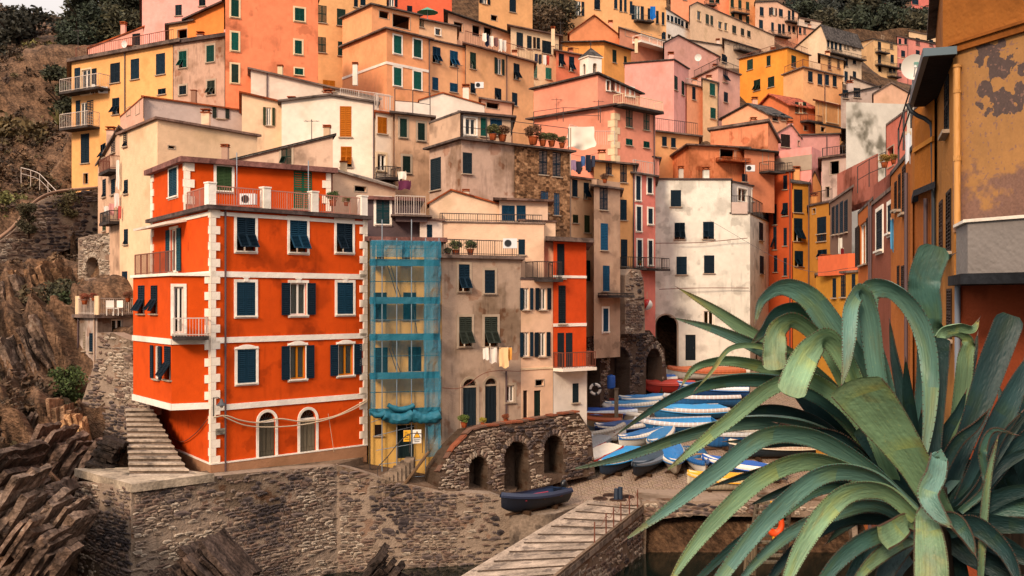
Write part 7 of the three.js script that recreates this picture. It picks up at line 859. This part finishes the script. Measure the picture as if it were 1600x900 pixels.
for (const [x, y, l] of [[770, 219, 'leftmost'], [785, 221, 'second'], [833, 226, 'third'], [848, 228, 'fourth'], [862, 229, 'fifth'], [878, 231, 'rightmost']]) pot(x, y, 63.9 + (x - 770) * 0.027, 0.5, ['#5a5a34', '#6a4a34'][x % 2], l + ' of six bushy pots on the glazed roof terrace');
for (const [x, y, l] of [[1382, 262, 'left'], [1396, 256, 'right']]) pot(x, y, 40, 0.22, '#8a6a2c', l + ' orange pot on the street terrace beside the pink attic');
pot(945, 286, 70.6, 0.32, '#6a4a3a', 'dried plants on the tan tall house parapet'); pot(905, 272, 71, 0.3, '#6a6a40', 'plants on the ledge under the hanging laundry'); pot(1000, 415, 77.5, 0.24, '#5a5a34', 'pot on the pink red house balcony');
// ------------------------------------------------------------ laundry
function cloth(px, py, w, h, Z, c, label, grp = 'laundry') { const W = w / F * Z, H = h / F * Z, q = new THREE.BoxGeometry(W, H, 0.015, 10, 10, 1), p = q.attributes.position, s = rnd() * 50; for (let i = 0; i < p.count; i++) { const x = p.getX(i), y = p.getY(i), k = 0.5 - y / H; p.setXYZ(i, x * (1 - 0.12 * k * Math.sin(s)) + 0.06 * W * Math.sin(y * 6 + s) * k, y + (k > 0.95 ? 0.06 * H * Math.sin(x / W * 7 + s) : 0), p.getZ(i) + 0.1 * W * Math.sin(x / W * 8 + s) * (0.3 + k)); } q.computeVertexNormals(); const g = group('hanging_laundry', PX(px, py + h / 2, Z)); tag(g, label, 'laundry', grp); mesh('cloth', q, mat(c, 'plain', { b: 0 }), g); for (const k of [-0.4, 0.4]) mesh('peg', box(0.03, 0.08, 0.03, W * k, H / 2, 0), K.rope, g); }
function line(pts, r, label, m = K.iron, name = 'wash_line') { const P = pts.map(p => PX(...p)), o = mesh(name, tube(P.map(v => v.clone().sub(P[0])), r, 30, 5), m); o.position.copy(P[0]); tag(o, label, name === 'wash_line' ? 'wash line' : 'cable'); }
seed = 55;
line([[752, 543, 56.6], [778, 544, 57], [801, 541, 57.4]], 0.012, 'wash line under the grey house windows');
cloth(759, 543, 9, 19, 56.7, '#dcd5cc', 'white shirt on the grey house wash line'); cloth(771, 543, 11, 24, 56.9, '#d5cbc2', 'white patterned cloth on the grey house wash line'); cloth(787, 543, 14, 31, 57.1, '#e0b98a', 'long cream towel on the grey house wash line'); cloth(797, 543, 6, 20, 57.3, '#d99a4a', 'small orange cloth on the grey house wash line');
line([[890, 240, 70.2], [910, 244, 70.4], [932, 240, 70.8]], 0.012, 'wash line under the centre tall houses');
cloth(896, 250, 8, 16, 70.2, '#8a7490', 'lilac cloth on the centre tall house line'); cloth(904, 252, 8, 18, 70.3, '#2c2c3a', 'black cloth on the centre tall house line'); cloth(911, 244, 7, 16, 70.4, '#3c5a8a', 'blue shirt on the centre tall house line'); cloth(919, 242, 8, 26, 70.5, '#1e2430', 'dark trousers on the centre tall house line'); cloth(927, 243, 6, 18, 70.7, '#343a4c', 'navy top on the centre tall house line'); cloth(908, 198, 40, 34, 72.5, '#d6cfc2', 'big white sheet screen above the centre laundry');
cloth(1396, 342, 9, 50, 30.2, '#4d93c4', 'long light blue towel hanging in the right-hand street'); cloth(1405, 348, 4, 34, 29.6, '#4a4038', 'dark cloth beside the light blue towel'); cloth(1313, 372, 6, 26, 59, '#c9c9c0', 'pale cloth above the salmon balcony'); cloth(1316, 388, 5, 18, 58.8, '#6a1c24', 'dark red cloth above the salmon balcony'); cloth(1419, 208, 9, 46, 26, '#c4ccd6', 'white sheet beside the near ochre bay');
cloth(184, 250, 5, 44, 65.6, '#ddd4cc', 'long white sheet on the narrow left house'); cloth(182, 302, 8, 22, 65.6, '#dcc8c4', 'white towel on the narrow left house balcony'); cloth(174, 318, 8, 18, 66.6, '#c48a86', 'pink cloth on the narrow left house balcony'); cloth(166, 322, 8, 14, 67.4, '#d8d0ca', 'white cloth at the left of the narrow house balcony'); cloth(187, 322, 5, 20, 65.4, '#b0504a', 'red cloth on the narrow left house balcony');
[[757, '#ded8ce'], [761, '#22283c'], [768, '#d8d2c8'], [775, '#6a4a4a'], [782, '#dcd4ca'], [788, '#c8c0b8']].forEach(([x, c], i) => cloth(x, 52 + i * 2.2, 6, 13 + (i * 5) % 7, 97 + i * 0.3, c, ['white shirt', 'navy shirt', 'white towel', 'brown cloth', 'white sheet', 'grey white cloth'][i] + ' on the yellow laundry terrace'));
[[838, '#242a3c', 'navy trousers'], [844, '#2c2c34', 'black top'], [851, '#cfcac4', 'white cloth'], [856, '#a83a2c', 'red cloth']].forEach(([x, c, l], i) => cloth(x, 84 + i, 5, 15, 110 + i * 0.3, c, l + ' on the cream house wash line'));
cloth(1020, 10, 8, 20, 154, '#1a62b0', 'bright blue laundry on the ochre top house'); cloth(632, 282, 20, 14, 60, '#5a2a44', 'dark purple laundry near the lean-to roof'); cloth(628, 268, 14, 12, 60.4, '#dad4c8', 'white sheet near the lean-to roof');
// ------------------------------------------------------------ dishes, antennas, air units, furniture
function dish(px, py, Z, r, label, mark, yaw = -0.4) { const g = group('satellite_dish', PX(px, py, Z)); g.rotation.set(0.12, yaw, 0); tag(g, label, 'satellite dish'); const pr = []; for (let i = 0; i <= 8; i++) pr.push(new THREE.Vector2(r * i / 8 + 0.001, 0.22 * r * (i / 8) ** 2)); mesh('reflector', new THREE.LatheGeometry(pr, 24).rotateX(Math.PI / 2), mat('#cfccc4', null, { r: 0.5 }), g); mesh('arm', rod(V(0, -r * 0.8, 0.1 * r), V(0, -r * 0.1, r * 0.8), r * 0.04), K.alu, g); mesh('receiver', cyl(r * 0.08, r * 0.1, r * 0.25, 0, 0, 0, 10).rotateX(1.3).translate(0, -r * 0.05, r * 0.82), K.alu, g); mesh('mast', rod(V(0, 0, -0.05), V(0, -r * 2.2, -0.1), r * 0.07), K.pole, g); if (mark) for (let i = 0; i < 4; i++) mesh('mark', box(r * (i === 1 ? 0.5 : 0.36), r * 0.05, 0.004, r * 0.15 + (i % 2) * r * 0.06, r * (0.36 - i * 0.1), 0.035 * r + 0.03), mat('#1c8a80', null), g); }
dish(195, 69, 87, 0.3, 'small white dish on the yellow house terrace'); dish(1091, 90, 123, 0.42, 'white dish before the dusty pink house'); dish(1428, 105, 24.6, 0.3, 'large white satellite dish with teal marks beside the dark eave', 1, -0.25); dish(939, 126, 83, 0.22, 'small round dish at the top corner of the salmon house');
for (const [x, y, Z, h, l] of [[122, 62, 90, 1.9, 'aerial on the left corner of the yellow house'], [487, 205, 60, 1.4, 'aerial above the flat tan roof'], [1034, 66, 130, 2, 'aerial on the dusty pink house'], [876, 50, 116, 2.4, 'tall pole beside the cream house roof'], [715, 120, 78, 2, 'aerial on the white gabled roof'], [870, 170, 84, 1.8, 'aerial in front of the salmon wall'], [935, 172, 80, 1.6, 'second aerial in front of the salmon wall'], [1165, 262, 90, 1.6, 'aerial over the dark veranda']]) { const g = group('rooftop_aerial', PX(x, y, Z)); tag(g, l, 'aerial'); mesh('mast', cyl(0.025, 0.02, h, 0, 0), K.iron, g); mesh('crossbar', merge([box(0.9, 0.025, 0.025, 0, h * 0.42), box(0.02, 0.02, 0.5, -0.3, h * 0.42), box(0.02, 0.02, 0.4, 0, h * 0.42), box(0.02, 0.02, 0.3, 0.3, h * 0.42)]), K.iron, g); }
for (const [x, y, Z, l] of [[388, 320, 52.2, 'white air unit on the red house terrace'], [162, 146, 87.6, 'white air unit on the upper left balcony'], [749, 138, 95, 'white air unit on the yellow wall above the white gable'], [1172, 268, 90.5, 'white air unit under the orange veranda'], [797, 388, 58.5, 'white air unit on the grey house terrace']]) { const g = group('air_unit', PX(x, y, Z)); tag(g, l, 'air unit'); mesh('case', box(0.8, 0.56, 0.3, 0, 0.28), K.alu, g); mesh('fan_grille', new THREE.TorusGeometry(0.19, 0.02, 6, 20).translate(-0.12, 0.28, 0.155), mat('#55585c', null), g); mesh('fan', new THREE.CircleGeometry(0.18, 16).translate(-0.12, 0.28, 0.153), mat('#2c2e30', null), g); }
function chair(px, py, Z, rot, label) { const g = group('plastic_chair', PX(px, py, Z)); g.rotation.y = rot; tag(g, label, 'chair'); const m = mat('#d8d2c8', null, { r: 0.5 }); mesh('seat', box(0.44, 0.04, 0.42, 0, 0.43, 0), m, g); mesh('backrest', box(0.44, 0.42, 0.03, 0, 0.68, -0.2), m, g); for (const [a, b] of [[-1, -1], [1, -1], [-1, 1], [1, 1]]) mesh('leg', box(0.04, 0.43, 0.04, a * 0.19, 0.215, b * 0.18), m, g); }
chair(172, 493, 60.2, 0.4, 'white plastic chair on the left of the cliff terrace'); chair(184, 493, 60.4, -0.3, 'white plastic chair on the right of the cliff terrace'); chair(146, 147, 88.2, 0, 'white plastic chair on the upper left balcony');
{ const g = group('folded_parasol', PX(668, 34, 103)); tag(g, 'green parasol on the yellow roof terrace', 'parasol'); mesh('canopy', new THREE.ConeGeometry(1.1, 0.55, 10, 1, true).translate(0, 1.2, 0), mat('#3c7a60', null, { r: 0.8 }), g); mesh('pole', cyl(0.03, 0.03, 2.4, 0, 0), K.alu, g); }
{ // bell turret
  const g = group('bell_turret', PX(923, 128, 111)), f = 2.0; g.rotation.y = 0.5; tag(g, 'small white bell turret with arched openings and slate cap', 'turret'); const T = new THREE.Shape(); T.moveTo(-0.85, 0); T.lineTo(0.85, 0); T.lineTo(0.85, 2.5); T.lineTo(-0.85, 2.5); const h = new THREE.Path(); h.moveTo(-0.28, 0.7); h.lineTo(-0.28, 1.6); h.absarc(0, 1.6, 0.28, Math.PI, 0, true); h.lineTo(0.28, 0.7); T.holes.push(h);
  for (let i = 0; i < 4; i++) mesh('wall', uvBox(new THREE.ExtrudeGeometry(T, { depth: 0.2, bevelEnabled: false }).translate(0, 0, 0.66).rotateY(i * Math.PI / 2)), K.white, g); mesh('cornice', uvBox(box(1.95, 0.14, 1.95, 0, 2.55)), K.trim, g); mesh('roof', new THREE.ConeGeometry(1.4, 1.1, 4).rotateY(Math.PI / 4).translate(0, 3.17, 0), K.slate, g); mesh('cross', merge([box(0.05, 0.7, 0.05, 0, 4), box(0.35, 0.05, 0.05, 0, 4.1)]), K.iron, g); mesh('bell', new THREE.LatheGeometry([[0, 0.5], [0.1, 0.48], [0.16, 0.3], [0.2, 0.1], [0.3, 0]].map(q => new THREE.Vector2(...q)), 12).translate(0, 1.3, 0), mat('#5a4a2a', null, { r: 0.4, m: 0.7 }), g); mesh('base', uvBox(box(2.6, 2.6, 2.2, 0, -1.3)), K.white, g);
}
// terrace frames and railings standing on flat roofs
function frame(name, pts, h, label, m = K.iron, gap = 0) { const P = pts.map(p => PX(...p)), g = group(name, P[0].clone()); tag(g, label, 'railing', 'roof railings'); for (let i = 0; i < P.length; i++) { const q = P[i].clone().sub(P[0]); mesh('post', cyl(0.03, 0.03, h, 0, h / 2), m, g).position.copy(q); if (i) { const a = P[i - 1].clone().sub(P[0]); for (const k of gap ? [1] : [0.5, 1]) mesh('rail', rod(a.clone().setY(a.y + h * k), q.clone().setY(q.y + h * k), 0.022, 5), m, g); if (gap) { const n = Math.round(a.distanceTo(q) / gap), parts = []; for (let j = 1; j < n; j++) { const b = a.clone().lerp(q, j / n); parts.push(box(0.02, h, 0.02, b.x, b.y + h / 2, b.z)); } if (parts.length) mesh('balusters', merge(parts), m, g); } } } }
frame('pipe_railing', [[617, 176, 68.2], [645, 178, 68.7], [672, 182, 69.2]], 1.6, 'dark pipe frame over the tan plaster house');
frame('terrace_railing', [[532, 160, 72], [560, 164, 72], [588, 168, 71], [610, 172, 70]], 1.0, 'pale railing on the roof between white gable and slim white house', K.rail, 0.14);
frame('pipe_railing', [[722, 216, 62.4], [760, 220, 63.6], [800, 224, 64.8], [845, 229, 66], [888, 234, 67]], 1.4, 'dark railing round the glazed roof terrace');
frame('pipe_railing', [[834, 196, 82], [880, 190, 80.5], [938, 192, 79]], 1.1, 'thin railing crossing the salmon wall');
frame('terrace_railing', [[890, 216, 74], [925, 226, 75], [960, 226, 76]], 1.0, 'terrace railing above the centre laundry', K.rail, 0.2);
frame('pergola_frame', [[1340, 302, 62], [1358, 292, 60], [1384, 282, 57]], 1.6, 'bare metal frame before the white stained wall');
frame('pergola_frame', [[1404, 260, 30], [1412, 235, 28], [1424, 200, 26.5]], 1.1, 'dark metal frame beside the pink attic');
line([[1024, 380, 85.6], [1090, 379, 85.6], [1168, 372, 85.8]], 0.03, 'cable sagging across the white house front', K.rust, 'power_cable'); line([[690, 606, 56.2], [720, 606, 56.6], [760, 582, 57.4], [814, 580, 58.7]], 0.02, 'cable running along the grey house front', K.rust, 'power_cable'); line([[1030, 452, 85.5], [1090, 450, 85.6], [1170, 450, 86]], 0.03, 'lower cable on the white house front', K.rust, 'power_cable'); line([[1110, 345, 84], [1250, 420, 60], [1340, 418, 45]], 0.012, 'thin wire spanning the narrow street', K.iron, 'power_cable');
{ // iron stair and rail below the scaffold
  const g = group('entrance_stair', PX(610, 748, 53.6)), P0 = g.position; tag(g, 'stone stair with iron handrail under the scaffolding', 'steps'); for (let i = 0; i < 8; i++) { const k = i / 7, p = PX(lerp(596, 640, k), lerp(748, 716, k), lerp(53.4, 54.2, k)).sub(P0); mesh('step', uvBox(box(0.5, 0.9, 1.0, 0, -0.45, 0)), mat('#8d7a68', 'conc'), g).position.copy(p); }
  const r = [[590, 752], [606, 735], [622, 715], [640, 700], [660, 700]].map(([x, y], i) => PX(x, y - 22, 53.2 + i * 0.15).sub(P0)); mesh('handrail', tube(r, 0.025, 30, 5), K.iron, g); r.forEach(p => mesh('baluster', cyl(0.018, 0.018, 1, 0, -0.5), K.iron, g).position.copy(p)); mesh('timber_prop', rod(PX(628, 762, 53.2).sub(P0), PX(670, 706, 54).sub(P0), 0.09, 6), mat('#8a7058', 'wood'), g);
}
renderer.render(scene, camera);
